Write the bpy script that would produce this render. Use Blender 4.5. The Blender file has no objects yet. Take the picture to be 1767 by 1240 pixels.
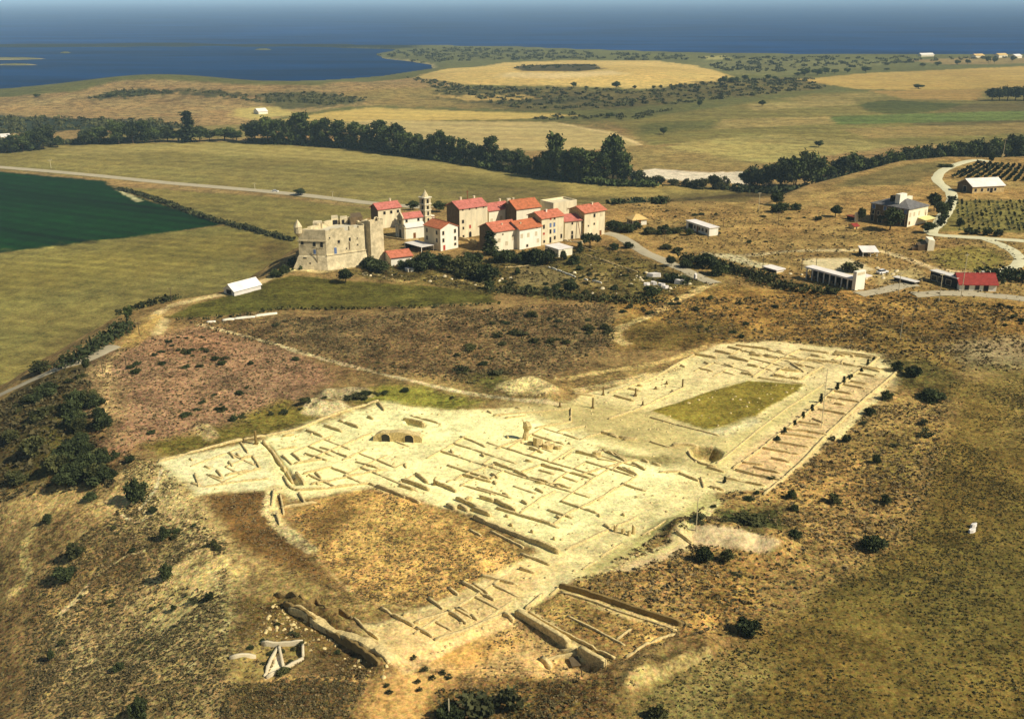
import bpy, math, random
import numpy as np

random.seed(7)
RNG = np.random.default_rng(11)
R = math.radians
S = bpy.context.scene

# ------------------------------------------------------------------ camera, world, sun, exposure
CAM_H = 85.0
FPX = 1767.0                      # focal length in photo pixels (photo is 1767 x 1240)
PITCH = math.atan(625.0 / FPX)    # horizon lies just above the top of the frame
cam_d = bpy.data.cameras.new("camera")
cam = bpy.data.objects.new("camera", cam_d)
S.collection.objects.link(cam)
cam.location = (0, 0, CAM_H)
cam.rotation_euler = (math.pi / 2 - PITCH, 0, 0)
cam_d.sensor_width = 36.0
cam_d.lens = 36.0
cam_d.clip_start = 1.0
cam_d.clip_end = 200000.0
S.camera = cam

SUN_EL, SUN_X, SUN_Y = R(42), 0.93, -0.36
world = bpy.data.worlds.new("World")
S.world = world
world.use_nodes = True
wn = world.node_tree
sky = wn.nodes.new("ShaderNodeTexSky")
sky.sky_type = 'NISHITA'
sky.sun_disc = False
sky.sun_elevation = SUN_EL
sky.sun_rotation = math.atan2(SUN_X, SUN_Y)
sky.air_density = 1.0
sky.dust_density = 0.6
bg = wn.nodes["Background"]
bg.inputs[1].default_value = 0.05
wn.links.new(sky.outputs[0], bg.inputs[0])

sun_d = bpy.data.lights.new("sun", 'SUN')
sun_d.energy = 4.4
sun_d.angle = R(0.5)
sun_d.color = (1.0, 0.93, 0.80)
sun = bpy.data.objects.new("sun", sun_d)
S.collection.objects.link(sun)
sun.location = (200, -100, 300)
_h = math.atan2(SUN_X, SUN_Y)
sun.rotation_euler = (math.pi / 2 - SUN_EL, 0, math.pi - _h)

S.view_settings.view_transform = 'Standard'
S.view_settings.look = 'None'
S.view_settings.gamma = 1.0
S.view_settings.use_curve_mapping = False
S.view_settings.exposure = 0.35
S.cycles.max_bounces = 5
S.cycles.diffuse_bounces = 2
S.cycles.glossy_bounces = 2
S.cycles.volume_bounces = 1
S.cycles.transparent_max_bounces = 8

# ------------------------------------------------------------------ maths
KALB = 1.0
def lin(c):
    c = np.asarray(c, float) / 255.0
    return np.where(c <= 0.04045, c / 12.92, ((c + 0.055) / 1.055) ** 2.4)
def C(r, g, b, k=1.0):
    v = lin((r, g, b)) * KALB * k
    if r < 200 and r > b + 20:      # the sky lends sunlit soil some blue of its own
        v[2] *= 0.84; v[1] *= 0.965; v = v * 1.08
    return tuple(np.clip(v, 0, 0.9))

CF, SF = math.cos(PITCH), math.sin(PITCH)
def rays(px, py):
    px = np.asarray(px, float); py = np.asarray(py, float)
    a = (px - 883.5); b = (620.0 - py)
    d = np.stack([a, FPX * CF + b * SF, -FPX * SF + b * CF], -1)
    return d / np.linalg.norm(d, axis=-1, keepdims=True)
def P(px, py, z):
    d = rays(px, py)
    t = (z - CAM_H) / d[..., 2]
    o = d * t[..., None]
    o[..., 2] = z
    return o
def proj(p):
    p = np.asarray(p, float)
    x, y, z = p[..., 0], p[..., 1], p[..., 2] - CAM_H
    w = y * CF - z * SF
    return 883.5 + FPX * x / w, 620.0 - FPX * (y * SF + z * CF) / w
def sst(a, b, x):
    t = np.clip((x - a) / (b - a), 0, 1)
    return t * t * (3 - 2 * t)

def _hash(ix, iy, seed):
    h = (ix.astype(np.int64) * 374761393 + iy.astype(np.int64) * 668265263 + seed * 1442695041) & 0x7fffffff
    h = ((h ^ (h >> 13)) * 1274126177) & 0x7fffffff
    h = h ^ (h >> 16)
    return (h & 0xffff) / 65535.0
def vnoise(x, y, s, seed=0):
    x = np.asarray(x, float) / s; y = np.asarray(y, float) / s
    ix = np.floor(x); iy = np.floor(y)
    fx = x - ix; fy = y - iy
    fx = fx * fx * (3 - 2 * fx); fy = fy * fy * (3 - 2 * fy)
    a = _hash(ix, iy, seed); b = _hash(ix + 1, iy, seed)
    c = _hash(ix, iy + 1, seed); d = _hash(ix + 1, iy + 1, seed)
    return (a + (b - a) * fx) * (1 - fy) + (c + (d - c) * fx) * fy - 0.5
def fbm(x, y, s, o=3, seed=0):
    r = 0; a = 1
    for k in range(o):
        r = r + a * vnoise(x, y, s / 2 ** k, seed + 17 * k)
        a *= 0.55
    return r
def seg_dist(x, y, a, b):
    dx, dy = b[0] - a[0], b[1] - a[1]
    l2 = dx * dx + dy * dy + 1e-9
    t = np.clip(((x - a[0]) * dx + (y - a[1]) * dy) / l2, 0, 1)
    return np.hypot(x - a[0] - t * dx, y - a[1] - t * dy)
def line_dist(x, y, pts):
    d = np.full(np.shape(x), 1e9)
    for a, b in zip(pts[:-1], pts[1:]):
        d = np.minimum(d, seg_dist(x, y, a, b))
    return d
def poly_sd(x, y, pts):
    """signed distance, positive inside"""
    d = np.full(np.shape(x), 1e9)
    ins = np.zeros(np.shape(x), bool)
    n = len(pts)
    for i in range(n):
        a, b = pts[i], pts[(i + 1) % n]
        d = np.minimum(d, seg_dist(x, y, a, b))
        if a[1] != b[1]:
            c = ((a[1] > y) != (b[1] > y)) & (x < (b[0] - a[0]) * (y - a[1]) / (b[1] - a[1]) + a[0])
            ins ^= c
    return np.where(ins, d, -d)
def smooth_line(pts, n=6):
    """Catmull-Rom through points"""
    p = np.asarray(pts, float)
    p = np.vstack([2 * p[0] - p[1], p, 2 * p[-1] - p[-2]])
    out = []
    for i in range(1, len(p) - 2):
        for k in range(n):
            t = k / n
            out.append(0.5 * ((2 * p[i]) + (-p[i - 1] + p[i + 1]) * t + (2 * p[i - 1] - 5 * p[i] + 4 * p[i + 1] - p[i + 2]) * t * t
                              + (-p[i - 1] + 3 * p[i] - 3 * p[i + 1] + p[i + 2]) * t ** 3))
    out.append(p[-2])
    return np.array(out)

# ------------------------------------------------------------------ the lie of the land
PLAIN, SEA = -28.0, -42.0
_rim_px = [(470, 1400), (400, 1240), (375, 1110), (400, 1010), (385, 945), (340, 870), (288, 806), (262, 775), (215, 752), (178, 715),
           (152, 655), (200, 596), (240, 548), (300, 520), (372, 506), (446, 484), (498, 462), (508, 440), (600, 385), (690, 362),
           (860, 348), (1060, 352), (1200, 346), (1330, 352), (1352, 340), (1400, 318), (1480, 298), (1560, 277), (1640, 270), (1720, 272), (1800, 268)]
RIM = [tuple(P(a, b, 0.0)[:2]) for a, b in _rim_px]
RIM = [(-25, -400), (-25, 40)] + RIM + [(900, 620), (1500, 400), (1500, -400)]
_land_px = [(-500, 180), (0, 171), (100, 167), (200, 158), (400, 152), (560, 148), (640, 142), (700, 132), (742, 120), (735, 112),
            (700, 106), (655, 101), (640, 94), (690, 84), (770, 80), (900, 82), (1000, 86), (1200, 92), (1400, 95), (1767, 95), (2300, 97)]
LAND = [tuple(P(a, b, SEA)[:2]) for a, b in _land_px]
LAND = LAND + [(6000, 1500), (6000, -600), (-6000, -600), (-6000, 900)]
SPIT = [tuple(P(a, b, SEA)[:2]) for a, b in [(-500, 84), (0, 80), (300, 78), (560, 79), (720, 82)]]
ISLETS = [(tuple(P(18, 102, SEA)[:2]), 90, 45), (tuple(P(30, 112, SEA)[:2]), 60, 22), (tuple(P(455, 86, SEA)[:2]), 26, 40), (tuple(P(117, 91, SEA)[:2]), 20, 26)]
def gauss(x, y, px, py, z, rx, ry, h, pw=2):
    c = P(px, py, z)
    return h * np.exp(-(np.abs((x - c[0]) / rx) ** pw + np.abs((y - c[1]) / ry) ** pw))
def zbase(x, y):
    x = np.asarray(x, float); y = np.asarray(y, float)
    wob = 5 * fbm(x, y, 55, 2, 3)
    sd = poly_sd(x, y, RIM) + wob * sst(0, 25, np.abs(poly_sd(x, y, RIM[:1] + RIM[1:])) ) * 0.6
    left = sst(-40, -75, x) * sst(330, 250, y)
    W = 42 + 30 * left
    t = np.clip(-sd / W, 0, 1)
    prof = t * t * (3 - 2 * t) * 0.7 + t * 0.3
    plain = PLAIN - 10 * sst(1250, 2100, y) + 1.2 * fbm(x, y, 260, 2, 5) * sst(40, 200, -sd)
    # hills on the plain
    plain = plain + gauss(x, y, 255, 150, -24, 130, 120, 18) + gauss(x, y, 450, 160, -24, 150, 110, 9) + gauss(x, y, 650, 156, -24, 150, 110, 8.5)
    plain = plain + gauss(x, y, 990, 125, -24, 250, 260, 15, 3) + gauss(x, y, 120, 172, -26, 80, 70, 3)
    z = plain * prof
    # plateau undulation
    inn = sst(0, 40, sd)
    z = z + inn * (1.6 * fbm(x, y, 90, 2, 9) + 0.5 * fbm(x, y, 25, 2, 21) * sst(330, 300, y))
    rough = sst(1, -12, sd) * sst(-75, -40, sd)
    z = z + rough * 2.0 * fbm(x, y, 16, 3, 31)
    # sea and lagoon
    land = np.maximum(poly_sd(x, y, LAND) + 16 * fbm(x, y, 120, 2, 41), 90 - line_dist(x, y, SPIT) + 60 * fbm(x, y, 200, 2, 43))
    for c, rx, ry in ISLETS:
        q = np.hypot((x - c[0]) / rx, (y - c[1]) / ry)
        land = np.maximum(land, 40 * (1 - q))
    w = sst(30, -30, land)
    z = np.where(land < 30, (1 - w) * np.minimum(z, SEA + 3.5 + 0.02 * np.maximum(land, -30)) + w * (SEA - 6), z)
    return z
# one fan-shaped grid of heights carries the ground mesh and answers every question about it
TH = np.concatenate([np.linspace(-62, -31, 50)[:-1], np.linspace(-31, 31, 1150), np.linspace(31, 62, 50)[1:]]) * math.pi / 180
DEP = np.concatenate([np.linspace(76, 42, 40)[:-1], np.linspace(42, 2.0, 980), np.linspace(2.0, 0.9, 24)[1:]]) * math.pi / 180
DD = (CAM_H + 14) / np.tan(DEP)
NR, NC = len(DD), len(TH)
GX = DD[:, None] * np.tan(TH)[None, :]
GY = np.repeat(DD[:, None], NC, 1)
GZ = zbase(GX.ravel(), GY.ravel()).reshape(NR, NC)
def G(px, py):
    """first hit of the sight line through a photo pixel with the land"""
    px = np.atleast_1d(np.asarray(px, float)); py = np.atleast_1d(np.asarray(py, float))
    d = rays(px, py)
    out = np.zeros((len(px), 3))
    for s in range(0, len(px), 4000):
        q = d[s:s + 4000]
        c = np.interp(np.arctan2(q[:, 0], q[:, 1]), TH, np.arange(NC))
        i = np.clip(c.astype(int), 0, NC - 2); f = c - i
        prof = GZ[:, i] * (1 - f) + GZ[:, i + 1] * f
        sl = q[:, 2] / q[:, 1]
        g = prof - (CAM_H + DD[:, None] * sl[None, :])
        r = np.argmax(g >= 0, 0)
        r = np.where((g >= 0).any(0), r, NR - 1); r = np.maximum(r, 1)
        k = np.arange(len(q))
        g0, g1 = g[r - 1, k], g[r, k]
        t = np.clip(-g0 / np.where(np.abs(g1 - g0) < 1e-9, 1, g1 - g0), 0, 1)
        y = DD[r - 1] + t * (DD[r] - DD[r - 1])
        out[s:s + 4000] = np.stack([y * q[:, 0] / q[:, 1], y, CAM_H + y * sl], -1)
    return out
def H(x, y):
    x = np.asarray(x, float); y = np.maximum(np.asarray(y, float), 25.0)
    c = np.interp(np.arctan2(x, y), TH, np.arange(NC)); i = np.clip(c.astype(int), 0, NC - 2); f = c - i
    r = np.interp(y, DD, np.arange(NR)); j = np.clip(r.astype(int), 0, NR - 2); g = r - j
    return (GZ[j, i] * (1 - f) + GZ[j, i + 1] * f) * (1 - g) + (GZ[j + 1, i] * (1 - f) + GZ[j + 1, i + 1] * f) * g
def GP(pts, zp=None):
    a = np.array(pts, float)
    if zp is not None:
        return P(a[:, 0], a[:, 1], zp)[:, :2]
    return G(a[:, 0], a[:, 1])[:, :2]

# earthworks: (photo polyline, half width m, rise m)
EARTH = []
def earth(pts, w, dz, zp=None):
    EARTH.append((GP(pts, zp), w, dz))
PITS = []
def pit(pts, dz, edge=0.5, zp=None):
    PITS.append((GP(pts, zp), dz, edge))
earth([(505, 1040), (560, 1075), (610, 1110), (665, 1143)], 2.0, 1.5)
earth([(492, 1045), (540, 1078), (590, 1115), (640, 1142)], 1.4, -1.1)
earth([(480, 1028), (520, 1032), (560, 1045), (600, 1062)], 1.2, -1.1)
earth([(500, 1030), (560, 1060), (630, 1085)], 1.6, 0.5)
earth([(1180, 918), (1250, 926), (1335, 944)], 3.4, 2.6)
earth([(880, 668), (915, 658), (950, 670), (940, 684)], 3.2, 1.1)
earth([(540, 700), (580, 702)], 2.5, 1.4)
earth([(570, 680), (620, 678)], 2.5, 1.4)
earth([(350, 740), (365, 748)], 2, 1.0)
earth([(1080, 1165), (1150, 1125), (1215, 1108)], 2.0, 1.3)
earth([(1085, 1180), (1160, 1150), (1222, 1124)], 1.2, 0.8)
earth([(990, 1006), (1100, 1035), (1200, 1068)], 2.2, 0.7)
pit([(1192, 775), (1205, 771), (1230, 772), (1244, 780), (1240, 790), (1222, 797), (1200, 793)], -2.4, 0.8)
pit([(930, 1060), (968, 1022), (1168, 1088), (1075, 1135), (1010, 1118)], 0.35, 0.7)
pit([(700, 1135), (880, 1068), (980, 1116), (1020, 1140), (1040, 1156), (960, 1166), (800, 1160)], -0.55, 0.5)
pit([(420, 1140), (450, 1112), (520, 1108), (524, 1135), (470, 1175), (410, 1178)], -0.5, 0.5)
pit([(930, 1140), (985, 1125), (1030, 1150), (990, 1165)], -0.6, 0.4)
pit([(700, 727), (735, 733), (730, 737), (697, 730)], -1.2, 0.4)
pit([(455, 765), (463, 765), (520, 835), (505, 838)], -0.7, 0.4)
pit([(1120, 712), (1290, 655), (1390, 663), (1250, 752)], 0.25, 0.6)
def dig_earth(X, Y, Z):
    for pts, w, dz in EARTH:
        lo = pts.min(0) - 4 * w; hi = pts.max(0) + 4 * w
        m = (X > lo[0]) & (X < hi[0]) & (Y > lo[1]) & (Y < hi[1])
        if m.any():
            x, y = X[m], Y[m]
            d = line_dist(x + 1.2 * vnoise(x, y, 3, 62), y + 1.2 * vnoise(x, y, 3, 63), pts)
            Z[m] += dz * np.exp(-(d / w) ** 2) * (1 + 0.5 * vnoise(x, y, 2.5, 61))
    for pts, dz, e in PITS:
        lo = pts.min(0) - 3; hi = pts.max(0) + 3
        m = (X > lo[0]) & (X < hi[0]) & (Y > lo[1]) & (Y < hi[1])
        if m.any():
            Z[m] += dz * sst(-e, e, poly_sd(X[m] + .5 * vnoise(X[m], Y[m], 2, 64), Y[m], pts))
dig_earth(GX, GY, GZ)

# ------------------------------------------------------------------ materials
MATS = {}
def nodes(m):
    m.use_nodes = True
    nt = m.node_tree
    return nt, nt.nodes["Principled BSDF"]
def mat(name, col, rough=0.9, vary=0.25, scale=1.5, bump=0.3, bscale=6.0, streak=False, spec=0.2):
    """plain stuff whose colour wanders a little"""
    if name in MATS:
        return MATS[name]
    m = bpy.data.materials.new(name)
    nt, b = nodes(m)
    b.inputs["Roughness"].default_value = rough
    b.inputs["Specular IOR Level"].default_value = spec
    tc = nt.nodes.new("ShaderNodeTexCoord")
    mp = nt.nodes.new("ShaderNodeMapping")
    nt.links.new(tc.outputs["Object"], mp.inputs[0])
    if streak:
        mp.inputs["Scale"].default_value = (1, 1, 0.25)
    n = nt.nodes.new("ShaderNodeTexNoise")
    n.inputs["Scale"].default_value = scale
    n.inputs["Detail"].default_value = 6
    n.inputs["Roughness"].default_value = 0.65
    nt.links.new(mp.outputs[0], n.inputs["Vector"])
    r = nt.nodes.new("ShaderNodeMapRange")
    r.inputs[1].default_value = 0.3; r.inputs[2].default_value = 0.7
    r.inputs[3].default_value = 1 - vary; r.inputs[4].default_value = 1 + vary
    nt.links.new(n.outputs[0], r.inputs[0])
    mx = nt.nodes.new("ShaderNodeVectorMath"); mx.operation = 'SCALE'
    mx.inputs[0].default_value = col
    nt.links.new(r.outputs[0], mx.inputs["Scale"])
    nt.links.new(mx.outputs[0], b.inputs["Base Color"])
    if bump:
        n2 = nt.nodes.new("ShaderNodeTexNoise")
        n2.inputs["Scale"].default_value = bscale
        n2.inputs["Detail"].default_value = 4
        nt.links.new(tc.outputs["Object"], n2.inputs["Vector"])
        bp = nt.nodes.new("ShaderNodeBump")
        bp.inputs["Strength"].default_value = bump
        bp.inputs["Distance"].default_value = 0.2
        nt.links.new(n2.outputs[0], bp.inputs["Height"])
        nt.links.new(bp.outputs[0], b.inputs["Normal"])
    MATS[name] = m
    return m
def attr_mat(name, rough=0.95, fine=1.0, amt=0.5, bump=0.6, sheen=0.0):
    """colour from the mesh's own colour attribute, mottled at several sizes"""
    m = bpy.data.materials.new(name)
    nt, b = nodes(m)
    b.inputs["Roughness"].default_value = rough
    b.inputs["Specular IOR Level"].default_value = 0.08
    at = nt.nodes.new("ShaderNodeAttribute"); at.attribute_name = "Col"
    mk = nt.nodes.new("ShaderNodeAttribute"); mk.attribute_name = "Mott"
    tc = nt.nodes.new("ShaderNodeTexCoord")
    acc = None
    for sc, lo, hi, det in ((0.11, 0.38, 0.62, 6), (0.8, 0.38, 0.62, 4), (2.4, 0.36, 0.64, 3)):
        n = nt.nodes.new("ShaderNodeTexNoise")
        n.inputs["Scale"].default_value = sc * fine
        n.inputs["Detail"].default_value = det
        n.inputs["Roughness"].default_value = 0.7
        nt.links.new(tc.outputs["Object"], n.inputs["Vector"])
        r = nt.nodes.new("ShaderNodeMapRange")
        r.inputs[1].default_value = lo; r.inputs[2].default_value = hi
        r.inputs[3].default_value = -amt; r.inputs[4].default_value = amt
        nt.links.new(n.outputs[0], r.inputs[0])
        if acc is None:
            acc = r.outputs[0]
        else:
            a = nt.nodes.new("ShaderNodeMath"); a.operation = 'ADD'
            nt.links.new(acc, a.inputs[0]); nt.links.new(r.outputs[0], a.inputs[1])
            acc = a.outputs[0]
    ml = nt.nodes.new("ShaderNodeMath"); ml.operation = 'MULTIPLY_ADD'
    nt.links.new(acc, ml.inputs[0]); nt.links.new(mk.outputs["Fac"], ml.inputs[1]); ml.inputs[2].default_value = 1.0
    mx = nt.nodes.new("ShaderNodeMath"); mx.operation = 'MAXIMUM'; mx.inputs[1].default_value = 0.25
    nt.links.new(ml.outputs[0], mx.inputs[0])
    vs = nt.nodes.new("ShaderNodeVectorMath"); vs.operation = 'SCALE'
    nt.links.new(at.outputs["Color"], vs.inputs[0]); nt.links.new(mx.outputs[0], vs.inputs["Scale"])
    nc = nt.nodes.new("ShaderNodeTexNoise"); nc.inputs["Scale"].default_value = 1.7 * fine; nc.inputs["Detail"].default_value = 3
    nt.links.new(tc.outputs["Object"], nc.inputs["Vector"])
    tn = nt.nodes.new("ShaderNodeVectorMath"); tn.operation = 'SUBTRACT'; tn.inputs[1].default_value = (.5, .5, .5)
    nt.links.new(nc.outputs["Color"], tn.inputs[0])
    ts = nt.nodes.new("ShaderNodeVectorMath"); ts.operation = 'SCALE'
    tm = nt.nodes.new("ShaderNodeMath"); tm.operation = 'MULTIPLY'; tm.inputs[1].default_value = 1.15
    nt.links.new(mk.outputs["Fac"], tm.inputs[0])
    nt.links.new(tn.outputs[0], ts.inputs[0]); nt.links.new(tm.outputs[0], ts.inputs["Scale"])
    ta = nt.nodes.new("ShaderNodeVectorMath"); ta.operation = 'ADD'; ta.inputs[1].default_value = (1, 1, 1)
    nt.links.new(ts.outputs[0], ta.inputs[0])
    tt = nt.nodes.new("ShaderNodeVectorMath"); tt.operation = 'MULTIPLY'
    nt.links.new(ta.outputs[0], tt.inputs[0]); nt.links.new(vs.outputs[0], tt.inputs[1])
    nt.links.new(tt.outputs[0], b.inputs["Base Color"])
    n2 = nt.nodes.new("ShaderNodeTexNoise"); n2.inputs["Scale"].default_value = 1.4; n2.inputs["Detail"].default_value = 6
    n2.inputs["Roughness"].default_value = 0.75
    nt.links.new(tc.outputs["Object"], n2.inputs["Vector"])
    bp = nt.nodes.new("ShaderNodeBump"); bp.inputs["Distance"].default_value = 0.7
    bs = nt.nodes.new("ShaderNodeMath"); bs.operation = 'MULTIPLY'; bs.inputs[1].default_value = bump
    nt.links.new(mk.outputs["Fac"], bs.inputs[0]); nt.links.new(bs.outputs[0], bp.inputs["Strength"])
    nt.links.new(n2.outputs[0], bp.inputs["Height"])
    nt.links.new(bp.outputs[0], b.inputs["Normal"])
    MATS[name] = m
    return m
def tile_mat(name, col, col2):
    """clay tiles: rolls down the slope plus patchy weathering"""
    m = bpy.data.materials.new(name)
    nt, b = nodes(m)
    b.inputs["Roughness"].default_value = 0.85
    b.inputs["Specular IOR Level"].default_value = 0.15
    tc = nt.nodes.new("ShaderNodeTexCoord")
    n = nt.nodes.new("ShaderNodeTexNoise"); n.inputs["Scale"].default_value = 0.9; n.inputs["Detail"].default_value = 6; n.inputs["Roughness"].default_value = 0.75
    nt.links.new(tc.outputs["Object"], n.inputs["Vector"])
    cr = nt.nodes.new("ShaderNodeValToRGB")
    cr.color_ramp.elements[0].position = 0.34; cr.color_ramp.elements[0].color = (*col2, 1)
    cr.color_ramp.elements[1].position = 0.58; cr.color_ramp.elements[1].color = (*col, 1)
    nt.links.new(n.outputs[0], cr.inputs[0])
    nt.links.new(cr.outputs[0], b.inputs["Base Color"])
    uv = nt.nodes.new("ShaderNodeUVMap"); uv.uv_map = "UVMap"
    w = nt.nodes.new("ShaderNodeTexWave"); w.inputs["Scale"].default_value = 0.9; w.inputs["Distortion"].default_value = 0.4
    nt.links.new(uv.outputs[0], w.inputs["Vector"])
    bp = nt.nodes.new("ShaderNodeBump"); bp.inputs["Strength"].default_value = 0.5; bp.inputs["Distance"].default_value = 0.12
    nt.links.new(w.outputs[0], bp.inputs["Height"]); nt.links.new(bp.outputs[0], b.inputs["Normal"])
    MATS[name] = m
    return m
def leaf_mat(name, a, bcol):
    """foliage whose green differs from leaf clump to leaf clump (Col attribute holds the clump's tone)"""
    m = bpy.data.materials.new(name)
    nt, b = nodes(m)
    b.inputs["Roughness"].default_value = 0.8
    b.inputs["Specular IOR Level"].default_value = 0.1
    at = nt.nodes.new("ShaderNodeAttribute"); at.attribute_name = "Tone"
    oi = nt.nodes.new("ShaderNodeObjectInfo")
    ad = nt.nodes.new("ShaderNodeMath"); ad.operation = 'MULTIPLY_ADD'; ad.inputs[1].default_value = 0.35
    nt.links.new(oi.outputs["Random"], ad.inputs[0]); nt.links.new(at.outputs["Fac"], ad.inputs[2])
    cr = nt.nodes.new("ShaderNodeValToRGB")
    cr.color_ramp.elements[0].position = 0.1; cr.color_ramp.elements[0].color = (*a, 1)
    cr.color_ramp.elements[1].position = 1.1; cr.color_ramp.elements[1].color = (*bcol, 1)
    nt.links.new(ad.outputs[0], cr.inputs[0])
    nt.links.new(cr.outputs[0], b.inputs["Base Color"])
    MATS[name] = m
    return m

# ------------------------------------------------------------------ mesh helpers
def new_obj(name, me, parent=None):
    o = bpy.data.objects.new(name, me)
    S.collection.objects.link(o)
    if parent is not None:
        o.parent = parent
    return o
def fast_mesh(name, verts, faces_flat, loop_tot):
    """verts (n,3); faces_flat: vertex indices; loop_tot: corners per face (int or array)"""
    me = bpy.data.meshes.new(name)
    n = len(verts)
    faces_flat = np.asarray(faces_flat, np.int32).ravel()
    if np.isscalar(loop_tot):
        nf = len(faces_flat) // loop_tot
        tot = np.full(nf, loop_tot, np.int32)
    else:
        tot = np.asarray(loop_tot, np.int32); nf = len(tot)
    me.vertices.add(n); me.loops.add(len(faces_flat)); me.polygons.add(nf)
    me.vertices.foreach_set("co", np.asarray(verts, np.float32).ravel())
    me.loops.foreach_set("vertex_index", faces_flat)
    st = np.zeros(nf, np.int32); st[1:] = np.cumsum(tot)[:-1]
    me.polygons.foreach_set("loop_start", st)
    me.update(calc_edges=True)
    return me
class MB:
    """collects faces with material slots, links them as one object"""
    def __init__(s):
        s.v = []; s.f = []; s.m = []; s.mats = []; s.uv = []
    def mi(s, m):
        if m not in s.mats:
            s.mats.append(m)
        return s.mats.index(m)
    def face(s, pts, m, uv=None):
        i = len(s.v)
        s.v += [tuple(p) for p in pts]
        s.f.append(tuple(range(i, i + len(pts)))); s.m.append(s.mi(m))
        s.uv.append(uv or [(0, 0)] * len(pts))
    def prism(s, base, z0, z1, m, top=None, taper=1.0, bottom=False, topm=None):
        """base: list of xy (ccw); z0/z1 scalars or lists; taper shrinks the top about the centre"""
        n = len(base)
        cx = sum(p[0] for p in base) / n; cy = sum(p[1] for p in base) / n
        Z0 = z0 if hasattr(z0, '__len__') else [z0] * n
        Z1 = z1 if hasattr(z1, '__len__') else [z1] * n
        b = [(p[0], p[1], Z0[i]) for i, p in enumerate(base)]
        t = [(cx + (p[0] - cx) * taper, cy + (p[1] - cy) * taper, Z1[i]) for i, p in enumerate(base)]
        for i in range(n):
            j = (i + 1) % n
            s.face([b[i], b[j], t[j], t[i]], m)
        s.face(t, topm or m)
        if bottom:
            s.face(b[::-1], m)
    def box(s, x0, y0, z0, x1, y1, z1, m, topm=None):
        s.prism([(x0, y0), (x1, y0), (x1, y1), (x0, y1)], z0, z1, m, bottom=True, topm=topm)
    def slab(s, quad, th, m):
        """quad of 3-D points (ccw from outside) thickened downwards"""
        q = [np.array(p, float) for p in quad]
        lo = [p - np.array((0, 0, th)) for p in q]
        u = q[1] - q[0]; v = q[-1] - q[0]
        lu = np.linalg.norm(u); lv = np.linalg.norm(v)
        n = len(q)
        uv = []
        for p in q:
            d = p - q[0]
            uv.append((float(np.dot(d, u) / max(lu, 1e-6)), float(np.dot(d, v) / max(lv, 1e-6))))
        s.face(q, m, uv)
        s.face(lo[::-1], m)
        for i in range(n):
            j = (i + 1) % n
            s.face([lo[i], lo[j], q[j], q[i]], m)
    def tube(s, a, b, r0, r1, m, n=6):
        a = np.array(a, float); b = np.array(b, float)
        d = b - a; d /= max(np.linalg.norm(d), 1e-9)
        x = np.cross(d, (0, 0, 1) if abs(d[2]) < 0.9 else (1, 0, 0)); x /= np.linalg.norm(x)
        y = np.cross(d, x)
        c = [(math.cos(2 * math.pi * k / n), math.sin(2 * math.pi * k / n)) for k in range(n)]
        A = [a + r0 * (x * p + y * q) for p, q in c]; B = [b + r1 * (x * p + y * q) for p, q in c]
        for k in range(n):
            j = (k + 1) % n
            s.face([A[j], A[k], B[k], B[j]], m)
        s.face(B[::-1], m); s.face(A, m)
    def build(s, name, parent=None, weld=False):
        me = bpy.data.meshes.new(name)
        me.from_pydata(s.v, [], s.f)
        for m in s.mats:
            me.materials.append(m)
        me.polygons.foreach_set("material_index", s.m)
        ul = me.uv_layers.new(name="UVMap")
        ul.data.foreach_set("uv", np.array([c for f in s.uv for c in f], np.float32).ravel())
        me.update()
        return new_obj(name, me, parent)
def tag(o, label, cat, group=None):
    o["label"] = label; o["category"] = cat; o["kind"] = "thing"
    if group:
        o["group"] = group
    return o
def empty(name, loc, label, cat, group=None, rz=0.0):
    o = bpy.data.objects.new(name, None)
    S.collection.objects.link(o)
    o.location = loc; o.rotation_euler = (0, 0, rz)
    o.empty_display_size = 0.5
    return tag(o, label, cat, group)
def setkind(o, k):
    o["kind"] = k
    return o

# ------------------------------------------------------------------ ground colours (photo polygon, colour, feather m, mottling)
ZONES = []
def zone(pts, col, f=1.5, mott=0.5, zp=None, warp=1.0, k=1.0):
    ZONES.append((GP(pts, zp), np.array(C(*col)) * k, f, mott, warp))
PL = PLAIN
# --- the plain and far land
zone([(-900, 215), (2700, 215), (2700, 60), (-900, 60)], (92, 92, 50), 60, .5, PL)
zone([(-600, 89), (0, 84), (300, 82), (560, 83), (720, 86), (720, 70), (-600, 70)], (24, 34, 28), 30, .5, SEA)
zone([(-60, 172), (130, 158), (200, 140), (300, 139), (420, 146), (560, 148), (640, 141), (720, 134), (800, 150), (760, 175), (600, 184), (520, 196), (400, 218), (200, 212), (-60, 207)], (140, 118, 76), 10, .8)
zone([(150, 172), (210, 155), (300, 156), (310, 160), (220, 168)], (62, 66, 38), 6, .8, None, 3)
zone([(300, 152), (400, 160), (440, 166), (360, 168), (310, 163)], (84, 80, 48), 6, .8, None, 3)
zone([(440, 162), (540, 158), (640, 168), (600, 182), (480, 190), (450, 176)], (84, 82, 50), 10, .6, None, 3)
zone([(-60, 198), (120, 204), (260, 208), (340, 222), (100, 226), (-60, 236)], (48, 56, 38), 8, .6, None, 2)
zone([(-20, 236), (24, 230), (24, 240), (-20, 246)], (190, 170, 120), 4, .3)
zone([(405, 186), (470, 184), (520, 196), (440, 206), (400, 200)], (168, 152, 90), 6, .4)
zone([(480, 208), (560, 194), (640, 186), (760, 190), (960, 196), (1000, 200), (880, 206), (620, 210)], (172, 150, 86), 5, .3)
zone([(560, 216), (640, 207), (960, 211), (1060, 228), (1108, 252), (1040, 258), (800, 262), (700, 250)], (166, 148, 98), 5, .3)
zone([(600, 160), (740, 150), (820, 168), (900, 190), (760, 186), (640, 182)], (128, 112, 66), 10, .6, None, 3)
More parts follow.
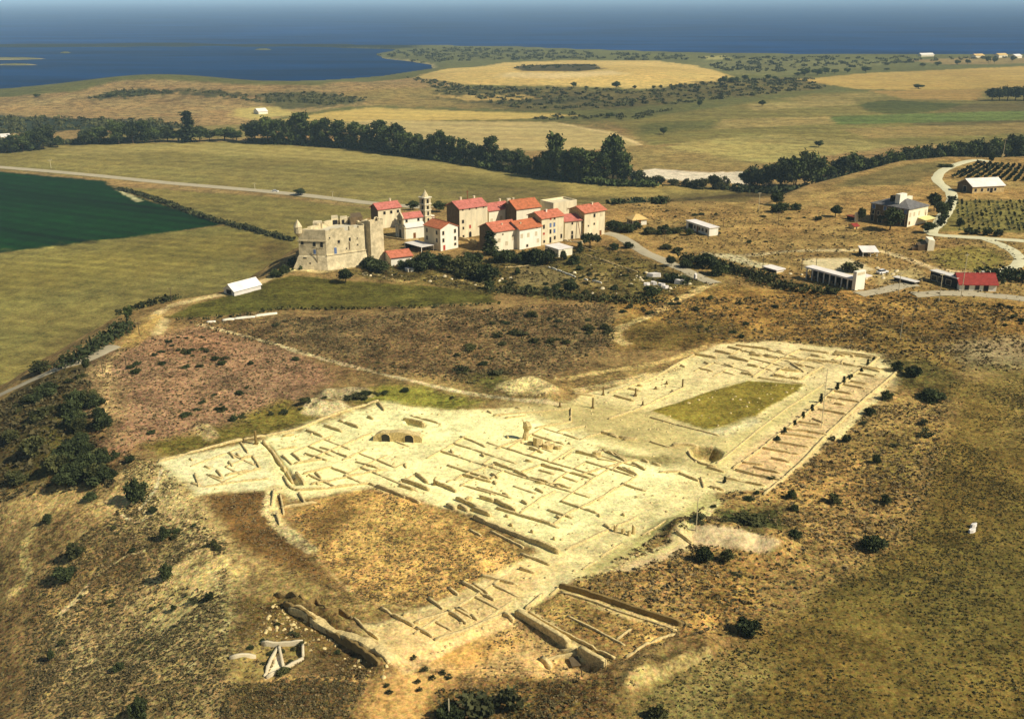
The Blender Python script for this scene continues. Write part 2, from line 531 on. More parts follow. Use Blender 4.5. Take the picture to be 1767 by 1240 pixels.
zone([(715, 134), (770, 119), (870, 108), (1000, 104), (1130, 105), (1200, 113), (1262, 132), (1230, 148), (1100, 153), (960, 148), (800, 146)], (186, 160, 96), 8, .45)
zone([(885, 117), (930, 112), (1010, 111), (1040, 119), (1000, 124), (900, 123)], (72, 66, 42), 8, .7)
zone([(870, 126), (960, 126), (1060, 122), (1080, 128), (960, 136), (860, 134)], (204, 178, 118), 12, .3)
zone([(760, 149), (960, 151), (1120, 156), (1400, 132), (1430, 152), (1300, 166), (1180, 172), (1100, 187), (900, 192), (740, 166)], (94, 86, 48), 12, .8, None, 4)
zone([(780, 158), (1000, 168), (1010, 176), (860, 178), (740, 168)], (72, 70, 42), 12, .7, None, 4)
zone([(740, 166), (900, 164), (940, 170), (830, 174)], (160, 136, 80), 8, .5, None, 3)
zone([(1060, 212), (1200, 190), (1420, 160), (1900, 148), (1900, 240), (1560, 252), (1300, 237), (1120, 252)], (114, 106, 58), 8, .5)
zone([(1340, 170), (1500, 160), (1530, 166), (1400, 176)], (138, 124, 72), 10, .5)
zone([(1480, 179), (1530, 173), (1665, 179), (1640, 189), (1560, 198), (1500, 193)], (74, 78, 40), 6, .5)
zone([(1660, 180), (1900, 170), (1900, 235), (1640, 225), (1560, 210)], (92, 84, 50), 10, .5)
zone([(1370, 137), (1500, 126), (1900, 108), (1900, 148), (1600, 156), (1480, 154)], (166, 140, 78), 6, .4)
zone([(1500, 157), (1700, 154), (1690, 174), (1560, 171)], (152, 126, 72), 6, .4)
zone([(1200, 108), (1330, 102), (1560, 106), (1380, 130), (1260, 128)], (104, 102, 60), 10, .6, None, 4)
zone([(1206, 98), (1250, 96), (1262, 102), (1220, 104)], (150, 142, 86), 8, .4)
zone([(1560, 104), (1660, 100), (1900, 98), (1900, 108), (1640, 112)], (130, 112, 70), 8, .5)
zone([(1090, 264), (1200, 242), (1340, 232), (1480, 242), (1545, 252), (1420, 270), (1280, 288), (1120, 292)], (148, 136, 80), 6, .5)
zone([(1060, 255), (1110, 250), (1200, 262), (1330, 284), (1290, 296), (1100, 296)], (128, 112, 66), 8, .6)
zone([(1088, 296), (1130, 291), (1200, 297), (1292, 297), (1285, 318), (1200, 314), (1120, 308)], (206, 192, 160), 3, .35, PL)
zone([(560, 248), (900, 290), (1020, 318), (1120, 330), (1090, 300), (960, 282), (700, 240)], (62, 58, 34), 8, .6, PL)
zone([(1430, 201), (1900, 188), (1900, 205), (1440, 215)], (88, 100, 50), 5, .5)
zone([(1250, 206), (1430, 201), (1440, 214), (1230, 223)], (140, 124, 74), 5, .5)
zone([(1450, 222), (1900, 208), (1900, 226), (1500, 239)], (128, 112, 66), 5, .5)
zone([(1290, 180), (1470, 171), (1480, 181), (1300, 191)], (140, 126, 76), 5, .5)
zone([(1100, 214), (1240, 206), (1225, 222), (1110, 232)], (100, 98, 52), 6, .6)
zone([(150, 232), (420, 214), (480, 222), (420, 238), (200, 244)], (122, 112, 66), 6, .6)
# --- fields on the plain
zone([(-200, 300), (-60, 262), (100, 250), (430, 244), (700, 264), (960, 304), (1040, 330), (1010, 352), (900, 372), (640, 356), (450, 330), (0, 292)], (120, 110, 60), 5, .45, PL)
zone([(100, 252), (420, 246), (700, 268), (900, 300), (860, 304), (640, 280), (300, 262), (90, 268)], (140, 128, 74), 12, .35, PL, 3)
zone([(600, 300), (900, 316), (980, 326), (900, 336), (700, 320)], (112, 104, 56), 14, .5, PL, 4)
zone([(760, 330), (960, 322), (1340, 322), (1300, 345), (900, 420)], (110, 98, 56), 6, .5, PL)
zone([(960, 310), (1180, 320), (1230, 330), (1100, 342), (980, 336)], (146, 130, 74), 6, .5, PL)
zone([(1060, 352), (1160, 344), (1360, 326), (1350, 338), (1200, 346)], (72, 62, 36), 5, .6, PL)
zone([(200, 320), (450, 338), (640, 360), (760, 390), (560, 440), (420, 400)], (116, 106, 56), 4, .45, PL)
zone([(-200, 290), (0, 296), (180, 311), (212, 330), (310, 361), (388, 386), (300, 400), (150, 421), (0, 436), (-200, 452)], (8, 42, 10), 2.5, .35, PL, .6)
zone([(-200, 452), (0, 436), (390, 388), (508, 414), (560, 470), (440, 520), (300, 600), (160, 640), (0, 700), (-200, 760)], (114, 106, 56), 3, .45, PL)
zone([(-60, 460), (200, 424), (420, 404), (500, 425), (330, 460), (100, 500), (-60, 530)], (120, 110, 54), 25, .4, PL, 5)
zone([(60, 600), (230, 520), (330, 516), (220, 580), (100, 630)], (106, 96, 52), 12, .5, PL, 3)
zone([(430, 408), (508, 416), (508, 445), (450, 470)], (100, 86, 44), 10, .5, PL, 3)
# --- slopes west of the plateau
zone([(-300, 720), (0, 690), (100, 640), (165, 612), (215, 600), (160, 660), (170, 740), (230, 790), (200, 850), (110, 850), (0, 870), (-300, 950)], (80, 68, 38), 6, .9, None, 2)
zone([(60, 740), (120, 700), (170, 760), (110, 830), (20, 850)], (92, 84, 40), 8, .9, None, 3)
zone([(-300, 880), (0, 860), (110, 850), (260, 790), (340, 870), (400, 950), (400, 1100), (370, 1300), (-300, 1400)], (176, 152, 98), 6, .75, None, 2)
zone([(230, 800), (290, 810), (380, 940), (390, 1080), (300, 1000), (250, 880)], (196, 176, 118), 10, .7, None, 3)
zone([(-300, 960), (60, 900), (200, 900), (260, 960), (160, 1040), (100, 1090), (60, 1200), (-300, 1300)], (138, 114, 70), 10, .8, None, 3)
zone([(180, 960), (240, 930), (270, 940), (190, 1010), (140, 1030)], (96, 74, 42), 6, .8, None, 3)
zone([(20, 1020), (60, 1010), (90, 1120), (60, 1240), (-100, 1300), (-100, 1040)], (122, 100, 62), 8, .8, None, 3)
zone([(100, 1120), (150, 1090), (220, 1140), (160, 1160)], (190, 168, 114), 8, .7, None, 3)
zone([(300, 1010), (395, 960), (400, 1180), (330, 1120)], (186, 164, 106), 8, .75, None, 3)
# --- the plateau
zone([(285, 548), (330, 525), (380, 512), (500, 474), (560, 480), (700, 490), (850, 502), (858, 522), (700, 529), (500, 532), (360, 547)], (88, 84, 36), 1.5, .6)
zone([(590, 470), (700, 462), (900, 440), (1050, 420), (1120, 455), (1240, 490), (1140, 525), (980, 520), (850, 505), (700, 490)], (102, 90, 48), 4, .9, None, 3)
zone([(880, 462), (940, 462), (1010, 485), (960, 500), (890, 490)], (124, 110, 70), 3, .5, None, 2)
zone([(960, 470), (1040, 470), (1060, 492), (1000, 492)], (136, 118, 72), 3, .5, None, 2)
zone([(970, 540), (1040, 530), (1090, 540), (1040, 553), (980, 555)], (166, 150, 96), 3, .4, None, 2)
zone([(150, 640), (215, 592), (345, 560), (480, 592), (580, 640), (520, 700), (350, 745), (200, 790), (150, 700)], (156, 122, 90), 5, .7, None, 2)
zone([(150, 640), (180, 620), (215, 700), (215, 760), (170, 730)], (160, 134, 90), 4, .7, None, 2)
zone([(300, 552), (480, 540), (860, 530), (1060, 522), (1060, 600), (1000, 640), (850, 664), (640, 644), (480, 592)], (124, 102, 66), 6, .95, None, 3)
zone([(640, 640), (850, 664), (900, 655), (1010, 650), (1150, 622), (1140, 650), (960, 700), (860, 690), (700, 660)], (144, 122, 74), 4, .7, None, 2)
zone([(245, 765), (380, 735), (480, 692), (560, 700), (560, 728), (430, 752), (280, 790)], (112, 100, 44), 3, .7, None, 2)
zone([(600, 690), (660, 664), (740, 668), (840, 690), (790, 706), (680, 702)], (140, 134, 56), 3, .6, None, 2)
zone([(800, 650), (870, 636), (890, 655), (850, 672)], (90, 84, 40), 3, .8, None, 2)
zone([(1050, 352), (1250, 350), (1360, 345), (1480, 300), (1560, 280), (1640, 272), (1900, 270), (1900, 560), (1400, 520), (1230, 492), (1060, 405)], (150, 124, 74), 4, .7)
zone([(1480, 305), (1560, 284), (1640, 276), (1620, 300), (1560, 320), (1440, 322)], (112, 100, 60), 3, .6)
zone([(1640, 345), (1767, 345), (1900, 345), (1900, 405), (1767, 402), (1620, 400)], (116, 108, 58), 2, .6)
zone([(1620, 430), (1680, 425), (1740, 440), (1720, 470), (1640, 465), (1600, 450)], (128, 116, 58), 4, .6)
zone([(1380, 448), (1460, 445), (1510, 465), (1470, 476), (1400, 466)], (196, 180, 140), 2, .3)
zone([(1500, 470), (1580, 462), (1600, 480), (1520, 490)], (176, 156, 104), 3, .4)
zone([(1060, 522), (1230, 492), (1500, 505), (1900, 528), (1900, 650), (1600, 640), (1520, 608), (1250, 590), (1080, 600)], (150, 120, 64), 5, .85, None, 3)
zone([(1100, 560), (1230, 545), (1290, 575), (1180, 598), (1090, 598)], (100, 84, 42), 5, .9, None, 3)
zone([(1350, 560), (1600, 545), (1767, 560), (1640, 600), (1450, 592)], (126, 100, 52), 8, .9, None, 4)
zone([(1640, 598), (1700, 580), (1900, 570), (1900, 640), (1680, 640)], (152, 134, 96), 5, .5, None, 3)
zone([(1530, 625), (1600, 620), (1660, 660), (1640, 700), (1560, 680)], (98, 86, 44), 3, .9, None, 2)
# right hand field and the strip of tall dry grass beside the dig
zone([(1640, 660), (1900, 630), (2600, 700), (2600, 1500), (1000, 1500), (1060, 1220), (1220, 1130), (1310, 1085), (1540, 930), (1590, 840)], (116, 97, 48), 5, .6, None, 2)
zone([(1500, 1000), (1767, 880), (1900, 900), (1900, 1100), (1600, 1200)], (108, 96, 48), 16, .5, None, 5)
zone([(1700, 640), (1900, 640), (1900, 800), (1740, 760)], (122, 106, 58), 12, .7, None, 5)
zone([(1040, 1240), (1100, 1160), (1220, 1130), (1300, 1150), (1250, 1260)], (136, 122, 72), 6, .6, None, 3)
zone([(1236, 862), (1340, 840), (1500, 702), (1560, 670), (1640, 690), (1600, 850), (1535, 940), (1300, 1085), (1190, 1100), (970, 1018), (1090, 940)], (160, 132, 78), 3, .75, None, 2)
zone([(1500, 760), (1600, 740), (1590, 840), (1500, 860)], (142, 120, 64), 8, .8, None, 3)
zone([(1230, 880), (1330, 870), (1360, 910), (1290, 920)], (84, 84, 44), 3, .8, None, 2)
zone([(1180, 1000), (1300, 980), (1330, 1060), (1200, 1080)], (168, 136, 76), 5, .8, None, 3)
# --- the dig
DIG = [(275, 797), (440, 762), (570, 735), (655, 694), (760, 707), (960, 702), (1010, 680), (1150, 640), (1240, 594), (1320, 590), (1512, 610), (1548, 650), (1505, 700), (1450, 752), (1330, 842), (1240, 850), (1180, 885), (1090, 938), (990, 1003), (870, 1072), (790, 1112), (680, 1145), (616, 1078), (740, 1040), (900, 965), (930, 950), (820, 890), (640, 842), (530, 857), (470, 847), (340, 850)]
zone(DIG, (222, 204, 138), .8, .35, None, .8)
zone([(440, 765), (655, 700), (760, 712), (960, 720), (1190, 820), (960, 935), (830, 880), (640, 838), (520, 850)], (248, 232, 162), 4, .3, None, 1.5)
zone([(275, 797), (440, 765), (480, 840), (340, 850)], (232, 220, 160), 2, .35, None, 1)
zone([(1240, 594), (1320, 590), (1512, 610), (1548, 650), (1505, 700), (1420, 700), (1400, 655), (1290, 650), (1180, 660)], (218, 196, 136), 3, .35, None, 1)
zone([(1250, 800), (1400, 700), (1500, 650), (1540, 655), (1330, 838)], (214, 184, 126), 2, .4, None, 1)
zone([(880, 700), (1010, 690), (1120, 712), (1250, 754), (1180, 790), (1040, 760), (960, 730)], (186, 172, 116), 4, .3, None, 2)
zone([(1180, 800), (1400, 668), (1420, 672), (1230, 820)], (196, 184, 126), 2, .3, None, 1)
zone([(740, 1045), (900, 972), (960, 975), (870, 1072), (680, 1145), (620, 1080)], (220, 188, 122), 3, .4, None, 1)
zone([(1000, 985), (1230, 850), (1250, 862), (1000, 1000)], (176, 168, 110), 1.5, .35, None, 1)
zone([(1120, 710), (1290, 656), (1390, 664), (1250, 752)], (128, 116, 48), .5, .5, None, .4)
zone([(1210, 750), (1300, 720), (1310, 728), (1250, 752)], (204, 192, 138), 1.5, .4, None, 1)
zone([(1192, 776), (1206, 772), (1230, 773), (1243, 781), (1238, 789), (1222, 795), (1201, 792)], (150, 134, 88), .5, .5)
zone([(1040, 775), (1170, 790), (1150, 806), (1050, 790)], (150, 138, 88), 2, .4, None, 2)
zone([(500, 890), (560, 860), (640, 838), (800, 890), (905, 962), (740, 1040), (620, 1037), (545, 960)], (196, 158, 92), 1.5, .7, None, 1)
zone([(520, 880), (600, 862), (620, 890), (560, 925), (510, 905)], (136, 106, 58), 3, .6, None, 2)
zone([(355, 856), (462, 845), (482, 920), (535, 962), (612, 1032), (480, 982), (400, 925)], (116, 88, 48), 1.5, .6, None, 1)
zone([(480, 985), (612, 1034), (700, 1042), (600, 1075), (500, 1030), (420, 980)], (160, 136, 82), 4, .7, None, 2)
zone([(400, 1010), (500, 1040), (650, 1150), (640, 1190), (480, 1110), (400, 1110)], (120, 98, 54), 3, .8, None, 2)
zone([(392, 1140), (450, 1110), (524, 1106), (526, 1140), (470, 1180), (400, 1200)], (142, 124, 72), 2, .5, None, 1)
zone([(918, 1052), (968, 1020), (1168, 1088), (1075, 1136)], (168, 138, 80), 1.5, .7, None, 1)
zone([(894, 1058), (918, 1052), (1012, 1116), (1050, 1146), (1030, 1150), (985, 1124)], (222, 198, 132), .6, .35, None, .6)
zone([(962, 1022), (985, 1018), (1090, 1052), (1172, 1080), (1166, 1090), (1070, 1062)], (214, 188, 120), .7, .4, None, .7)
zone([(1030, 1072), (1060, 1078), (1150, 1104), (1140, 1110)], (196, 166, 100), .8, .6, None, 1.2)
zone([(870, 1070), (960, 1120), (1040, 1150), (1000, 1170), (760, 1165), (680, 1145)], (206, 170, 104), 2, .5, None, 1)
zone([(720, 1140), (860, 1080), (900, 1105), (800, 1150)], (190, 150, 84), 3, .5, None, 2)
zone([(590, 1280), (640, 1180), (700, 1150), (790, 1165), (770, 1220), (760, 1280)], (192, 154, 92), 2, .5, None, 1)
zone([(400, 1180), (640, 1160), (610, 1240), (590, 1300), (380, 1300)], (118, 98, 58), 3, .9, None, 2)
zone([(750, 1190), (900, 1165), (1040, 1168), (1060, 1240), (1050, 1300), (750, 1300)], (112, 92, 52), 3, .9, None, 2)
zone([(1060, 985), (1180, 908), (1345, 936), (1325, 950), (1210, 938), (1090, 985)], (212, 186, 130), 1, .4, None, 1)
zone([(1185, 905), (1270, 908), (1345, 936), (1325, 950), (1210, 940)], (218, 192, 138), .8, .35, None, .8)
zone([(482, 1116), (458, 1170), (492, 1152)], (236, 220, 176), .5, .3, None, .4)  # sunlit triangle of the enclosure floor, painted in as pale colour
zone([(1100, 1172), (1160, 1140), (1222, 1118), (1218, 1130), (1150, 1165)], (184, 162, 104), .8, .5, None, 1)

# worked fields: (outline, direction across the rows, row spacing m, strength)
FIELDS = []
def field(pts, ang, wl, amp):
    FIELDS.append((GP(pts, PL), R(ang), wl, amp))
field([(-200, 290), (0, 296), (212, 330), (388, 386), (150, 421), (0, 436), (-200, 452)], 62, 11, .45)
field([(-200, 452), (0, 436), (390, 388), (508, 414), (440, 520), (300, 600), (160, 640), (0, 700)], 72, 9, .2)
field([(0, 292), (100, 250), (430, 244), (700, 264), (1010, 352), (640, 356)], 66, 16, .17)
field([(200, 320), (640, 360), (760, 390), (560, 440), (388, 386)], 66, 12, .16)
field([(480, 208), (640, 186), (1000, 200), (1108, 252), (1040, 258), (700, 250)], 80, 30, .14)
field([(1060, 212), (1420, 160), (1767, 148), (1767, 240), (1300, 237)], 84, 34, .2)
field([(1090, 264), (1340, 232), (1545, 252), (1280, 288)], 70, 24, .16)
field([(1370, 137), (1500, 126), (1767, 108), (1767, 174), (1500, 160)], 80, 36, .10)
# trodden paths: (photo polyline, width m, colour, patchiness)
PATHS = []
def track(pts, w, col=(206, 182, 122), patchy=.5, zp=None):
    PATHS.append((smooth_line(GP(pts, zp), 6), w, np.array(C(*col)), patchy))
track([(1232, 489), (1200, 502), (1160, 522), (1120, 545), (1080, 562), (1063, 572), (1064, 584), (1078, 593)], 3.2, (196, 170, 112))
track([(1215, 436), (1260, 442), (1300, 440), (1360, 434), (1440, 432), (1510, 432), (1560, 445), (1610, 462), (1660, 470)], 3.4, (204, 180, 126))
track([(1250, 440), (1300, 455), (1330, 462)], 6, (204, 186, 136))
track([(1225, 438), (1265, 447), (1310, 458)], 4, (204, 186, 136))
track([(270, 575), (278, 556), (268, 545), (290, 530), (330, 518), (420, 500), (470, 478), (510, 464), (560, 468), (640, 452)], 3.2, (204, 180, 120))
track([(268, 545), (255, 560), (238, 585), (215, 600)], 4.5, (190, 158, 92), .8)
track([(345, 560), (400, 574), (470, 592), (540, 614), (600, 630), (690, 652), (760, 668), (840, 682), (900, 690), (965, 697)], 1.7, (210, 188, 132))
track([(215, 600), (192, 622), (185, 650), (184, 680), (182, 715)], 1.5, (196, 164, 112), .9)
track([(106, 848), (92, 870), (64, 900), (48, 930), (42, 950), (50, 985), (40, 1005), (18, 1022)], 2.0, (196, 172, 110), .6)
track([(150, 1020), (120, 1045), (100, 1068), (92, 1100), (100, 1125)], 1.0, (190, 170, 118), .9)
track([(472, 842), (466, 862), (468, 885), (484, 908), (508, 930), (536, 950)], 2.4, (220, 198, 132), .4)
track([(540, 952), (580, 995), (630, 1035), (720, 1050)], .7, (190, 160, 104), .9)
track([(964, 213), (1010, 222), (1060, 232), (1104, 250)], 5, (196, 172, 122), .4)
track([(300, 880), (340, 1000), (380, 1060), (392, 1130)], .8, (186, 168, 112), 1.0)
track([(350, 960), (375, 1010), (386, 1100)], .6, (186, 168, 112), 1.0)
track([(450, 1175), (620, 1170), (760, 1160), (1000, 1165)], 1.2, (196, 162, 100), .9)
track([(204, 326), (222, 336), (240, 346)], 4, (160, 156, 116), .3, PL)
track([(240, 880), (262, 850), (280, 810)], .8, (206, 186, 134), .8)
track([(210, 890), (240, 900), (270, 880)], .7, (206, 186, 134), .9)
track([(100, 1060), (160, 1000), (215, 960), (250, 950)], .7, (196, 174, 122), 1.0)
track([(400, 1060), (375, 1100), (330, 1150), (340, 1180)], .9, (196, 174, 122), .9)
track([(700, 1150), (790, 1105), (880, 1070)], 2.0, (214, 178, 116), .6)
track([(640, 470), (700, 486), (760, 476), (840, 494)], 2.0, (170, 148, 92), .9)
track([(1040, 985), (1180, 915), (1235, 868)], 2.2, (196, 182, 126), .5)
track([(545, 704), (585, 700)], 5.5, (200, 178, 124), .5)
track([(572, 682), (622, 676)], 5.5, (200, 178, 124), .5)
track([(352, 738), (366, 748)], 4, (186, 162, 112), .5)
track([(885, 668), (912, 658), (940, 668)], 6, (206, 182, 118), .6)
track([(960, 655), (1050, 640), (1150, 622), (1215, 598)], 2.5, (196, 170, 108), .7)
track([(1000, 672), (1090, 655), (1170, 636)], 3, (204, 180, 116), .7)
track([(1090, 1170), (1160, 1150), (1220, 1125)], 2.0, (176, 156, 100), .8)

# ------------------------------------------------------------------ ground mesh
def build_ground():
    global GZ
    X, Y, Z = GX.ravel(), GY.ravel(), GZ.ravel()
    nr, nc = NR, NC
    col = np.tile(np.array(C(140, 116, 72)), (len(X), 1))
    mott = np.full(len(X), 0.6)
    wx = fbm(X, Y, 9, 3, 71); wy = fbm(X, Y, 9, 3, 72)
    for pts, c, f, mo, warp in ZONES:
        pad = f + 8 * warp + 2
        lo = pts.min(0) - pad; hi = pts.max(0) + pad
        m = np.nonzero((X > lo[0]) & (X < hi[0]) & (Y > lo[1]) & (Y < hi[1]))[0]
        if len(m) == 0:
            continue
        sc = 1.5 * warp * np.clip(Y[m] / 250, .6, 5)
        sd = poly_sd(X[m] + wx[m] * sc, Y[m] + wy[m] * sc, pts)
        a = sst(-f, f, sd)
        # grainy transition instead of an airbrushed one
        a = np.clip(a + (0.6 * vnoise(X[m], Y[m], 1.2, 77) + 0.5 * vnoise(X[m], Y[m], 4.0, 78)) * (a * (1 - a) * 4), 0, 1)[:, None]
        col[m] = col[m] * (1 - a) + c * a
        mott[m] = mott[m] * (1 - a[:, 0]) + mo * a[:, 0]
    for pts, wd, c, pat in PATHS:
        lo = pts.min(0) - wd * 2 - 3; hi = pts.max(0) + wd * 2 + 3
        m = np.nonzero((X > lo[0]) & (X < hi[0]) & (Y > lo[1]) & (Y < hi[1]))[0]
        if len(m) == 0:
            continue
        d = line_dist(X[m] + .35 * wx[m], Y[m] + .35 * wy[m], pts)
        half = wd / 2 * (1 + .7 * vnoise(X[m], Y[m], 5, 66) + .5 * vnoise(X[m], Y[m], 1.5, 67))
        a = sst(half * 1.35, half * .6, d) * np.clip(1 + pat * (1.3 * vnoise(X[m], Y[m], 3.0, 68) + .8 * vnoise(X[m], Y[m], .9, 69) - .25), 0, 1)
        col[m] = col[m] * (1 - a[:, None]) + c * a[:, None]
    # large soft patches of drier and greener growth
    g = fbm(X, Y, 38, 3, 81); h = fbm(X, Y, 11, 3, 82); q = fbm(X, Y, 3.2, 2, 83)
    far = sst(350, 900, Y)
    tone = 1 + mott * (0.30 * g + 0.34 * h * (1 - 0.5 * far) + 0.5 * q * (1 - far)) + far * mott * 0.5 * fbm(X, Y, 120, 2, 85)
    col *= np.clip(tone, .45, 1.6)[:, None]
    hue = mott * fbm(X, Y, 26, 3, 91)
    col[:, 0] *= 1 + 0.13 * hue; col[:, 1] *= 1 - 0.04 * hue; col[:, 2] *= 1 - 0.08 * hue
    # drilled rows and tractor strips on the worked fields of the plain
    for poly, ang, wl, amp in FIELDS:
        lo = poly.min(0); hi = poly.max(0)
        m = np.nonzero((X > lo[0]) & (X < hi[0]) & (Y > lo[1]) & (Y < hi[1]) & (Z < -18))[0]
        if len(m) == 0:
            continue
        m = m[poly_sd(X[m], Y[m], poly) > 0]
        s = X[m] * math.cos(ang) + Y[m] * math.sin(ang) + 3 * fbm(X[m], Y[m], 60, 2, 201)
        along = -X[m] * math.sin(ang) + Y[m] * math.cos(ang)
        st = .6 * np.sin(s * 2 * math.pi / wl) + 1.6 * vnoise(s, along * .04, wl * 1.7, 203) + .9 * vnoise(s, along * .1, wl * .6, 204)
        col[m] *= (1 + amp * st)[:, None]
    # sea bed / beach
    beach = (sst(SEA + 3.0, SEA + 0.5, Z) * sst(2500, 2200, Y))[:, None]
    col = col * (1 - 0.6 * beach) + np.array(C(170, 155, 110)) * 0.6 * beach
    # small relief
    near = sst(420, 200, Y)
    sand = sst(.5, .35, mott)
    Z = Z + near * (1 - .6 * sand) * (0.14 * fbm(X, Y, 2.2, 2, 95) + 0.22 * mott * fbm(X, Y, 1.1, 2, 96)) + near * sand * 0.13 * fbm(X, Y, 4.5, 2, 97)
    GZ = Z.reshape(NR, NC)
    global GLUM
    GLUM = (col @ np.array((.3, .6, .1))).reshape(NR, NC)
    i = np.arange(nr - 1)[:, None] * nc + np.arange(nc - 1)[None, :]
    q4 = np.stack([i, i + 1, i + nc + 1, i + nc], -1).reshape(-1, 4)
    me = fast_mesh("ground", np.stack([X, Y, Z], -1), q4, 4)
    a = me.attributes.new("Col", 'FLOAT_COLOR', 'POINT')
    a.data.foreach_set("color", np.concatenate([col, np.ones((len(X), 1))], 1).astype(np.float32).ravel())
    b = me.attributes.new("Mott", 'FLOAT', 'POINT')
    b.data.foreach_set("value", mott.astype(np.float32))
    me.polygons.foreach_set("use_smooth", np.ones(len(q4), bool))
    me.materials.append(attr_mat("ground_soil", amt=0.58, bump=1.0))
    o = new_obj("ground", me)
    return setkind(o, "structure")
build_ground()

# ------------------------------------------------------------------ lagoon and sea: one sheet to the horizon
def water_material(name, col, spec, rough):
    m = bpy.data.materials.new(name)
    nt, b = nodes(m)
    b.inputs["Roughness"].default_value = rough
    b.inputs["IOR"].default_value = 1.33
    t0 = nt.nodes.new("ShaderNodeTexCoord"); m0 = nt.nodes.new("ShaderNodeMapping"); m0.inputs["Scale"].default_value = (.0018, .0060, 1); m0.inputs["Rotation"].default_value = (0, 0, .25)
    n0 = nt.nodes.new("ShaderNodeTexNoise"); n0.inputs["Scale"].default_value = 1.0; n0.inputs["Detail"].default_value = 7; n0.inputs["Roughness"].default_value = .65
    r0 = nt.nodes.new("ShaderNodeMapRange"); r0.inputs[1].default_value = .35; r0.inputs[2].default_value = .65; r0.inputs[3].default_value = .6; r0.inputs[4].default_value = 1.5
    v0 = nt.nodes.new("ShaderNodeVectorMath"); v0.operation = 'SCALE'; v0.inputs[0].default_value = col
    nt.links.new(t0.outputs["Object"], m0.inputs[0]); nt.links.new(m0.outputs[0], n0.inputs["Vector"]); nt.links.new(n0.outputs[0], r0.inputs[0])
    nt.links.new(r0.outputs[0], v0.inputs["Scale"]); nt.links.new(v0.outputs[0], b.inputs["Base Color"])
    b.inputs["Specular IOR Level"].default_value = spec
    tc = nt.nodes.new("ShaderNodeTexCoord")
    n = nt.nodes.new("ShaderNodeTexNoise"); n.inputs["Scale"].default_value = 0.05; n.inputs["Detail"].default_value = 6
    nt.links.new(tc.outputs["Object"], n.inputs["Vector"])
    bp = nt.nodes.new("ShaderNodeBump"); bp.inputs["Strength"].default_value = 0.4; bp.inputs["Distance"].default_value = 2.0
    nt.links.new(n.outputs[0], bp.inputs["Height"]); nt.links.new(bp.outputs[0], b.inputs["Normal"])
    return m
w = MB()
wm = water_material("open_sea_water", (0.002, 0.034, 0.115), 0.0, 0.3)
ys = [700, 1500, 3000, 6000, 12000, 24000, 42000]
for a, b_ in zip(ys[:-1], ys[1:]):
    w.face([(-a * 1.2 - 900, a, SEA), (a * 1.2 + 900, a, SEA), (b_ * 1.2 + 900, b_, SEA), (-b_ * 1.2 - 900, b_, SEA)], wm)
setkind(w.build("sea"), "structure")
w = MB()
lm = water_material("lagoon_water", (0.000, 0.026, 0.088), 0.0, 0.4)
w.face([tuple(P(x, y, SEA + .1)) for x, y in ((-900, 215), (740, 215), (755, 100), (735, 83.5), (560, 80), (300, 79), (0, 81), (-900, 87))], lm)
setkind(w.build("lagoon"), "structure")

# ------------------------------------------------------------------ the hazy air
def haze():
    m = bpy.data.materials.new("hazy_air")
    nt, b = nodes(m)
    nt.nodes.remove(b)
    v = nt.nodes.new("ShaderNodeVolumePrincipled")
    v.inputs["Color"].default_value = (0.56, 0.82, 1.0, 1)
    v.inputs["Density"].default_value = HAZE_D
    v.inputs["Anisotropy"].default_value = -0.2
    nt.links.new(v.outputs[0], nt.nodes["Material Output"].inputs["Volume"])
    hb = MB()
    hb.box(-56000, -1500, -60, 56000, 46000, 110, m)
    setkind(hb.build("haze"), "stuff")
HAZE_D = 0.00008
haze()

# ------------------------------------------------------------------ colours of built things
M_BEIGE = mat("plaster_beige", C(220, 204, 164), vary=.24, scale=.5, streak=True)
M_CREAM = mat("plaster_cream", C(234, 222, 188), vary=.14, scale=.5, streak=True)
M_WHITE = mat("whitewash", C(236, 228, 202), vary=.10, scale=.6, streak=True)
M_STONE = mat("rubble_stone", C(190, 168, 120), vary=.34, scale=1.1, bump=.6, bscale=3)
M_FORT = mat("fort_stone", C(196, 182, 150), vary=.38, scale=.55, bump=.6, bscale=2.5)
M_GREYSTONE_SHADE = mat("grey_rubble_and_shade", C(104, 88, 66), vary=.35, scale=1.0, bump=.6, bscale=3)  # grey rubble; on houses' left walls the dark tone paints their shade
M_RUIN = mat("ruin_masonry", C(196, 176, 126), vary=.48, scale=2.4, bump=.7, bscale=2.2)
M_RUIN_DARK = mat("weathered_and_shaded_masonry", C(128, 108, 66), vary=.35, scale=.8, bump=.7, bscale=2)  # weathered columns; on banks and scarps it is painted-in shade
M_TILE = tile_mat("clay_tiles", C(206, 122, 92), C(150, 90, 64))
M_TILE_B = tile_mat("clay_tiles_old", C(190, 112, 78), C(140, 88, 60))
M_TILE_C = tile_mat("clay_tiles_pink", C(202, 120, 104), C(152, 92, 76))
M_TILE_R = tile_mat("red_tiles", C(156, 62, 56), C(124, 52, 46))
M_OCHRE = tile_mat("ochre_tiles", C(222, 190, 120), C(196, 158, 100))
M_SLATE = tile_mat("grey_stone_slates", C(122, 118, 112), C(92, 90, 86))
M_SHEET = mat("white_sheet_roof", C(232, 222, 206), rough=.6, vary=.14, scale=.4, bump=0)
M_SHEETD = mat("dull_sheet_roof", C(214, 206, 190), rough=.7, vary=.12, scale=.5, bump=0)
M_GLASS = mat("dark_window", (0.012, 0.012, 0.014), rough=.3, vary=.1, bump=0, spec=.4)
M_DOOR = mat("brown_door", C(120, 74, 40), vary=.2)
M_REDDOOR = mat("red_door", C(170, 62, 50), vary=.2)
M_BLUE = mat("blue_shutter", C(96, 116, 150), vary=.15)
M_FRAME = mat("window_surround", C(206, 190, 152), vary=.1)
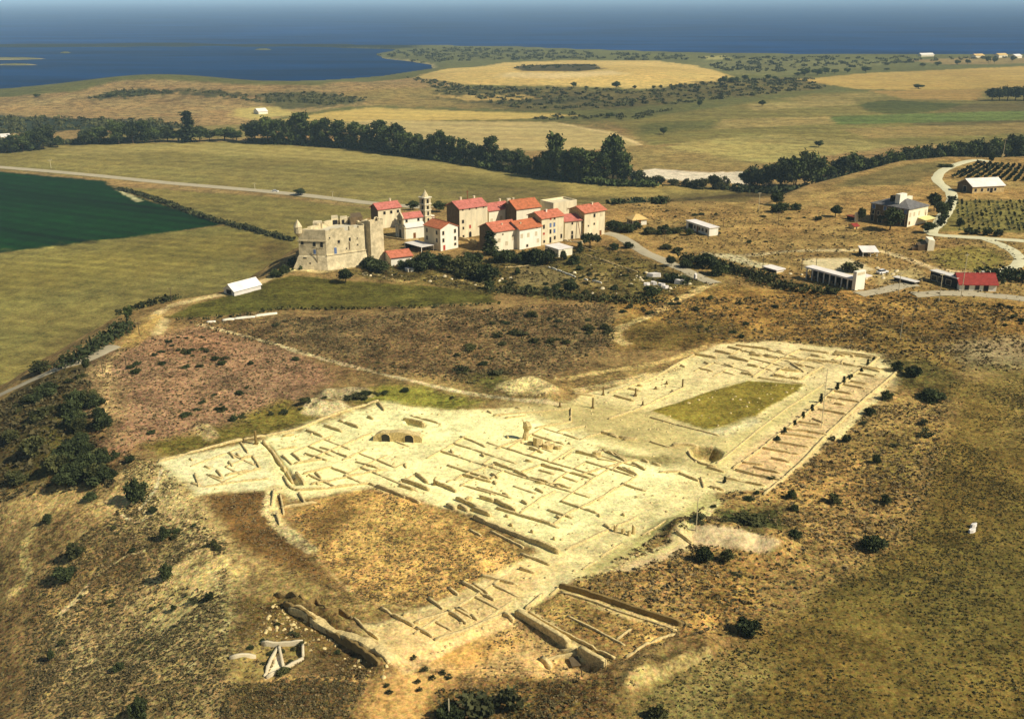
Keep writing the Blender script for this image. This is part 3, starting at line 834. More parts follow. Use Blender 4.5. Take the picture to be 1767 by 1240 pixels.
M_CONC = mat("concrete_floor", C(200, 190, 160), vary=.12)
M_DARK = mat("dark_timber_and_shade", (0.02, 0.016, 0.012), vary=.3)  # dark timber; inside the belfry it paints shade
M_WOOD = mat("grey_pole_wood", C(92, 80, 60), vary=.2, bump=0)
M_POLEPALE = mat("pale_pole", C(190, 180, 150), vary=.1, bump=0)
M_RUST = mat("rusty_roof", C(126, 66, 46), vary=.3)
M_YEL = mat("yellow_canvas", C(214, 206, 136), vary=.08, bump=0)
M_ROAD = mat("road_tarmac", C(168, 158, 134), vary=.12, scale=.3, bump=.2)
M_TRACK = mat("dusty_track", C(206, 184, 128), vary=.16, scale=.4, bump=.3)
M_TRACK2 = mat("farm_lane", C(206, 198, 156), vary=.12, scale=.4, bump=.3)
M_BARK = mat("bark", C(84, 70, 52), vary=.3)
M_LEAF = leaf_mat("tree_leaves", (0.016, 0.024, 0.007), (0.110, 0.140, 0.034))
M_SCRUB = leaf_mat("scrub_leaves", (0.035, 0.030, 0.011), (0.13, 0.105, 0.042))
M_FIELD = leaf_mat("field_weeds", (0.050, 0.044, 0.013), (0.15, 0.125, 0.045))
M_LEAF2 = leaf_mat("shrub_leaves", (0.016, 0.020, 0.006), (0.105, 0.104, 0.032))
M_LEAF3 = leaf_mat("olive_leaves", (0.030, 0.036, 0.014), (0.090, 0.088, 0.032))
M_LEAFD = leaf_mat("dark_leaves", (0.014, 0.020, 0.007), (0.078, 0.094, 0.030))
M_VINE = leaf_mat("vine_leaves", (0.008, 0.014, 0.005), (0.035, 0.048, 0.018))
M_DRY = leaf_mat("dry_grass", (0.075, 0.052, 0.018), (0.30, 0.22, 0.095))
M_CARW = mat("white_paint", C(236, 234, 226), rough=.35, vary=.03, bump=0, spec=.5)
M_TYRE = mat("tyre_rubber", (0.015, 0.015, 0.015), vary=.1, bump=0)

# ------------------------------------------------------------------ houses
class House:
    """placed from photo pixels: N = near eave corner, R = right eave corner, L = left eave corner, yb = foot of the near corner"""
    def __init__(s, name, label, N, yb, Rp, Lp=None, depth=None, width=None, cat="house", group=None, h=None, sink=1.5, hmul=1.0):
        B = G(N[0], yb)[0]
        d = rays(N[0], N[1])
        zt = CAM_H + d[2] / d[1] * B[1]
        s.h = h if h else (zt - B[2]) * hmul
        z = B[2] + s.h
        n3 = P(N[0], N[1], z) if not h else np.array((B[0], B[1], z))
        r3 = P(Rp[0], Rp[1], z)
        u = (r3 - n3)[:2]; s.W = float(np.hypot(*u)); u = u / s.W
        v = np.array((-u[1], u[0]))
        if width:
            s.W = width
        if depth:
            s.D = depth
        else:
            l3 = P(Lp[0], Lp[1], z)
            s.D = max(3.0, float(np.dot((l3 - n3)[:2], v)))
        s.z0 = B[2]
        s.sink = sink
        s.root = empty(name, (n3[0], n3[1], B[2]), label, cat, group, math.atan2(u[1], u[0]))
        s.tops = []
    def walls(s, m, roof='gx', rh=1.8, m_left=None):
        W, D, h, k = s.W, s.D, s.h, -s.sink
        b = MB()
        s.roof_kind, s.rh = roof, rh
        ml = m_left or m  # left wall can take a darker material, its shade put into the colour
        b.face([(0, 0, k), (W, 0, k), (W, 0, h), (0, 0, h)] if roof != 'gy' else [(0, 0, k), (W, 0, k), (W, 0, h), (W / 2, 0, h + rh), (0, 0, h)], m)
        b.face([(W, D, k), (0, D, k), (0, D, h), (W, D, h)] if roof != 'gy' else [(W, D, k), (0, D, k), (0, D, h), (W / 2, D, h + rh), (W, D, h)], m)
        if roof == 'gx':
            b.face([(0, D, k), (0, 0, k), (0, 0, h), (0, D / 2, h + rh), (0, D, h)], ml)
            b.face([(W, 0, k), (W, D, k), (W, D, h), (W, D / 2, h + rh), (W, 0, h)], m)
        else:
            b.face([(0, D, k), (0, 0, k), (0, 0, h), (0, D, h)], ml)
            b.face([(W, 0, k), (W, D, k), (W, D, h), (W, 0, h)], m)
        if roof in ('flat', 'shed'):
            b.face([(0, 0, h - .25), (W, 0, h - .25), (W, D, h - .25), (0, D, h - .25)], m)
        s.wall = b.build("wall", s.root)
        return s
    def roof(s, m, over=.45, th=.22):
        W, D, h, rh = s.W, s.D, s.h, s.rh
        b = MB(); o = over
        if s.roof_kind == 'gx':
            dz = rh * o / (D / 2)
            for j in range(1):
                b.slab([(-o, -o, h - dz + th), (W + o, -o, h - dz + th), (W + o, D / 2, h + rh + th), (-o, D / 2, h + rh + th)], th, m)
                b.slab([(W + o, D + o, h - dz + th), (-o, D + o, h - dz + th), (-o, D / 2 + .003, h + rh + th - .003), (W + o, D / 2 + .003, h + rh + th - .003)], th, m)
            b.tube((-o, D / 2, h + rh + th), (W + o, D / 2, h + rh + th), .16, .16, m, 6)
        elif s.roof_kind == 'gy':
            dz = rh * o / (W / 2)
            b.slab([(-o, D + o, h - dz + th), (-o, -o, h - dz + th), (W / 2, -o, h + rh + th), (W / 2, D + o, h + rh + th)], th, m)
            b.slab([(W + o, -o, h - dz + th), (W + o, D + o, h - dz + th), (W / 2 + .003, D + o, h + rh + th - .003), (W / 2 + .003, -o, h + rh + th - .003)], th, m)
            b.tube((W / 2, -o, h + rh + th), (W / 2, D + o, h + rh + th), .16, .16, m, 6)
        elif s.roof_kind == 'hip':
            a = min(W, D) / 2
            if D >= W:
                r0, r1 = (W / 2, a, h + rh + th), (W / 2, D - a, h + rh + th)
                q = [[(-o, -o, h), (W + o, -o, h), r0], [(W + o, -o, h), (W + o, D + o, h), r1, r0], [(W + o, D + o, h), (-o, D + o, h), r1], [(-o, D + o, h), (-o, -o, h), r0, r1]]
            else:
                r0, r1 = (a, D / 2, h + rh + th), (W - a, D / 2, h + rh + th)
                q = [[(-o, -o, h), (W + o, -o, h), r1, r0], [(W + o, -o, h), (W + o, D + o, h), r1], [(W + o, D + o, h), (-o, D + o, h), r0, r1], [(-o, D + o, h), (-o, -o, h), r0]]
            for f in q:
                u = np.array(f[1]) - np.array(f[0]); L = np.linalg.norm(u); u /= L
                b.face(f, m, [(float(np.dot(np.array(p) - np.array(f[0]), u)), p[2]) for p in f])
            b.box(-o, -o, h - .2, W + o, D + o, h - .005, m)
        elif s.roof_kind == 'flat':
            b.box(-o, -o, h + .005, W + o, D + o, h + th, m)
        elif s.roof_kind == 'shed':
            b.slab([(-o, -o, h + th), (W + o, -o, h + th), (W + o, D + o, h + rh + th), (-o, D + o, h + rh + th)], th, m)
        elif s.roof_kind == 'parapet':
            t = .35
            for x0, y0, x1, y1 in ((0, 0, W, t), (0, D - t, W, D), (0, t, t, D - t), (W - t, t, W, D - t)):
                b.box(x0 - .01, y0 - .01, h + .004, x1 + .01, y1 + .01, h + .6, m)
            b.face([(0, 0, h), (W, 0, h), (W, D, h), (0, D, h)], m)
        s.rf = b.build("roof", s.root)
        return s
    def win(s, face, u, t, w=.9, ht=1.3, pane=None, frame=None, name="window", arch=False, proud=.05):
        """u: fraction along the wall from the near corner; t: centre height as a fraction of the eave height"""
        pane = pane or M_GLASS; frame = frame or M_FRAME
        W, D, h = s.W, s.D, s.h
        b = MB()
        c = u * (W if face == 'f' else D); z = t * h
        x0, x1, z0, z1 = c - w / 2, c + w / 2, z - ht / 2, z + ht / 2
        def pt(a, zz, o):
            return (a, -o, zz) if face == 'f' else (-o, a, zz)
        outer = [(x0 - .12, z0 - .12), (x1 + .12, z0 - .12), (x1 + .12, z1 + .12), (x0 - .12, z1 + .12)]
        inner = [(x0, z0), (x1, z0), (x1, z1), (x0, z1)]
        if arch:
            outer = outer[:2] + [(c + (w / 2 + .12) * math.cos(a), z1 + (w / 2 + .12) * math.sin(a)) for a in np.linspace(0, math.pi, 7)]
            inner = inner[:2] + [(c + w / 2 * math.cos(a), z1 + w / 2 * math.sin(a)) for a in np.linspace(0, math.pi, 7)]
        rev = face != 'f'
        def add(pts, m):
            b.face(pts[::-1] if rev else pts, m)
        n = len(outer)
        for i in range(n):
            j = (i + 1) % n
            add([pt(*outer[i], proud), pt(*outer[j], proud), pt(*inner[j], proud), pt(*inner[i], proud)], frame)
            add([pt(*outer[j], proud), pt(*outer[i], proud), pt(*outer[i], -.02), pt(*outer[j], -.02)], frame)
            add([pt(*inner[i], proud), pt(*inner[j], proud), pt(*inner[j], .012), pt(*inner[i], .012)], frame)
        add([pt(*p, .012) for p in inner], pane)
        return b.build(name, s.root)
    def wins(s, face, us, ts, **k):
        for u in us:
            for t in ts:
                s.win(face, u, t, **k)
        return s
    def chimney(s, x, y, w=.6, ht=1.4, m=None):
        b = MB(); m = m or M_BEIGE
        z = s.h + (s.rh * (1 - abs(y - .5) * 2) if s.roof_kind == 'gx' else s.rh * .5)
        X, Y = x * s.W, y * s.D
        b.box(X - w / 2, Y - w / 2, z - .6, X + w / 2, Y + w / 2, z + ht, m)
        b.box(X - w / 2 - .08, Y - w / 2 - .08, z + ht + .003, X + w / 2 + .08, Y + w / 2 + .08, z + ht + .15, m)
        return b.build("chimney", s.rf)

def village():
    V = "houses of the hilltop village"
    a = House("house", "low house with pink red roof standing just behind the fort", (652, 361.5), 395, (691, 356.5), (630.5, 358.5), group=V)
    a.walls(M_BEIGE, 'gx', 1.7, M_GREYSTONE_SHADE).roof(M_TILE_C)
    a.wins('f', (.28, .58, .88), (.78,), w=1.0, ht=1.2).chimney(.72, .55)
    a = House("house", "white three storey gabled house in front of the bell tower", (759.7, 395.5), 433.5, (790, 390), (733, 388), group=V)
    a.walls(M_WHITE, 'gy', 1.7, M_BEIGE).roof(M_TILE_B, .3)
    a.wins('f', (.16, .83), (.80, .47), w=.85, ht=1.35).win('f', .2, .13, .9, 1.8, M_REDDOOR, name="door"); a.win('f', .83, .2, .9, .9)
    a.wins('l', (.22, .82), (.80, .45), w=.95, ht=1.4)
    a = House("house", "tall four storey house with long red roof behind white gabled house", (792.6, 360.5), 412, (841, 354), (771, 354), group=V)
    a.walls(M_BEIGE, 'gx', 1.9, M_GREYSTONE_SHADE).roof(M_TILE_C)
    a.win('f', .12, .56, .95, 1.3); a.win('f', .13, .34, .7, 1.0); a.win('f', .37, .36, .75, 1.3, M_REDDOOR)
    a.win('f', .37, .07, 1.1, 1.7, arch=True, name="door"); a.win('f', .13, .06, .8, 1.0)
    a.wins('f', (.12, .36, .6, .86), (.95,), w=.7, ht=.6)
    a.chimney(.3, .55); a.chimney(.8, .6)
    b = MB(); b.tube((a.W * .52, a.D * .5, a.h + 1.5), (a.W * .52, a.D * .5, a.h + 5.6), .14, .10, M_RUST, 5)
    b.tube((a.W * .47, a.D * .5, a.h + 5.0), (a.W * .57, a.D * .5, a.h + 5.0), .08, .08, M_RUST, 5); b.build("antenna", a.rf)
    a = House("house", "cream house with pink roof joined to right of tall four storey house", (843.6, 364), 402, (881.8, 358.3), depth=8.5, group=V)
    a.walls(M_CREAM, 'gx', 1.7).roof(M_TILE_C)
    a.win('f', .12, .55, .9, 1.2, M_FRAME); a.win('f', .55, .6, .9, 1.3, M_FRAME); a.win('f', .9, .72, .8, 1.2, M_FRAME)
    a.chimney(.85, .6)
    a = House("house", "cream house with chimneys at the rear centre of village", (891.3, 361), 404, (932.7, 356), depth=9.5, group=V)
    a.walls(M_CREAM, 'gx', 2.4, M_GREYSTONE_SHADE).roof(M_TILE_B)
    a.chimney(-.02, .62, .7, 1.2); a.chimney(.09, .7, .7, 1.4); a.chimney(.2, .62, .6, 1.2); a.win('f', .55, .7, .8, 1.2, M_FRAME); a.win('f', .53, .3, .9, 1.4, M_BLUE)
    a = House("row_house", "long front house with dark shaded gable and bright red roof", (852.6, 400), 435, (895.2, 394.2), (820.5, 392), group=V)
    a.walls(M_CREAM, 'gx', 2.1, M_GREYSTONE_SHADE).roof(M_TILE)  # gable's darker material paints in its shade
    a.win('f', .35, .82, .5, .5); a.win('f', .5, .35, .8, 1.2, M_FRAME); a.win('f', .78, .6, .9, 1.6, M_FRAME); a.win('f', .2, .55, .8, 1.2, M_FRAME)
    a.chimney(.5, .3, .4, .5)
    a = House("row_house", "cream front house with browner roof between red row house and tall house", (896.6, 396), 431, (934, 389.8), depth=9.0, group=V)
    a.walls(M_WHITE, 'gx', 2.0).roof(M_TILE_B)
    a.wins('f', (.1, .4, .76), (.66,), w=.8, ht=1.3, pane=M_FRAME); a.win('f', .35, .14, .9, .9); a.win('f', .85, .3, .8, 1.2, M_FRAME); a.win('f', .8, .95, .5, .4)
    a.chimney(.25, .3, .4, .5)
    a = House("house", "tall front house with rows of dark and blue shuttered windows", (934.8, 377.3), 423, (972.8, 371.3), (918.5, 370), group=V)
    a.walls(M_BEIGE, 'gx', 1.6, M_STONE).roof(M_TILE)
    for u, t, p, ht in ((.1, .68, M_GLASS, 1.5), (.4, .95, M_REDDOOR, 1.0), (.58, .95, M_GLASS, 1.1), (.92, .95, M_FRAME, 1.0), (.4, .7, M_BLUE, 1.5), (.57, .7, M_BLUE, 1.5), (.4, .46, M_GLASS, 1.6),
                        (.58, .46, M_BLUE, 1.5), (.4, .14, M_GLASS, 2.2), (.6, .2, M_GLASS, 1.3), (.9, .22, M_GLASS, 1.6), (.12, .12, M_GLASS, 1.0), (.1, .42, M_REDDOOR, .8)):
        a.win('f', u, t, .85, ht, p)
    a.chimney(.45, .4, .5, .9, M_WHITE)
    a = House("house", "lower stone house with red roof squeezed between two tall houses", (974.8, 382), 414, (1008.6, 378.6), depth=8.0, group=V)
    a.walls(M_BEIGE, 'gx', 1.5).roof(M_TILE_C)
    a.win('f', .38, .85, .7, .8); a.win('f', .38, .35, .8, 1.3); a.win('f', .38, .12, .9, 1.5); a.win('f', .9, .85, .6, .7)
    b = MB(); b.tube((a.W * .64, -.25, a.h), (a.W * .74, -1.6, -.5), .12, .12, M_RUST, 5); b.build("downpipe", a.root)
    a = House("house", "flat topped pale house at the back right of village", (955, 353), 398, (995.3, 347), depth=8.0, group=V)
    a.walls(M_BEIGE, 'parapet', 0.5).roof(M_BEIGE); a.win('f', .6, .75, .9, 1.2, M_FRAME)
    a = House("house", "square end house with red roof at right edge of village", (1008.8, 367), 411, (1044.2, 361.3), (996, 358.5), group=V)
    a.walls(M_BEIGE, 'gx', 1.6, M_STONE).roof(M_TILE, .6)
    a.win('f', .48, .83, .95, 1.4); a.win('f', .48, .5, .7, .8); a.win('f', .2, .46, .6, .6); a.win('f', .8, .1, 1.0, 1.9, M_DOOR, name="door"); a.win('f', .82, .82, .8, 1.2, M_FRAME)
    a.chimney(.7, .45, .5, .9)
    a = House("cottage", "small white cottage with orange red roof below the fort tower", (674.5, 444.6), 459, (710.6, 440.6), (651, 437.2), group=V)
    a.walls(M_WHITE, 'gx', 1.2, M_CREAM).roof(M_TILE, .5); a.win('f', .8, .5, .7, .9, M_FRAME)
    a = House("outhouse", "white flat roofed outhouse among bushes below tall front house", (964, 431), 444, (987.7, 427), (948, 422.5), group=V)
    a.walls(M_CREAM, 'flat', .2).roof(M_SHEET, .2, .2); a.win('f', .25, .4, 1.0, 1.9, M_DARK, name="door"); a.win('l', .4, .5, .9, .9)
    # open canopy near the white gabled house
    a = House("canopy", "flat white canopy roof on posts beside white gabled house", (727, 426.6), 437, (749.5, 422.2), (702, 417.4), cat="canopy")
    b = MB(); W, D, h = a.W, a.D, a.h
    b.box(0, 0, h - .15, W, D, h, M_SHEETD); b.build("roof", a.root)
    for x, y in ((.2, .2), (W - .2, .2), (.2, D - .2), (W - .2, D - .2)):
        p = MB(); p.box(x - .1, y - .1, -1, x + .1, y + .1, h - .153, M_WHITE); p.build("post", a.root)
    p = MB(); p.box(.4, D - .6, -1, W - .4, D - .4, h - .153, M_DARK); p.build("back_wall", a.root)
    h_ = G(708.5, 469.5)[0]
    a = House("hut", "tiny white hut on the grass under the cottage", (704, 464.5), 469.5, (714, 463), depth=2.2, cat="hut")
    a.walls(M_WHITE, 'flat', .1).roof(M_SHEET, .1, .1); a.win('f', .3, .45, .6, 1.0, M_DARK, name="door")
    # church
    a = House("church", "white church with pedimented facade and pink red roof beside fort", (699.7, 393.8), 413.5, (732.6, 389.8), (671, 389), cat="church")
    W, D, h = a.W, a.D, a.h
    h2 = h * 1.78; y0, y1 = D * .2, D * .8
    b = MB()
    b.prism([(0, 0), (W, 0), (W, D), (0, D)], -1.5, h, M_WHITE)
    b.build("aisle_wall", a.root)
    b = MB()
    ym = (y0 + y1) / 2; rh = 1.5
    b.face([(0, y0, h), (W, y0, h), (W, y0, h2), (0, y0, h2)], M_WHITE); b.face([(W, y1, h), (0, y1, h), (0, y1, h2), (W, y1, h2)], M_WHITE)
    b.face([(W, y0, h), (W, y1, h), (W, y1, h2), (W, ym, h2 + rh), (W, y0, h2)], M_WHITE)
    b.face([(0, y1, h), (0, y0, h), (0, y0, h2), (0, ym, h2 + rh), (0, y1, h2)], M_BEIGE)
    nv = b.build("nave_wall", a.root)
    b = MB()
    for q in ([(-.3, y0 - .4, h2), (W + .3, y0 - .4, h2), (W + .3, ym, h2 + rh + .2), (-.3, ym, h2 + rh + .2)], [(W + .3, y1 + .4, h2), (-.3, y1 + .4, h2), (-.3, ym + .003, h2 + rh + .197), (W + .3, ym + .003, h2 + rh + .197)]):
        b.slab(q, .2, M_TILE_C)
    b.build("roof", a.root)
    b = MB()
    b.slab([(0, -.3, h + .1), (W + .2, -.3, h + .1), (W + .2, y0 - .004, h + 1.5), (0, y0 - .004, h + 1.5)], .18, M_SHEETD)
    b.slab([(W + .2, D + .3, h + .1), (0, D + .3, h + .1), (0, y1 + .004, h + 1.5), (W + .2, y1 + .004, h + 1.5)], .18, M_SHEETD)
    b.build("aisle_roof", a.root)
    b = MB(); x = -.35
    b.box(x, -.15, -1.5, -.003, D + .15, h - .003, M_FORT)
    b.box(x - .25, -.35, h, 0.12, D + .35, h + .35, M_FORT)
    b.prism([(x, y1 + .1), (x, y0 - .1), (.12, y0 - .1), (.12, y1 + .1)], h + .353, h2 - .1, M_FORT)
    b.box(x - .2, y0 - .35, h2 - .097, .12, y1 + .35, h2 + .15, M_FORT)
    for sx in (x, .12):
        b.face([(sx, y0 - .2, h2 + .153), (sx, ym, h2 + rh + .6), (sx, y1 + .2, h2 + .153)][::(1 if sx > 0 else -1)], M_FORT)
    b.face([(x, y0 - .2, h2 + .153), (.12, y0 - .2, h2 + .153), (.12, ym, h2 + rh + .6), (x, ym, h2 + rh + .6)], M_FORT)
    b.face([(.12, y1 + .2, h2 + .153), (x, y1 + .2, h2 + .153), (x, ym, h2 + rh + .6), (.12, ym, h2 + rh + .6)], M_FORT)
    fc = b.build("facade", a.root)
    for yy in (.04, .27, .73, .96):
        p = MB(); p.box(x - .2, yy * D - .35, -1.5, x - .003, yy * D + .35, h - .01, M_CREAM); p.build("pilaster", fc)
    def fdoor(nm, yc, z0, w, ht, m):
        p = MB(); p.box(x - .06, yc - w / 2, z0, x + .1, yc + w / 2, z0 + ht, m); p.box(x - .1, yc - w / 2 - .15, z0 + ht + .003, x - .003, yc + w / 2 + .15, z0 + ht + .25, M_CREAM); p.build(nm, fc)
    fdoor("portal", ym, 0, 1.7, 3.3, M_GLASS); fdoor("window", ym, h + 1.0, 1.1, 1.5, M_GLASS)
    a.win('f', .46, .27, .95, 2.0, M_DOOR, name="door")
    for u in (.16, .78):
        p = MB(); p.box(u * W - .45, y0 - .05, h2 - 1.55, u * W + .45, y0 + .1, h2 - .5, M_GLASS); p.box(u * W - .55, y0 - .08, h2 - 1.7, u * W + .55, y0 - .003, h2 - 1.553, M_FRAME); p.build("window", a.root)
    # bell tower
    a = House("bell_tower", "slender stone bell tower with open arches and pointed spire", (732.8, 342.5), 398, (741.6, 341), width=3.0, depth=3.2, cat="bell tower")
    W, D, h = a.W, a.D, a.h
    b = MB(); b.prism([(0, 0), (W, 0), (W, D), (0, D)], -1.5, h * .62, M_FORT); b.build("wall", a.root)
    def stage(z0, z1, t):
        q = MB(); e = t * W
        for px_, py_ in ((0, 0), (W - e, 0), (0, D - e), (W - e, D - e)):
            q.box(px_, py_, z0, px_ + e, py_ + e, z1 - .5, M_FORT)
        q.box(0, 0, z1 - .497, W, D, z1, M_FORT)
        q.box(.5, .5, z0 + .01, W - .5, D - .5, z1 - .503, M_DARK)  # dark block paints the shade inside the open arches
        q.build("belfry", a.root)
    for z in (h * .44, h * .62, h * .80):
        q = MB(); q.box(-.22, -.22, z + .003, W + .22, D + .22, z + .26, M_CREAM); q.build("cornice", a.root)
    stage(h * .62 + .263, h * .80, .3); stage(h * .80 + .263, h, .3)
    q = MB(); q.box(-.35, -.35, h + .003, W + .35, D + .35, h + .3, M_CREAM); q.build("cornice", a.root)
    q = MB(); n = 8
    ring = [(W / 2 + 1.45 * math.cos(2 * math.pi * k / n), D / 2 + 1.45 * math.sin(2 * math.pi * k / n), h + .303) for k in range(n)]
    for k in range(n):
        q.face([ring[k], ring[(k + 1) % n], (W / 2, D / 2, h + 3.1)], M_FORT)
    q.build("spire", a.root)
    a.win('f', .5, .52, .9, 1.6); a.win('f', .5, .30, .9, 1.8); a.win('l', .5, .52, .9, 1.6)
    q = MB(); q.box(W + .003, .6, -1, W + 2.2, D + .5, h * .42, M_CREAM); q.slab([(W + .003, .3, h * .42), (W + 2.5, .3, h * .42 - .6), (W + 2.5, D + .8, h * .42 - .6), (W + .003, D + .8, h * .42)], .15, M_TILE_C); q.build("annex", a.root)
village()

# ------------------------------------------------------------------ the fort
def fort():
    B = G(561, 464)[0]; z0 = B[2]
    d = rays(561, 396); zh = CAM_H + d[2] / d[1] * B[1]; h = zh - z0
    t = [P(x, y, zh)[:2] for x, y in ((514, 395.5), (561, 396.5), (627, 388), (640, 381), (600, 374.5), (571, 378.5))]
    o = empty("fort", (B[0], B[1], z0), "old stone fort with battered walls and corner turret at village edge", "fort")
    q = [(p[0] - B[0], p[1] - B[1]) for p in t]
    n = len(q); c = np.mean(np.array(q), 0)
    def ring(k):
        out = []
        for i in range(n):
            a, b_, e = np.array(q[i - 1]), np.array(q[i]), np.array(q[(i + 1) % n])
            n1 = np.array(((b_ - a)[1], -(b_ - a)[0])); n1 /= np.linalg.norm(n1)
            n2 = np.array(((e - b_)[1], -(e - b_)[0])); n2 /= np.linalg.norm(n2)
            m = (n1 + n2); m /= max(np.dot(m, n1), .4) * 1.0
            out.append(tuple(b_ + m * k))
        return out
    levels = [(-3, 2.2), (0, 1.5), (h * .18, .75), (h * .32, .32), (h * .34, .12), (h * .86, 0.0)]
    rs = [[(x, y, z) for x, y in ring(k)] for z, k in levels]
    b = MB()
    for r0, r1 in zip(rs[:-1], rs[1:]):
        for i in range(n):
            j = (i + 1) % n
            sub = 6
            for s in range(sub):
                f0, f1 = s / sub, (s + 1) / sub
                L = lambda p, w, f: tuple(np.array(p) * (1 - f) + np.array(w) * f)
                b.face([L(r0[i], r0[j], f0), L(r0[i], r0[j], f1), L(r1[i], r1[j], f1), L(r1[i], r1[j], f0)], M_FORT)
    b.face([(x, y, h * .86) for x, y in q], M_CONC)
    b.build("wall", o)
    inn = ring(-.8)
    # parapet with a broken top, one course per side
    for i in range(n):
        j = (i + 1) % n
        b = MB(); L = math.dist(q[i], q[j]); m = max(3, int(L / 1.6)); rnd = random.Random(i)
        tops = [h + rnd.uniform(-.55, .2) - (.8 if rnd.random() < .22 else 0) for _ in range(m)]
        if i == 0:
            tops = [h - .1] * m
        for s in range(m):
            f0, f1 = s / m, (s + 1) / m
            A = lambda f: (q[i][0] * (1 - f) + q[j][0] * f, q[i][1] * (1 - f) + q[j][1] * f)
            I = lambda f: (inn[i][0] * (1 - f) + inn[j][0] * f, inn[i][1] * (1 - f) + inn[j][1] * f)
            b.prism([A(f0), A(f1), I(f1), I(f0)], h * .86 + .003, tops[s], M_FORT if i != 4 else M_STONE)
        b.build("parapet", o)
    # sloping lead of the west platform seen under the turret
    b = MB()
    A, Bq = np.array(q[0]), np.array(q[1]); I0, I1 = np.array(inn[0]), np.array(inn[1])
    # string course
    k = ring(.28)
    for i in (0, 1, 2):
        j = (i + 1) % n
        b.prism([k[i], k[j], q[j], q[i]], h * .70, h * .73, M_FORT) if i == 0 else b.prism([ring(.5)[i], ring(.5)[j], q[j], q[i]], h * .345, h * .365, M_FORT)
    b.build("string_course", o)
    # corner turret
    b = MB(); cx, cy = q[0]; N = 10
    prof = [(h * .80, .1), (h * .90, 1.15), (h * .905, 1.3), (h * 1.06, 1.3), (h * 1.06, 1.5), (h * 1.16, .75), (h * 1.24, .05)]
    for (za, ra), (zb, rb) in zip(prof[:-1], prof[1:]):
        for s in range(N):
            a0, a1 = 2 * math.pi * s / N, 2 * math.pi * (s + 1) / N
            b.face([(cx + ra * math.cos(a0), cy + ra * math.sin(a0), za), (cx + ra * math.cos(a1), cy + ra * math.sin(a1), za), (cx + rb * math.cos(a1), cy + rb * math.sin(a1), zb), (cx + rb * math.cos(a0), cy + rb * math.sin(a0), zb)], M_FORT)
    b.build("turret", o)
    # windows on the two faces we see
    def hole(i, f, t, w, ht, nm="window", m=M_GLASS):
        j = (i + 1) % n
        u = np.array(q[j]) - np.array(q[i]); L = np.linalg.norm(u); u /= L; nn = np.array((u[1], -u[0]))
        z = t * h
        kk = np.interp(z, [l[0] for l in levels], [l[1] for l in levels])
        p = np.array(q[i]) + u * L * f + nn * (kk + .02)
        e = MB()
        for hw, hh, dd, mm in ((w / 2, ht / 2, .05, m),):
            a_ = p - u * hw; c_ = p + u * hw
            e.prism([tuple(a_ + nn * dd), tuple(c_ + nn * dd), tuple(c_ - nn * .2), tuple(a_ - nn * .2)], z - hh, z + hh, mm, bottom=True)
        a_ = p - u * (w / 2 + .15); c_ = p + u * (w / 2 + .15)
        e.prism([tuple(a_ + nn * .12), tuple(c_ + nn * .12), tuple(c_ - nn * .2), tuple(a_ - nn * .2)], z - ht / 2 - .2, z - ht / 2 - .003, M_FORT, bottom=True)
        e.build(nm, o)
    hole(0, .13, .66, .9, 1.3); hole(0, .57, .63, .9, 1.4); hole(0, .84, .62, .9, 1.7); hole(0, .57, .44, .8, 1.5, "shuttered_window", M_BLUE)
    hole(1, .1, .78, .5, .5); hole(1, .33, .66, .8, .9); hole(1, .62, .68, .7, 1.2); hole(1, .6, .52, .35, 2.6, "drain_slot", M_GREYSTONE_SHADE); hole(1, .82, .68, .4, .4)
    hole(1, .23, .44, .9, 2.2, "shuttered_window", M_BLUE); hole(1, .52, .46, .5, .5); hole(1, .82, .52, .5, .5); hole(0, .2, .28, 1.2, .4); hole(0, .4, .16, .6, .4)
    # keep at the right end
    w0 = [P(x, y, zh + 1.4)[:2] for x, y in ((627, 379.5), (638, 381.5), (661, 377.5), (650, 371.5))]
    w0 = [(p[0] - B[0], p[1] - B[1]) for p in w0]
    b = MB()
    b.prism(w0, -3, h * .98, M_FORT, taper=.97)
    cz = np.mean(np.array(w0), 0)
    rnd = random.Random(5)
    for i in range(4):
        j = (i + 1) % 4
        for s in range(5):
            f0, f1 = s / 5, (s + 1) / 5
            A = lambda f, k=.965: tuple(cz + (np.array(w0[i]) * (1 - f) + np.array(w0[j]) * f - cz) * k)
            I = lambda f: A(f, .82)
            b.prism([A(f0), A(f1), I(f1), I(f0)], h * .98 + .003, h + 1.0 + rnd.uniform(-.5, .5), M_FORT)
    kp = b.build("keep", o)
    # things on the terrace: small rooms and a vaulted roof
    def room(pts, z1, nm, mm, holes):
        e = MB(); w = [P(x, y, z0 + h * .9)[:2] - B[:2] for x, y in pts]
        e.prism([tuple(p) for p in w], h * .86 + .004, z1, mm)
        ob = e.build(nm, o)
        for f in holes:
            g_ = MB(); a_, c_ = w[0], w[1]; u = (c_ - a_); L = np.linalg.norm(u); u = u / L; nn = np.array((u[1], -u[0]))
            p = a_ + u * L * f
            g_.prism([tuple(p - u * .45 + nn * .06), tuple(p + u * .45 + nn * .06), tuple(p + u * .45), tuple(p - u * .45)], h * .87, h * .87 + 1.5, M_GLASS); g_.build("opening", ob)
    room([(572, 386), (584, 384.5), (583, 379), (572, 380)], h + .35, "terrace_room", M_FORT, (.35, .7))
    room([(587, 385), (600, 384), (599, 379), (587, 379.5)], h + .1, "terrace_room", M_FORT, (.4,))
    room([(605, 386), (626, 383), (622, 376), (605, 378)], h + .7, "terrace_room", M_GREYSTONE_SHADE, ())
    room([(540, 392), (556, 392), (556, 388), (541, 388)], h + .2, "terrace_room", M_FORT, (.5,))
fort()

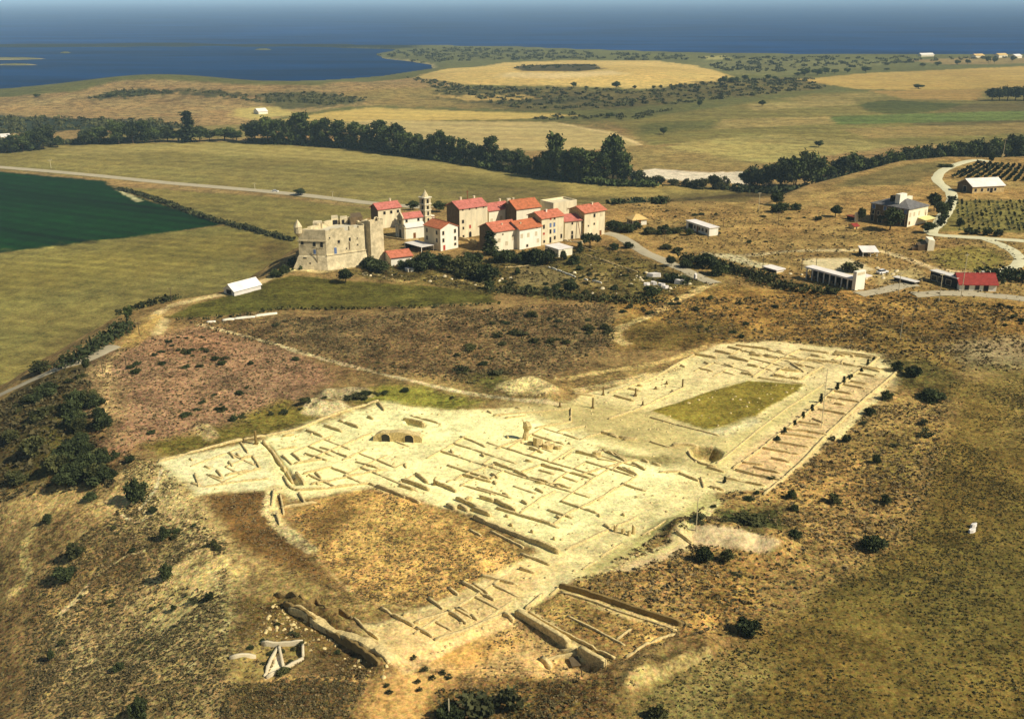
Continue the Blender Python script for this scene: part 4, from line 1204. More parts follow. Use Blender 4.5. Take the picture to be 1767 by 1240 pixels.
# ------------------------------------------------------------------ outlying buildings
def outliers():
    a = House("farmhouse", "large old farmhouse with grey roof and white rooftop tower at right", (1568.8, 361), 392, (1602.4, 354), (1494.7, 351.5), cat="farmhouse", sink=3)
    a.walls(M_CREAM, 'hip', 2.6, M_GREYSTONE_SHADE).roof(M_SLATE, .4)
    W, D, h = a.W, a.D, a.h
    b = MB(); b.box(W * .15, D * .34, h + .2, W * .5, D * .46, h + 4.6, M_WHITE); b.box(W * .5 + .003, D * .36, h + .2, W * .85, D * .44, h + 3.0, M_CREAM); b.build("rooftop_tower", a.rf)
    b = MB(); b.box(W * .2, D * .55, h + .2, W * .35, D * .62, h + 3.6, M_DARK); b.build("chimney", a.rf)
    for u in (.08, .24, .62, .92):
        a.win('l', u, .82, 1.4, 1.7, M_BLUE)
    a.wins('l', (.1, .5, .78, .92), (.5,), w=1.1, ht=1.4)
    a.win('l', .12, .2, 1.6, 2.6, M_DARK, name="door"); a.win('l', .72, .14, 1.8, 2.2, M_GLASS, arch=True, name="door"); a.win('l', .93, .18, 1.4, 2.4)
    a.wins('f', (.1, .3, .55, .88), (.66,), w=.8, ht=1.4, pane=M_FRAME); a.win('f', .9, .55, .7, 1.1, M_DOOR); a.win('f', .1, .2, .8, 1.2, M_DOOR)
    b = MB(); b.slab([(W * .5, -3.4, h * .34), (W + 1.0, -3.4, h * .34), (W + 1.0, -.06, h * .42), (W * .5, -.06, h * .42)], .12, M_YEL)
    aw = b.build("awning", a.root)
    for x in (W * .52, W + .8):
        p = MB(); p.tube((x, -3.2, -1.5), (x, -3.2, h * .34 - .12), .06, .06, M_WOOD, 5); p.build("post", aw)
    a = House("shed", "low dark shed with rusty flat roof left of the farmhouse", (1475, 375.5), 381, (1482, 374.5), (1437, 376), cat="shed")
    a.walls(M_GREYSTONE_SHADE, 'flat', .2, M_DARK).roof(M_RUST, .4, .25)
    a = House("wall_stub", "upright pale wall end beside the rusty roofed shed", (1478, 368), 383, (1482.5, 367.5), depth=.8, cat="wall"); a.walls(M_CREAM, 'flat', .1).roof(M_FRAME, .05, .1)
    a = House("hut", "little yellow hut with red roof in front of farmhouse", (1474, 391), 395.5, (1483, 390), (1467, 388), cat="hut")
    a.walls(M_OCHRE, 'gx', .7).roof(M_TILE_R, .2, .12); a.win('f', .5, .4, .5, .9, M_DARK, name="door")
    a = House("barn", "long barn with pale sheet roof beside the vineyard rows", (1679, 322), 334, (1733.5, 319.5), (1656, 315), cat="barn")
    a.walls(M_STONE, 'gx', 2.6, M_GREYSTONE_SHADE).roof(M_SHEET, .5, .15)
    a.wins('f', (.1, .3, .5, .72), (.45,), w=1.2, ht=1.4); a.win('f', .6, .3, 1.6, 2.4, M_DARK, name="door"); a.win('l', .5, .4, 2.2, 2.6, M_DARK, name="door")
    a = House("bungalow", "white bungalow with ochre hipped roof right of village", (1092, 379.5), 389.5, (1116, 377.5), (1064.5, 376.8), cat="house")
    a.walls(M_WHITE, 'hip', 1.5, M_WHITE).roof(M_OCHRE, .5); a.wins('l', (.2, .5, .8), (.5,), w=1.1, ht=1.2); a.win('f', .5, .45, 1.0, 2.0, M_DOOR, name="door")
    a = House("long_building", "long low white flat roofed building right of the bungalow", (1224.3, 394), 407.5, (1239.8, 392.3), (1170.5, 382.5), cat="building")
    a.walls(M_WHITE, 'flat', .2).roof(M_SHEET, .3, .25); a.wins('l', (.12, .28, .42, .62), (.55,), w=1.2, ht=1.2); a.win('l', .5, .42, 1.1, 2.1, M_DOOR, name="door"); a.win('l', .8, .5, 3, 2, M_DARK, name="door")
    a = House("open_shelter", "small white open shelter on the slope below farmhouse", (1489, 435.5), 443, (1515.5, 435.5), depth=4.5, cat="shelter")
    W, D, h = a.W, a.D, a.h
    b = MB(); b.slab([(-.3, -.3, h + .2), (W + .3, -.3, h + .2), (W + .3, D + .3, h + 1.3), (-.3, D + .3, h + 1.3)], .2, M_SHEET); b.build("roof", a.root)
    for x in (.1, W * .5, W - .4):
        p = MB(); p.box(x, .1, -1.2, x + .3, .4, h - .02, M_WHITE); p.build("post", a.root)
    p = MB(); p.box(0, D - .3, -1.2, W, D, h + .9, M_GREYSTONE_SHADE); p.build("back_wall", a.root)
    # ruined hut
    o = G(1600, 433)[0]
    r = empty("ruined_hut", o, "ruined stone hut with one pale wall standing below farmhouse", "ruin")
    b = MB(); b.prism([(0, 0), (2.4, .2), (2.4, 3), (0, 3)], -1, [4.2, 3.6, 4.4, 4.6], M_CREAM); b.build("standing_wall", r)
    b = MB(); b.prism([(-3.2, .5), (-.003, .3), (-.003, 3), (-3.2, 3)], -1, [1.8, 2.6, 3.2, 2.2], M_GREYSTONE_SHADE); b.prism([(-5, 1), (-3.203, .8), (-3.203, 2.6), (-5, 2.4)], -1, [.7, 1.4, 1.6, .9], M_GREYSTONE_SHADE); b.build("fallen_wall", r)
    # long roadside canopy with a white end tower
    a = House("roadside_shelter", "very long white roofed shelter ending in a white tower block", (1473.5, 481.5), 501, (1489.5, 478), (1366, 464.3), cat="shelter")
    W, D, h = a.W, a.D, a.h
    b = MB(); b.box(-.2, .5, h - .55, W * .8, D, h, M_SHEET); b.build("roof", a.root)
    b = MB(); b.box(W * .55, 1, -1.5, W * .6, D - .5, h - .553, M_DARK); b.build("back_wall", a.root)
    for k in range(8):
        y = D * (.12 + .85 * k / 7)
        p = MB(); p.box(.2, y, -3, .5, y + .3, h - .553, M_WHITE); p.build("post", a.root)
    for k in range(7):
        y = D * (.14 + .85 * k / 7)
        p = MB(); p.box(.1, y + .6, -3, .25, y + D * .09, h * .3, M_GREYSTONE_SHADE); p.build("low_wall", a.root)
    p = MB(); p.box(0, -.8, -2, W, .45, h + 2.4, M_WHITE); p.box(W * .1, -.82, h + 1.2, W * .9, -.803, h + 2.0, M_FRAME); p.build("end_tower", a.root)
    p = MB(); p.box(W + .05, -.2, h - .3, W + 4.2, 2.4, h - .05, M_SHEET); p.build("side_canopy", a.root)
    a = House("pavilion", "small white flat pavilion at left end of the long shelter", (1340, 467), 471, (1353, 464.5), (1326.5, 459), cat="pavilion")
    a.walls(M_WHITE, 'flat', .1, M_DARK).roof(M_SHEET, .4, .3)
    a = House("long_shed", "long dark shed with pale roof joined to red roofed house", (1652, 481), 498, (1662, 479.5), (1596, 469), cat="shed")
    a.walls(M_DARK, 'flat', .3).roof(M_SHEETD, .3, .3); a.wins('l', (.3, .6, .85), (.4,), w=2, ht=1.6)
    a = House("house", "white house with bright red roof beside road at far right", (1656.5, 489.5), 501, (1720.5, 490.5), depth=7, cat="house")
    a.walls(M_WHITE, 'gx', 2.3).roof(M_TILE_R, .5); a.wins('f', (.2, .48), (.45,), w=1.3, ht=1.5); a.win('f', .72, .4, 1.5, 2.3, M_DARK, name="door"); a.chimney(.72, .6, .6, 1.0, M_WHITE)
    a = House("canopy", "low pale canopy roof between long shelter and long shed", (1578, 487), 492, (1584, 485.5), (1537, 480), cat="canopy")
    a.walls(M_DARK, 'flat', .1).roof(M_SHEETD, .4, .2)
    a = House("hangar", "white roofed hangar on the slope left of fort", (404.6, 506), 511, (450, 490.5), (369, 502.5), cat="hangar", sink=3, h=1.5)
    a.walls(M_SHEETD, 'gx', 1.7).roof(M_SHEET, .3, .12); a.win('l', .5, .6, 2.4, 1.4, M_DARK, name='door')
    a = House("far_house", "lone white house on the far hillside beyond the river trees", (446, 193), 197.5, (462, 192), (438, 191), cat="house")
    a.walls(M_WHITE, 'gx', 2.5).roof(M_SHEET, .4, .2)
    for (n_, yb, r_, dp, lab, mr) in (((1590, 95), 98, (1612, 94.5), 12, "long white building on the far coast", M_SHEET), ((1684, 96.5), 100, (1699, 96), 14, "leftmost pale house in the far coastal hamlet", M_OCHRE),
                                      ((1724, 95.5), 100, (1739, 95), 14, "middle pale house in the far coastal hamlet", M_OCHRE), ((1753, 97), 101, (1764, 96.5), 14, "rightmost white house in the far coastal hamlet", M_SHEET)):
        a = House("far_building", lab, n_, yb, r_, depth=dp, cat="building", group="buildings on the far coast")
        a.walls(M_CREAM, 'gx', 3).roof(mr, .5, .4)
    a = House("barn", "pale roofed barn at far left edge behind the fields", (2, 237), 240, (18, 236), depth=10, cat="barn"); a.walls(M_CREAM, 'gx', 2).roof(M_SHEETD, .3, .2)
    # cars
    def car(px_, py_, rz, label, m):
        p = G(px_, py_)[0]
        r = empty("parked_car", p, label, "car", None, rz)
        b = MB()
        b.prism([(-2.0, -.8), (2.0, -.8), (2.0, .8), (-2.0, .8)], .35, [.95, .85, .85, .95], m, bottom=True); b.build("body", r)
        b = MB(); b.prism([(-1.5, -.72), (.9, -.72), (.9, .72), (-1.5, .72)], .98, 1.45, M_GLASS, taper=.8, topm=m); b.build("cabin", r)
        for x in (-1.25, 1.25):
            for y in (-.8, .8):
                b = MB(); b.tube((x, y - .1, .33), (x, y + .1, .33), .33, .33, M_TYRE, 10); b.build("wheel", r)
    car(1522, 472, .5, "pale car parked on the dusty yard right of long shelter", M_CARW)
    car(475, 331.5, -.15, "white car driving on straight farm road behind fort", M_CARW)
outliers()

# ------------------------------------------------------------------ roads and paths: ribbons laid on the ground
def ribbon(name, pts, width, m, zp=None, lift=.10, jag=.25, n=8, kind="structure"):
    a = np.array(pts, float)
    w = P(a[:, 0], a[:, 1], zp) if zp is not None else G(a[:, 0], a[:, 1])
    c = smooth_line(w[:, :2], n)
    # resample so that the ribbon follows the ground
    seg = np.hypot(*np.diff(c, axis=0).T); s = np.concatenate([[0], np.cumsum(seg)])
    k = max(8, int(s[-1] / max(1.0, .008 * np.mean(c[:, 1]))))
    t = np.linspace(0, s[-1], min(k, 400))
    x = np.interp(t, s, c[:, 0]); y = np.interp(t, s, c[:, 1])
    dx = np.gradient(x); dy = np.gradient(y); L = np.hypot(dx, dy) + 1e-9
    nx, ny = -dy / L, dx / L
    rows = []
    for i, f in enumerate((-1, -.5, 0, .5, 1)):
        ww = width / 2 * (1 + jag * (vnoise(t, t * 0 + f * 9, 5, 5) + vnoise(t, t * 0 + f * 5, 1.6, 6))) if abs(f) == 1 else width / 2
        X, Y = x + nx * f * ww, y + ny * f * ww
        Z = H(X, Y) + lift * (1 if abs(f) < 1 else .3)
        rows.append(np.stack([X, Y, Z], -1))
    v = np.stack(rows, 1).reshape(-1, 3)
    m_ = len(t)
    i = np.arange(m_ - 1)[:, None] * 5 + np.arange(4)[None, :]
    q = np.stack([i + 1, i, i + 5, i + 6], -1).reshape(-1, 4)
    me = fast_mesh(name, v, q, 4)
    me.materials.append(m)
    me.polygons.foreach_set("use_smooth", np.ones(len(q), bool))
    return setkind(new_obj(name, me), kind)
ribbon("road", [(-60, 283), (0, 288), (100, 296), (180, 303), (300, 315), (420, 326), (540, 338), (640, 350), (740, 358), (800, 362)], 8.5, M_ROAD, PLAIN + .3, .35, .1)
ribbon("road", [(-80, 726), (0, 683), (50, 658), (110, 632), (150, 620), (178, 606), (196, 597)], 5.5, M_ROAD, None, .3, .12)
ribbon("road", [(1046, 402), (1066, 407), (1085, 418), (1110, 434), (1150, 452), (1180, 465), (1210, 480), (1236, 489)], 5.0, M_ROAD, None, .2, .15)
ribbon("lane", [(1767, 416), (1700, 411), (1622, 406), (1605, 400), (1620, 385), (1636, 360), (1643, 338), (1632, 325), (1618, 312), (1620, 300), (1640, 288), (1668, 279), (1692, 276), (1706, 280)], 5.0, M_TRACK2, None, .2, .2)
ribbon("lane", [(1700, 412), (1730, 424), (1756, 440), (1758, 455), (1735, 466), (1690, 472), (1640, 472)], 4.0, M_TRACK2, None, .2, .25)
ribbon("road", [(1480, 508), (1520, 502), (1560, 492), (1580, 490)], 5, M_ROAD, None, .2, .2)
ribbon("road", [(1575, 508), (1640, 506), (1700, 509), (1767, 516), (1850, 526)], 5.5, M_ROAD, None, .2, .2)

# ------------------------------------------------------------------ low walls of the dig
def wall_mesh(pts, hgt, wid, m, seed, zp=None, cell=.75, jit=1.0):
    a = np.array(pts, float)
    w = G(a[:, 0], a[:, 1])[:, :2]
    seg = np.hypot(*np.diff(w, axis=0).T); s = np.concatenate([[0], np.cumsum(seg)])
    k = max(3, int(s[-1] / cell) + 1)
    t = np.linspace(0, s[-1], k)
    x = np.interp(t, s, w[:, 0]); y = np.interp(t, s, w[:, 1])
    o = np.array((x[0], y[0], float(H(x[0], y[0]))))
    dx = np.gradient(x); dy = np.gradient(y); L = np.hypot(dx, dy) + 1e-9
    nx, ny = -dy / L, dx / L
    g = np.random.default_rng(seed)
    hh = hgt * (1 + jit * (.30 * (g.random(k) - .5) + .5 * vnoise(t, t * 0 + seed, 5, 3)))
    hh[[0, -1]] *= .75
    if k > 8 and jit > .5:
        hh[g.random(k) < .07] *= .3
    wl = wid / 2 * (1 + jit * .22 * (g.random(k) - .5)); wr = wid / 2 * (1 + jit * .22 * (g.random(k) - .5))
    zg = H(x, y)
    if k > 4:
        for _ in range(6):
            zg[1:-1] = .25 * zg[:-2] + .5 * zg[1:-1] + .25 * zg[2:]
    prof = [(-1.08, -.7, wl), (-1.0, .93, wl), (-.93, 1.0, wl), (.93, 1.0, wr), (1.0, .93, wr), (1.08, -.7, wr)]
    rows = []
    for f, hz, ww in prof:
        X, Y = x + nx * f * ww, y + ny * f * ww
        Z = zg + (hh * hz + .05 * hgt * (g.random(k) - .5) if hz > 0 else -.7)
        rows.append(np.stack([X, Y, Z], -1))
    v = np.stack(rows, 1).reshape(-1, 3) - o
    i = np.arange(k - 1)[:, None] * 6 + np.arange(5)[None, :]
    q = np.stack([i + 1, i, i + 6, i + 7], -1).reshape(-1, 4)
    fl = list(q.ravel()); tot = [4] * len(q)
    fl += [0, 1, 2, 3, 4, 5]; tot.append(6)
    e = (k - 1) * 6
    fl += [e + 5, e + 4, e + 3, e + 2, e + 1, e]; tot.append(6)
    me = fast_mesh("low_wall", v, fl, tot)
    me.materials.append(m)
    return me, o
WSEED = [0]
def wall(pts, label, hgt=.8, wid=.7, m=None, group=None, cat="wall", name="low_wall", jit=1.0):
    WSEED[0] += 1
    hgt *= .56; wid *= .44
    me, o = wall_mesh(pts, hgt, wid, m or M_RUIN, WSEED[0], jit=jit)
    ob = new_obj(name, me)
    ob.location = o
    return tag(ob, label, cat, group)
def walls(group, label, items, hgt=.8, wid=.7, m=None):
    for it in items:
        it = it if isinstance(it[0], tuple) else [(it[0], it[1]), (it[2], it[3])]
        wall(it, label, hgt, wid, m, group)

def A_(x, y): return (250 + x / 3.8756, 640 + y / 3.8756)
def B_(x, y): return (650 + x / 3.8756, 640 + y / 3.8756)
def C_(x, y): return (1050 + x / 3.2127, 560 + y / 3.2127)
def E_(x, y): return (350 + x / 3.6467, 900 + y / 3.6467)
def F_(x, y): return (750 + x / 3.2127, 880 + y / 3.2127)
def seg(f, *q): return [f(q[i], q[i + 1]) for i in range(0, len(q), 2)]

# west end of the dig
wall(seg(A_, 792, 478, 850, 545, 900, 620, 945, 678), "long tall straight wall casting dark shade at west end of dig", 1.6, 1.0)
wall(seg(A_, 948, 682, 990, 755), "wall continuing the long straight west wall toward the viewer", 1.2, .8)
wall(seg(A_, 928, 705, 960, 765, 990, 795, 1030, 795), "hooked wall at lower end of the long straight west wall", .9, .7)
wall(seg(A_, 1012, 692, 1070, 762), "short thick wall right of the hooked wall", 1.6, 1.1)
wall(seg(A_, 90, 607, 350, 535, 650, 460), "pale outer wall along the top left edge of dig", .7, 1.0)
wall(seg(A_, 660, 458, 1000, 398, 1200, 318, 1330, 268, 1560, 200), "pale outer wall along the top edge between west court and the dumps", .7, 1.0)
wall(seg(A_, 310, 750, 400, 775, 640, 740, 830, 722), "low pale terrace kerb above the dark grass of the west corner", .6, .9)
walls("small walls of the west rooms", "small low wall stub in the pale west corner of dig",
      [seg(A_, *q) for q in ((565, 545, 600, 585), (615, 555, 638, 577), (640, 480, 690, 550), (720, 570, 772, 652), (480, 665, 520, 712), (335, 690, 362, 772), (400, 640, 440, 655), (430, 700, 520, 720), (560, 610, 590, 640), (300, 590, 320, 600), (540, 700, 770, 655), (640, 590, 720, 570))], .8, .7)
walls("cross walls of the north rooms", "short slanting cross wall below the pale top edge of dig",
      [seg(A_, *q) for q in ((1080, 400, 1190, 442), (1200, 370, 1320, 410), (1300, 335, 1430, 382), (1490, 310, 1530, 326), (1560, 215, 1602, 267), (920, 440, 1000, 430))], .95, .7)
walls("walls of the west court", "low wall between the long straight west wall and the vaulted ruin",
      [seg(A_, *q) for q in ((985, 555, 1042, 602), (1070, 555, 1222, 602), (920, 570, 985, 628), (1170, 512, 1260, 540, 1362, 582), (1410, 610, 1562, 652), (1250, 650, 1370, 692), (860, 545, 1020, 510), (1140, 680, 1182, 722), (1140, 750, 1165, 760), (1000, 620, 1200, 590), (1060, 690, 1250, 640), (1110, 760, 1400, 700, 1620, 660))], .75, .65)
walls("walls beside the curving path", "wall stub beside the curving path in the dark grass",
      [seg(A_, *q) for q in ((1030, 820, 1076, 892), (905, 830, 920, 900, 930, 962), (865, 800, 850, 900), (880, 960, 905, 1030), (910, 920, 1150, 880), (1010, 800, 1200, 790, 1400, 765, 1500, 752))], .8, .7)
wall(seg(A_, 1500, 755, 1620, 800, 1744, 850), "pale slanting wall above the mound of dry grass", .9, .8)
# vaulted ruin
def vault(px_, py_, label, w=9, dep=5, hh=3.0, rz=-.1):
    o = G(px_, py_)[0]
    r = empty("vaulted_ruin", o, label, "ruin", None, rz)
    b = MB(); N = 9
    prof = [(-w / 2, -1)] + [(w / 2 * math.cos(a), hh * (.45 + .55 * math.sin(a)) * (1 + .12 * random.uniform(-1, 1))) for a in np.linspace(math.pi, 0, N)] + [(w / 2, -1)]
    for (x0, z0), (x1, z1) in zip(prof[:-1], prof[1:]):
        b.face([(x0, 0, z0), (x1, 0, z1), (x1 * .95, dep, z1 * .9), (x0 * .95, dep, z0 * .9)], M_RUIN)
    b.face([(x, 0, z) for x, z in prof[::-1]], M_RUIN); b.face([(x * .95, dep, z * .9) for x, z in prof], M_RUIN)
    b.build("masonry", r)
    for xx in (-w * .24, w * .24):
        b = MB(); q = [(xx - .9, -.3), (xx + .9, -.3)] + [(xx + .9 * math.cos(a), 1.0 + .7 * math.sin(a)) for a in np.linspace(0, math.pi, 7)]
        for (x0, z0), (x1, z1) in zip(q, q[1:] + q[:1]):
            b.face([(x0, -.22, z0), (x1, -.22, z1), (x1, .1, z1), (x0, .1, z0)], M_RUIN)
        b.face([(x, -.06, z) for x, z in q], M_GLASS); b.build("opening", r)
vault(686, 762, "stone vault ruin with two dark arched openings in the dig", 10, 2.2, 2.1)
# centre
wall(seg(B_, 180, 328, 320, 364), "short dark walled trench left of the centre of dig", 1.3, .9)
walls("walls behind the standing stump", "thin low wall between the top edge and jagged stump of masonry",
      [seg(B_, *q) for q in ((230, 300, 330, 328, 432, 356), (560, 440, 640, 470, 730, 512), (1060, 385, 1300, 340), (1300, 250, 1300, 340), (780, 300, 1300, 255), (860, 318, 1000, 300), (740, 270, 770, 285), (930, 248, 965, 255))], .6, .6)
walls("slanting walls of the central rooms", "slanting wall of the rooms in the centre of dig",
      [seg(B_, *q) for q in ((920, 672, 1040, 720, 1160, 750, 1302, 786), (1100, 632, 1230, 665, 1430, 722), (1510, 532, 1600, 570, 1660, 602), (575, 702, 770, 747), (780, 620, 930, 668), (1020, 520, 1112, 550), (1500, 415, 1612, 442), (1620, 450, 1744, 462), (1330, 545, 1480, 580), (1640, 655, 1744, 700))], .95, .7)
walls("pale cross walls of the central rooms", "pale low cross wall running up to the right in the central dig",
      [seg(B_, *q) for q in ((1180, 1030, 1290, 945, 1420, 890, 1620, 780, 1744, 700), (1360, 700, 1500, 655, 1740, 590), (1100, 632, 960, 680), (1300, 550, 1250, 590), (800, 520, 980, 455), (470, 745, 570, 702, 800, 620), (1360, 460, 1570, 390), (1210, 405, 1390, 370), (700, 700, 560, 770), (960, 950, 1100, 850, 1200, 800), (1480, 590, 1600, 610), (560, 760, 800, 830))], .55, .7)
wall(seg(B_, 650, 985, 800, 1050, 1000, 1130, 1222, 1222), "long tall dark faced wall along the lower side of central dig", 1.7, 1.2)
wall(seg(B_, 760, 1075, 870, 1130, 982, 1186), "thinner wall below and parallel to the long dark faced wall", .8, .6)
wall(seg(B_, 800, 920, 950, 965, 1180, 1032), "pale straight wall above the long dark faced wall", .8, .9)
wall(seg(B_, 1262, 1196, 1450, 1110, 1744, 975), "straight pale kerb beside the paved way through dig", .5, 1.0)
wall(seg(B_, 620, 1062, 700, 1105), "stub of wall at the edge of mound of dry grass", .6, .6)
walls("tall walls at the arched ruin", "tall dark faced wall left of the arched cellars",
      [seg(B_, *q) for q in ((165, 737, 260, 765, 352, 802), (385, 752, 460, 780, 532, 812), (260, 690, 340, 752), (0, 775, 150, 830, 290, 885), (150, 770, 250, 800))], 1.3, .8)
for k, (x0, y0, x1, y1, lab) in enumerate(((470, 902, 530, 926, "leftmost dark arched cellar front below the central rooms"), (548, 910, 616, 940, "middle dark arched cellar front below the central rooms"), (640, 930, 765, 972, "rightmost long cellar front below the central rooms"))):
    wall([B_(x0, y0), B_(x1, y1)], lab, 1.5, 1.3, M_RUIN, None, "ruin", "cellar_front")
walls("walls above the cellars", "broken wall just above the arched cellars",
      [seg(B_, *q) for q in ((530, 860, 610, 890, 700, 938), (590, 870, 640, 860), (785, 872, 850, 905, 932, 942), (690, 850, 790, 880))], 1.2, .8)
walls("stubs in the bright central court", "small stub of wall standing in the brightest central court",
      [seg(B_, *q) for q in ((995, 602, 1042, 612), (765, 690, 812, 718), (840, 824, 882, 836), (970, 872, 1008, 894), (1062, 792, 1116, 816), (1060, 745, 1122, 758), (1190, 775, 1222, 782), (700, 560, 722, 575), (495, 535, 512, 555), (890, 1030, 912, 1040), (860, 972, 884, 980), (1030, 1075, 1050, 1082), (1180, 1122, 1196, 1130), (1200, 975, 1230, 990), (1480, 965, 1496, 975), (1640, 960, 1662, 970), (1520, 1030, 1560, 1055), (870, 440, 880, 450), (185, 625, 200, 650), (780, 740, 800, 760), (1280, 485, 1300, 492))], .8, .7)
# jagged stump
def stump(px_, py_, label, items):
    o = G(px_, py_)[0]
    b = MB()
    for x, y, w, d, h in items:
        N = 7
        ring = [(x + w / 2 * math.cos(2 * math.pi * k / N) * random.uniform(.8, 1.15), y + d / 2 * math.sin(2 * math.pi * k / N) * random.uniform(.8, 1.15)) for k in range(N)]
        b.prism(ring, -.6, [h * random.uniform(.75, 1.15) for _ in range(N)], M_RUIN, taper=random.uniform(.7, 1.05))
    ob = b.build("masonry_stump"); ob.location = o
    return tag(ob, label, "ruin")
def jagged_stump():
    o = G(907, 758)[0]; b = MB(); N = 8
    prev = None
    for z, w, dx in ((-.6, 1.5, 0), (.6, 1.35, .05), (1.5, .95, .1), (2.1, 1.0, .25), (2.5, 1.9, .45), (3.3, 2.1, .35), (3.9, 1.3, .1)):
        ring = [(dx + w / 2 * math.cos(6.283 * k / N) * random.uniform(.75, 1.25), w * .36 * math.sin(6.283 * k / N) * random.uniform(.8, 1.2), z + random.uniform(-.15, .15)) for k in range(N)]
        if prev:
            for k in range(N):
                b.face([prev[k], prev[(k + 1) % N], ring[(k + 1) % N], ring[k]], M_RUIN)
        prev = ring
    b.face(prev, M_RUIN)
    ob = b.build("masonry_stump"); ob.location = o
    tag(ob, "jagged standing stump of masonry in the centre of dig", "ruin")
jagged_stump()
stump(928, 768, "lower lump of masonry right of the jagged stump", [(0, 0, 2.2, 1.4, 1.6), (1.8, -.3, 1.4, 1.2, 1.0), (-1.6, .3, 1.5, 1.0, .8)])
stump(946, 773, "flat broken block of masonry farther right of jagged stump", [(0, 0, 2.6, 1.5, 1.0), (2.0, -.2, 1.4, 1.0, .6)])
stump(1075, 920, "dark forked remains of masonry beside the paved way", [(-1.2, .6, .9, .7, 1.3), (0, 0, 1.0, .7, .9), (1.0, -.5, .8, .7, .8), (1.8, .2, .7, .6, 1.5)])
stump(1030, 787, "dark squat block of masonry at right of the central rooms", [(0, 0, 2.4, 1.2, 1.0)])
# upper right: forum, temple end and shops
walls("walls of the rear rooms", "low wall of the rooms at the far upper end of dig",
      [seg(C_, *q) for q in ((475, 167, 600, 189), (590, 150, 682, 167), (665, 182, 778, 207), (660, 127, 800, 160, 950, 192), (705, 117, 900, 142), (1060, 140, 1222, 162), (1255, 150, 1380, 168, 1492, 187), (1250, 158, 1470, 190), (950, 187, 1100, 200, 1292, 218), (640, 222, 692, 238), (770, 226, 832, 238), (870, 181, 936, 188), (930, 250, 1056, 263), (1025, 222, 1085, 234), (1120, 172, 1180, 182), (1240, 168, 1310, 178), (1300, 222, 1430, 240, 1582, 257), (1340, 178, 1360, 182), (930, 150, 965, 158), (780, 168, 850, 178))], 1.0, .8)
walls("pale walls running up the far end", "pale wall running up to the far end of dig",
      [seg(C_, *q) for q in ((800, 292, 930, 205, 1062, 138), (1066, 306, 1190, 230), (1430, 240, 1500, 180), (1290, 220, 1300, 200), (905, 285, 985, 235), (1085, 265, 1010, 215), (0, 525, 180, 462, 420, 352), (0, 380, 260, 290, 480, 165))], .6, .9)
wall(seg(C_, 735, 270, 802, 284), "dark short step at the upper left corner of grass court", .9, 1.0)
wall(seg(C_, 830, 296, 960, 315, 1092, 336), "kerb along the far edge of grass court", .6, 1.0)
wall(seg(C_, 915, 286, 1067, 307), "temple step wall behind the far edge of grass court", 1.2, .8)
wall(seg(C_, 230, 515, 420, 567, 612, 617), "low dark kerb along the near edge of grass court", .5, .6)
wall(seg(C_, 230, 650, 330, 680, 470, 712), "low wall in front of the near edge of grass court", .5, .6)
wall(seg(C_, 600, 770, 820, 590, 1000, 455, 1190, 332), "thin pale gutter wall along the open way beside grass court", .35, .8)
wall(seg(C_, 690, 800, 850, 685, 985, 580, 1210, 400, 1410, 240), "long front wall of the row of shops at right of dig", .7, .8)
wall(seg(C_, 860, 945, 1010, 820, 1110, 722, 1240, 580, 1400, 432, 1600, 262), "long rear wall of the row of shops at right edge of dig", .7, .9)
walls("cross walls of the shops", "low cross wall between two shops of the row at right of dig",
      [seg(C_, *q) for q in ((1410, 242, 1505, 263), (1385, 274, 1486, 293), (1300, 335, 1420, 357), (1235, 367, 1350, 388), (1205, 402, 1402, 434), (1160, 472, 1322, 500), (1130, 522, 1192, 546), (1052, 542, 1182, 561), (985, 582, 1100, 595, 1212, 611), (960, 607, 1166, 633), (930, 652, 1110, 681), (850, 687, 1056, 721), (900, 742, 1006, 766), (742, 767, 862, 781), (800, 792, 952, 826), (702, 807, 830, 840, 962, 866), (640, 852, 760, 875, 868, 896), (545, 792, 642, 820), (560, 900, 642, 922), (1250, 440, 1310, 450), (1340, 318, 1440, 332))], .75, .7, M_RUIN)
wall(seg(C_, 440, 705, 460, 740, 520, 775, 600, 790), "rough rim of round pit at near left side", .7, .7)
wall(seg(C_, 350, 672, 420, 668, 500, 682), "rough stony rim behind the round pit", 1.0, 1.0)
walls("low walls left of the forum", "small low wall on the bare ground left of grass court",
      [seg(C_, *q) for q in ((30, 396, 142, 426), (-200, 385, -75, 398), (110, 358, 180, 370), (400, 228, 425, 238), (530, 210, 560, 222), (500, 245, 580, 262), (160, 340, 190, 345), (350, 370, 365, 378))], .9, .8)
walls("rooms right of the centre", "low wall of the rooms between the central court and round pit",
      [seg(C_, *q) for q in ((0, 612, 60, 632), (80, 640, 150, 640), (50, 795, 155, 835), (130, 770, 205, 808), (185, 752, 220, 765), (240, 770, 290, 785), (390, 825, 500, 868), (0, 702, 100, 752), (280, 820, 400, 815), (20, 810, 60, 780), (510, 850, 530, 905))], .75, .7)
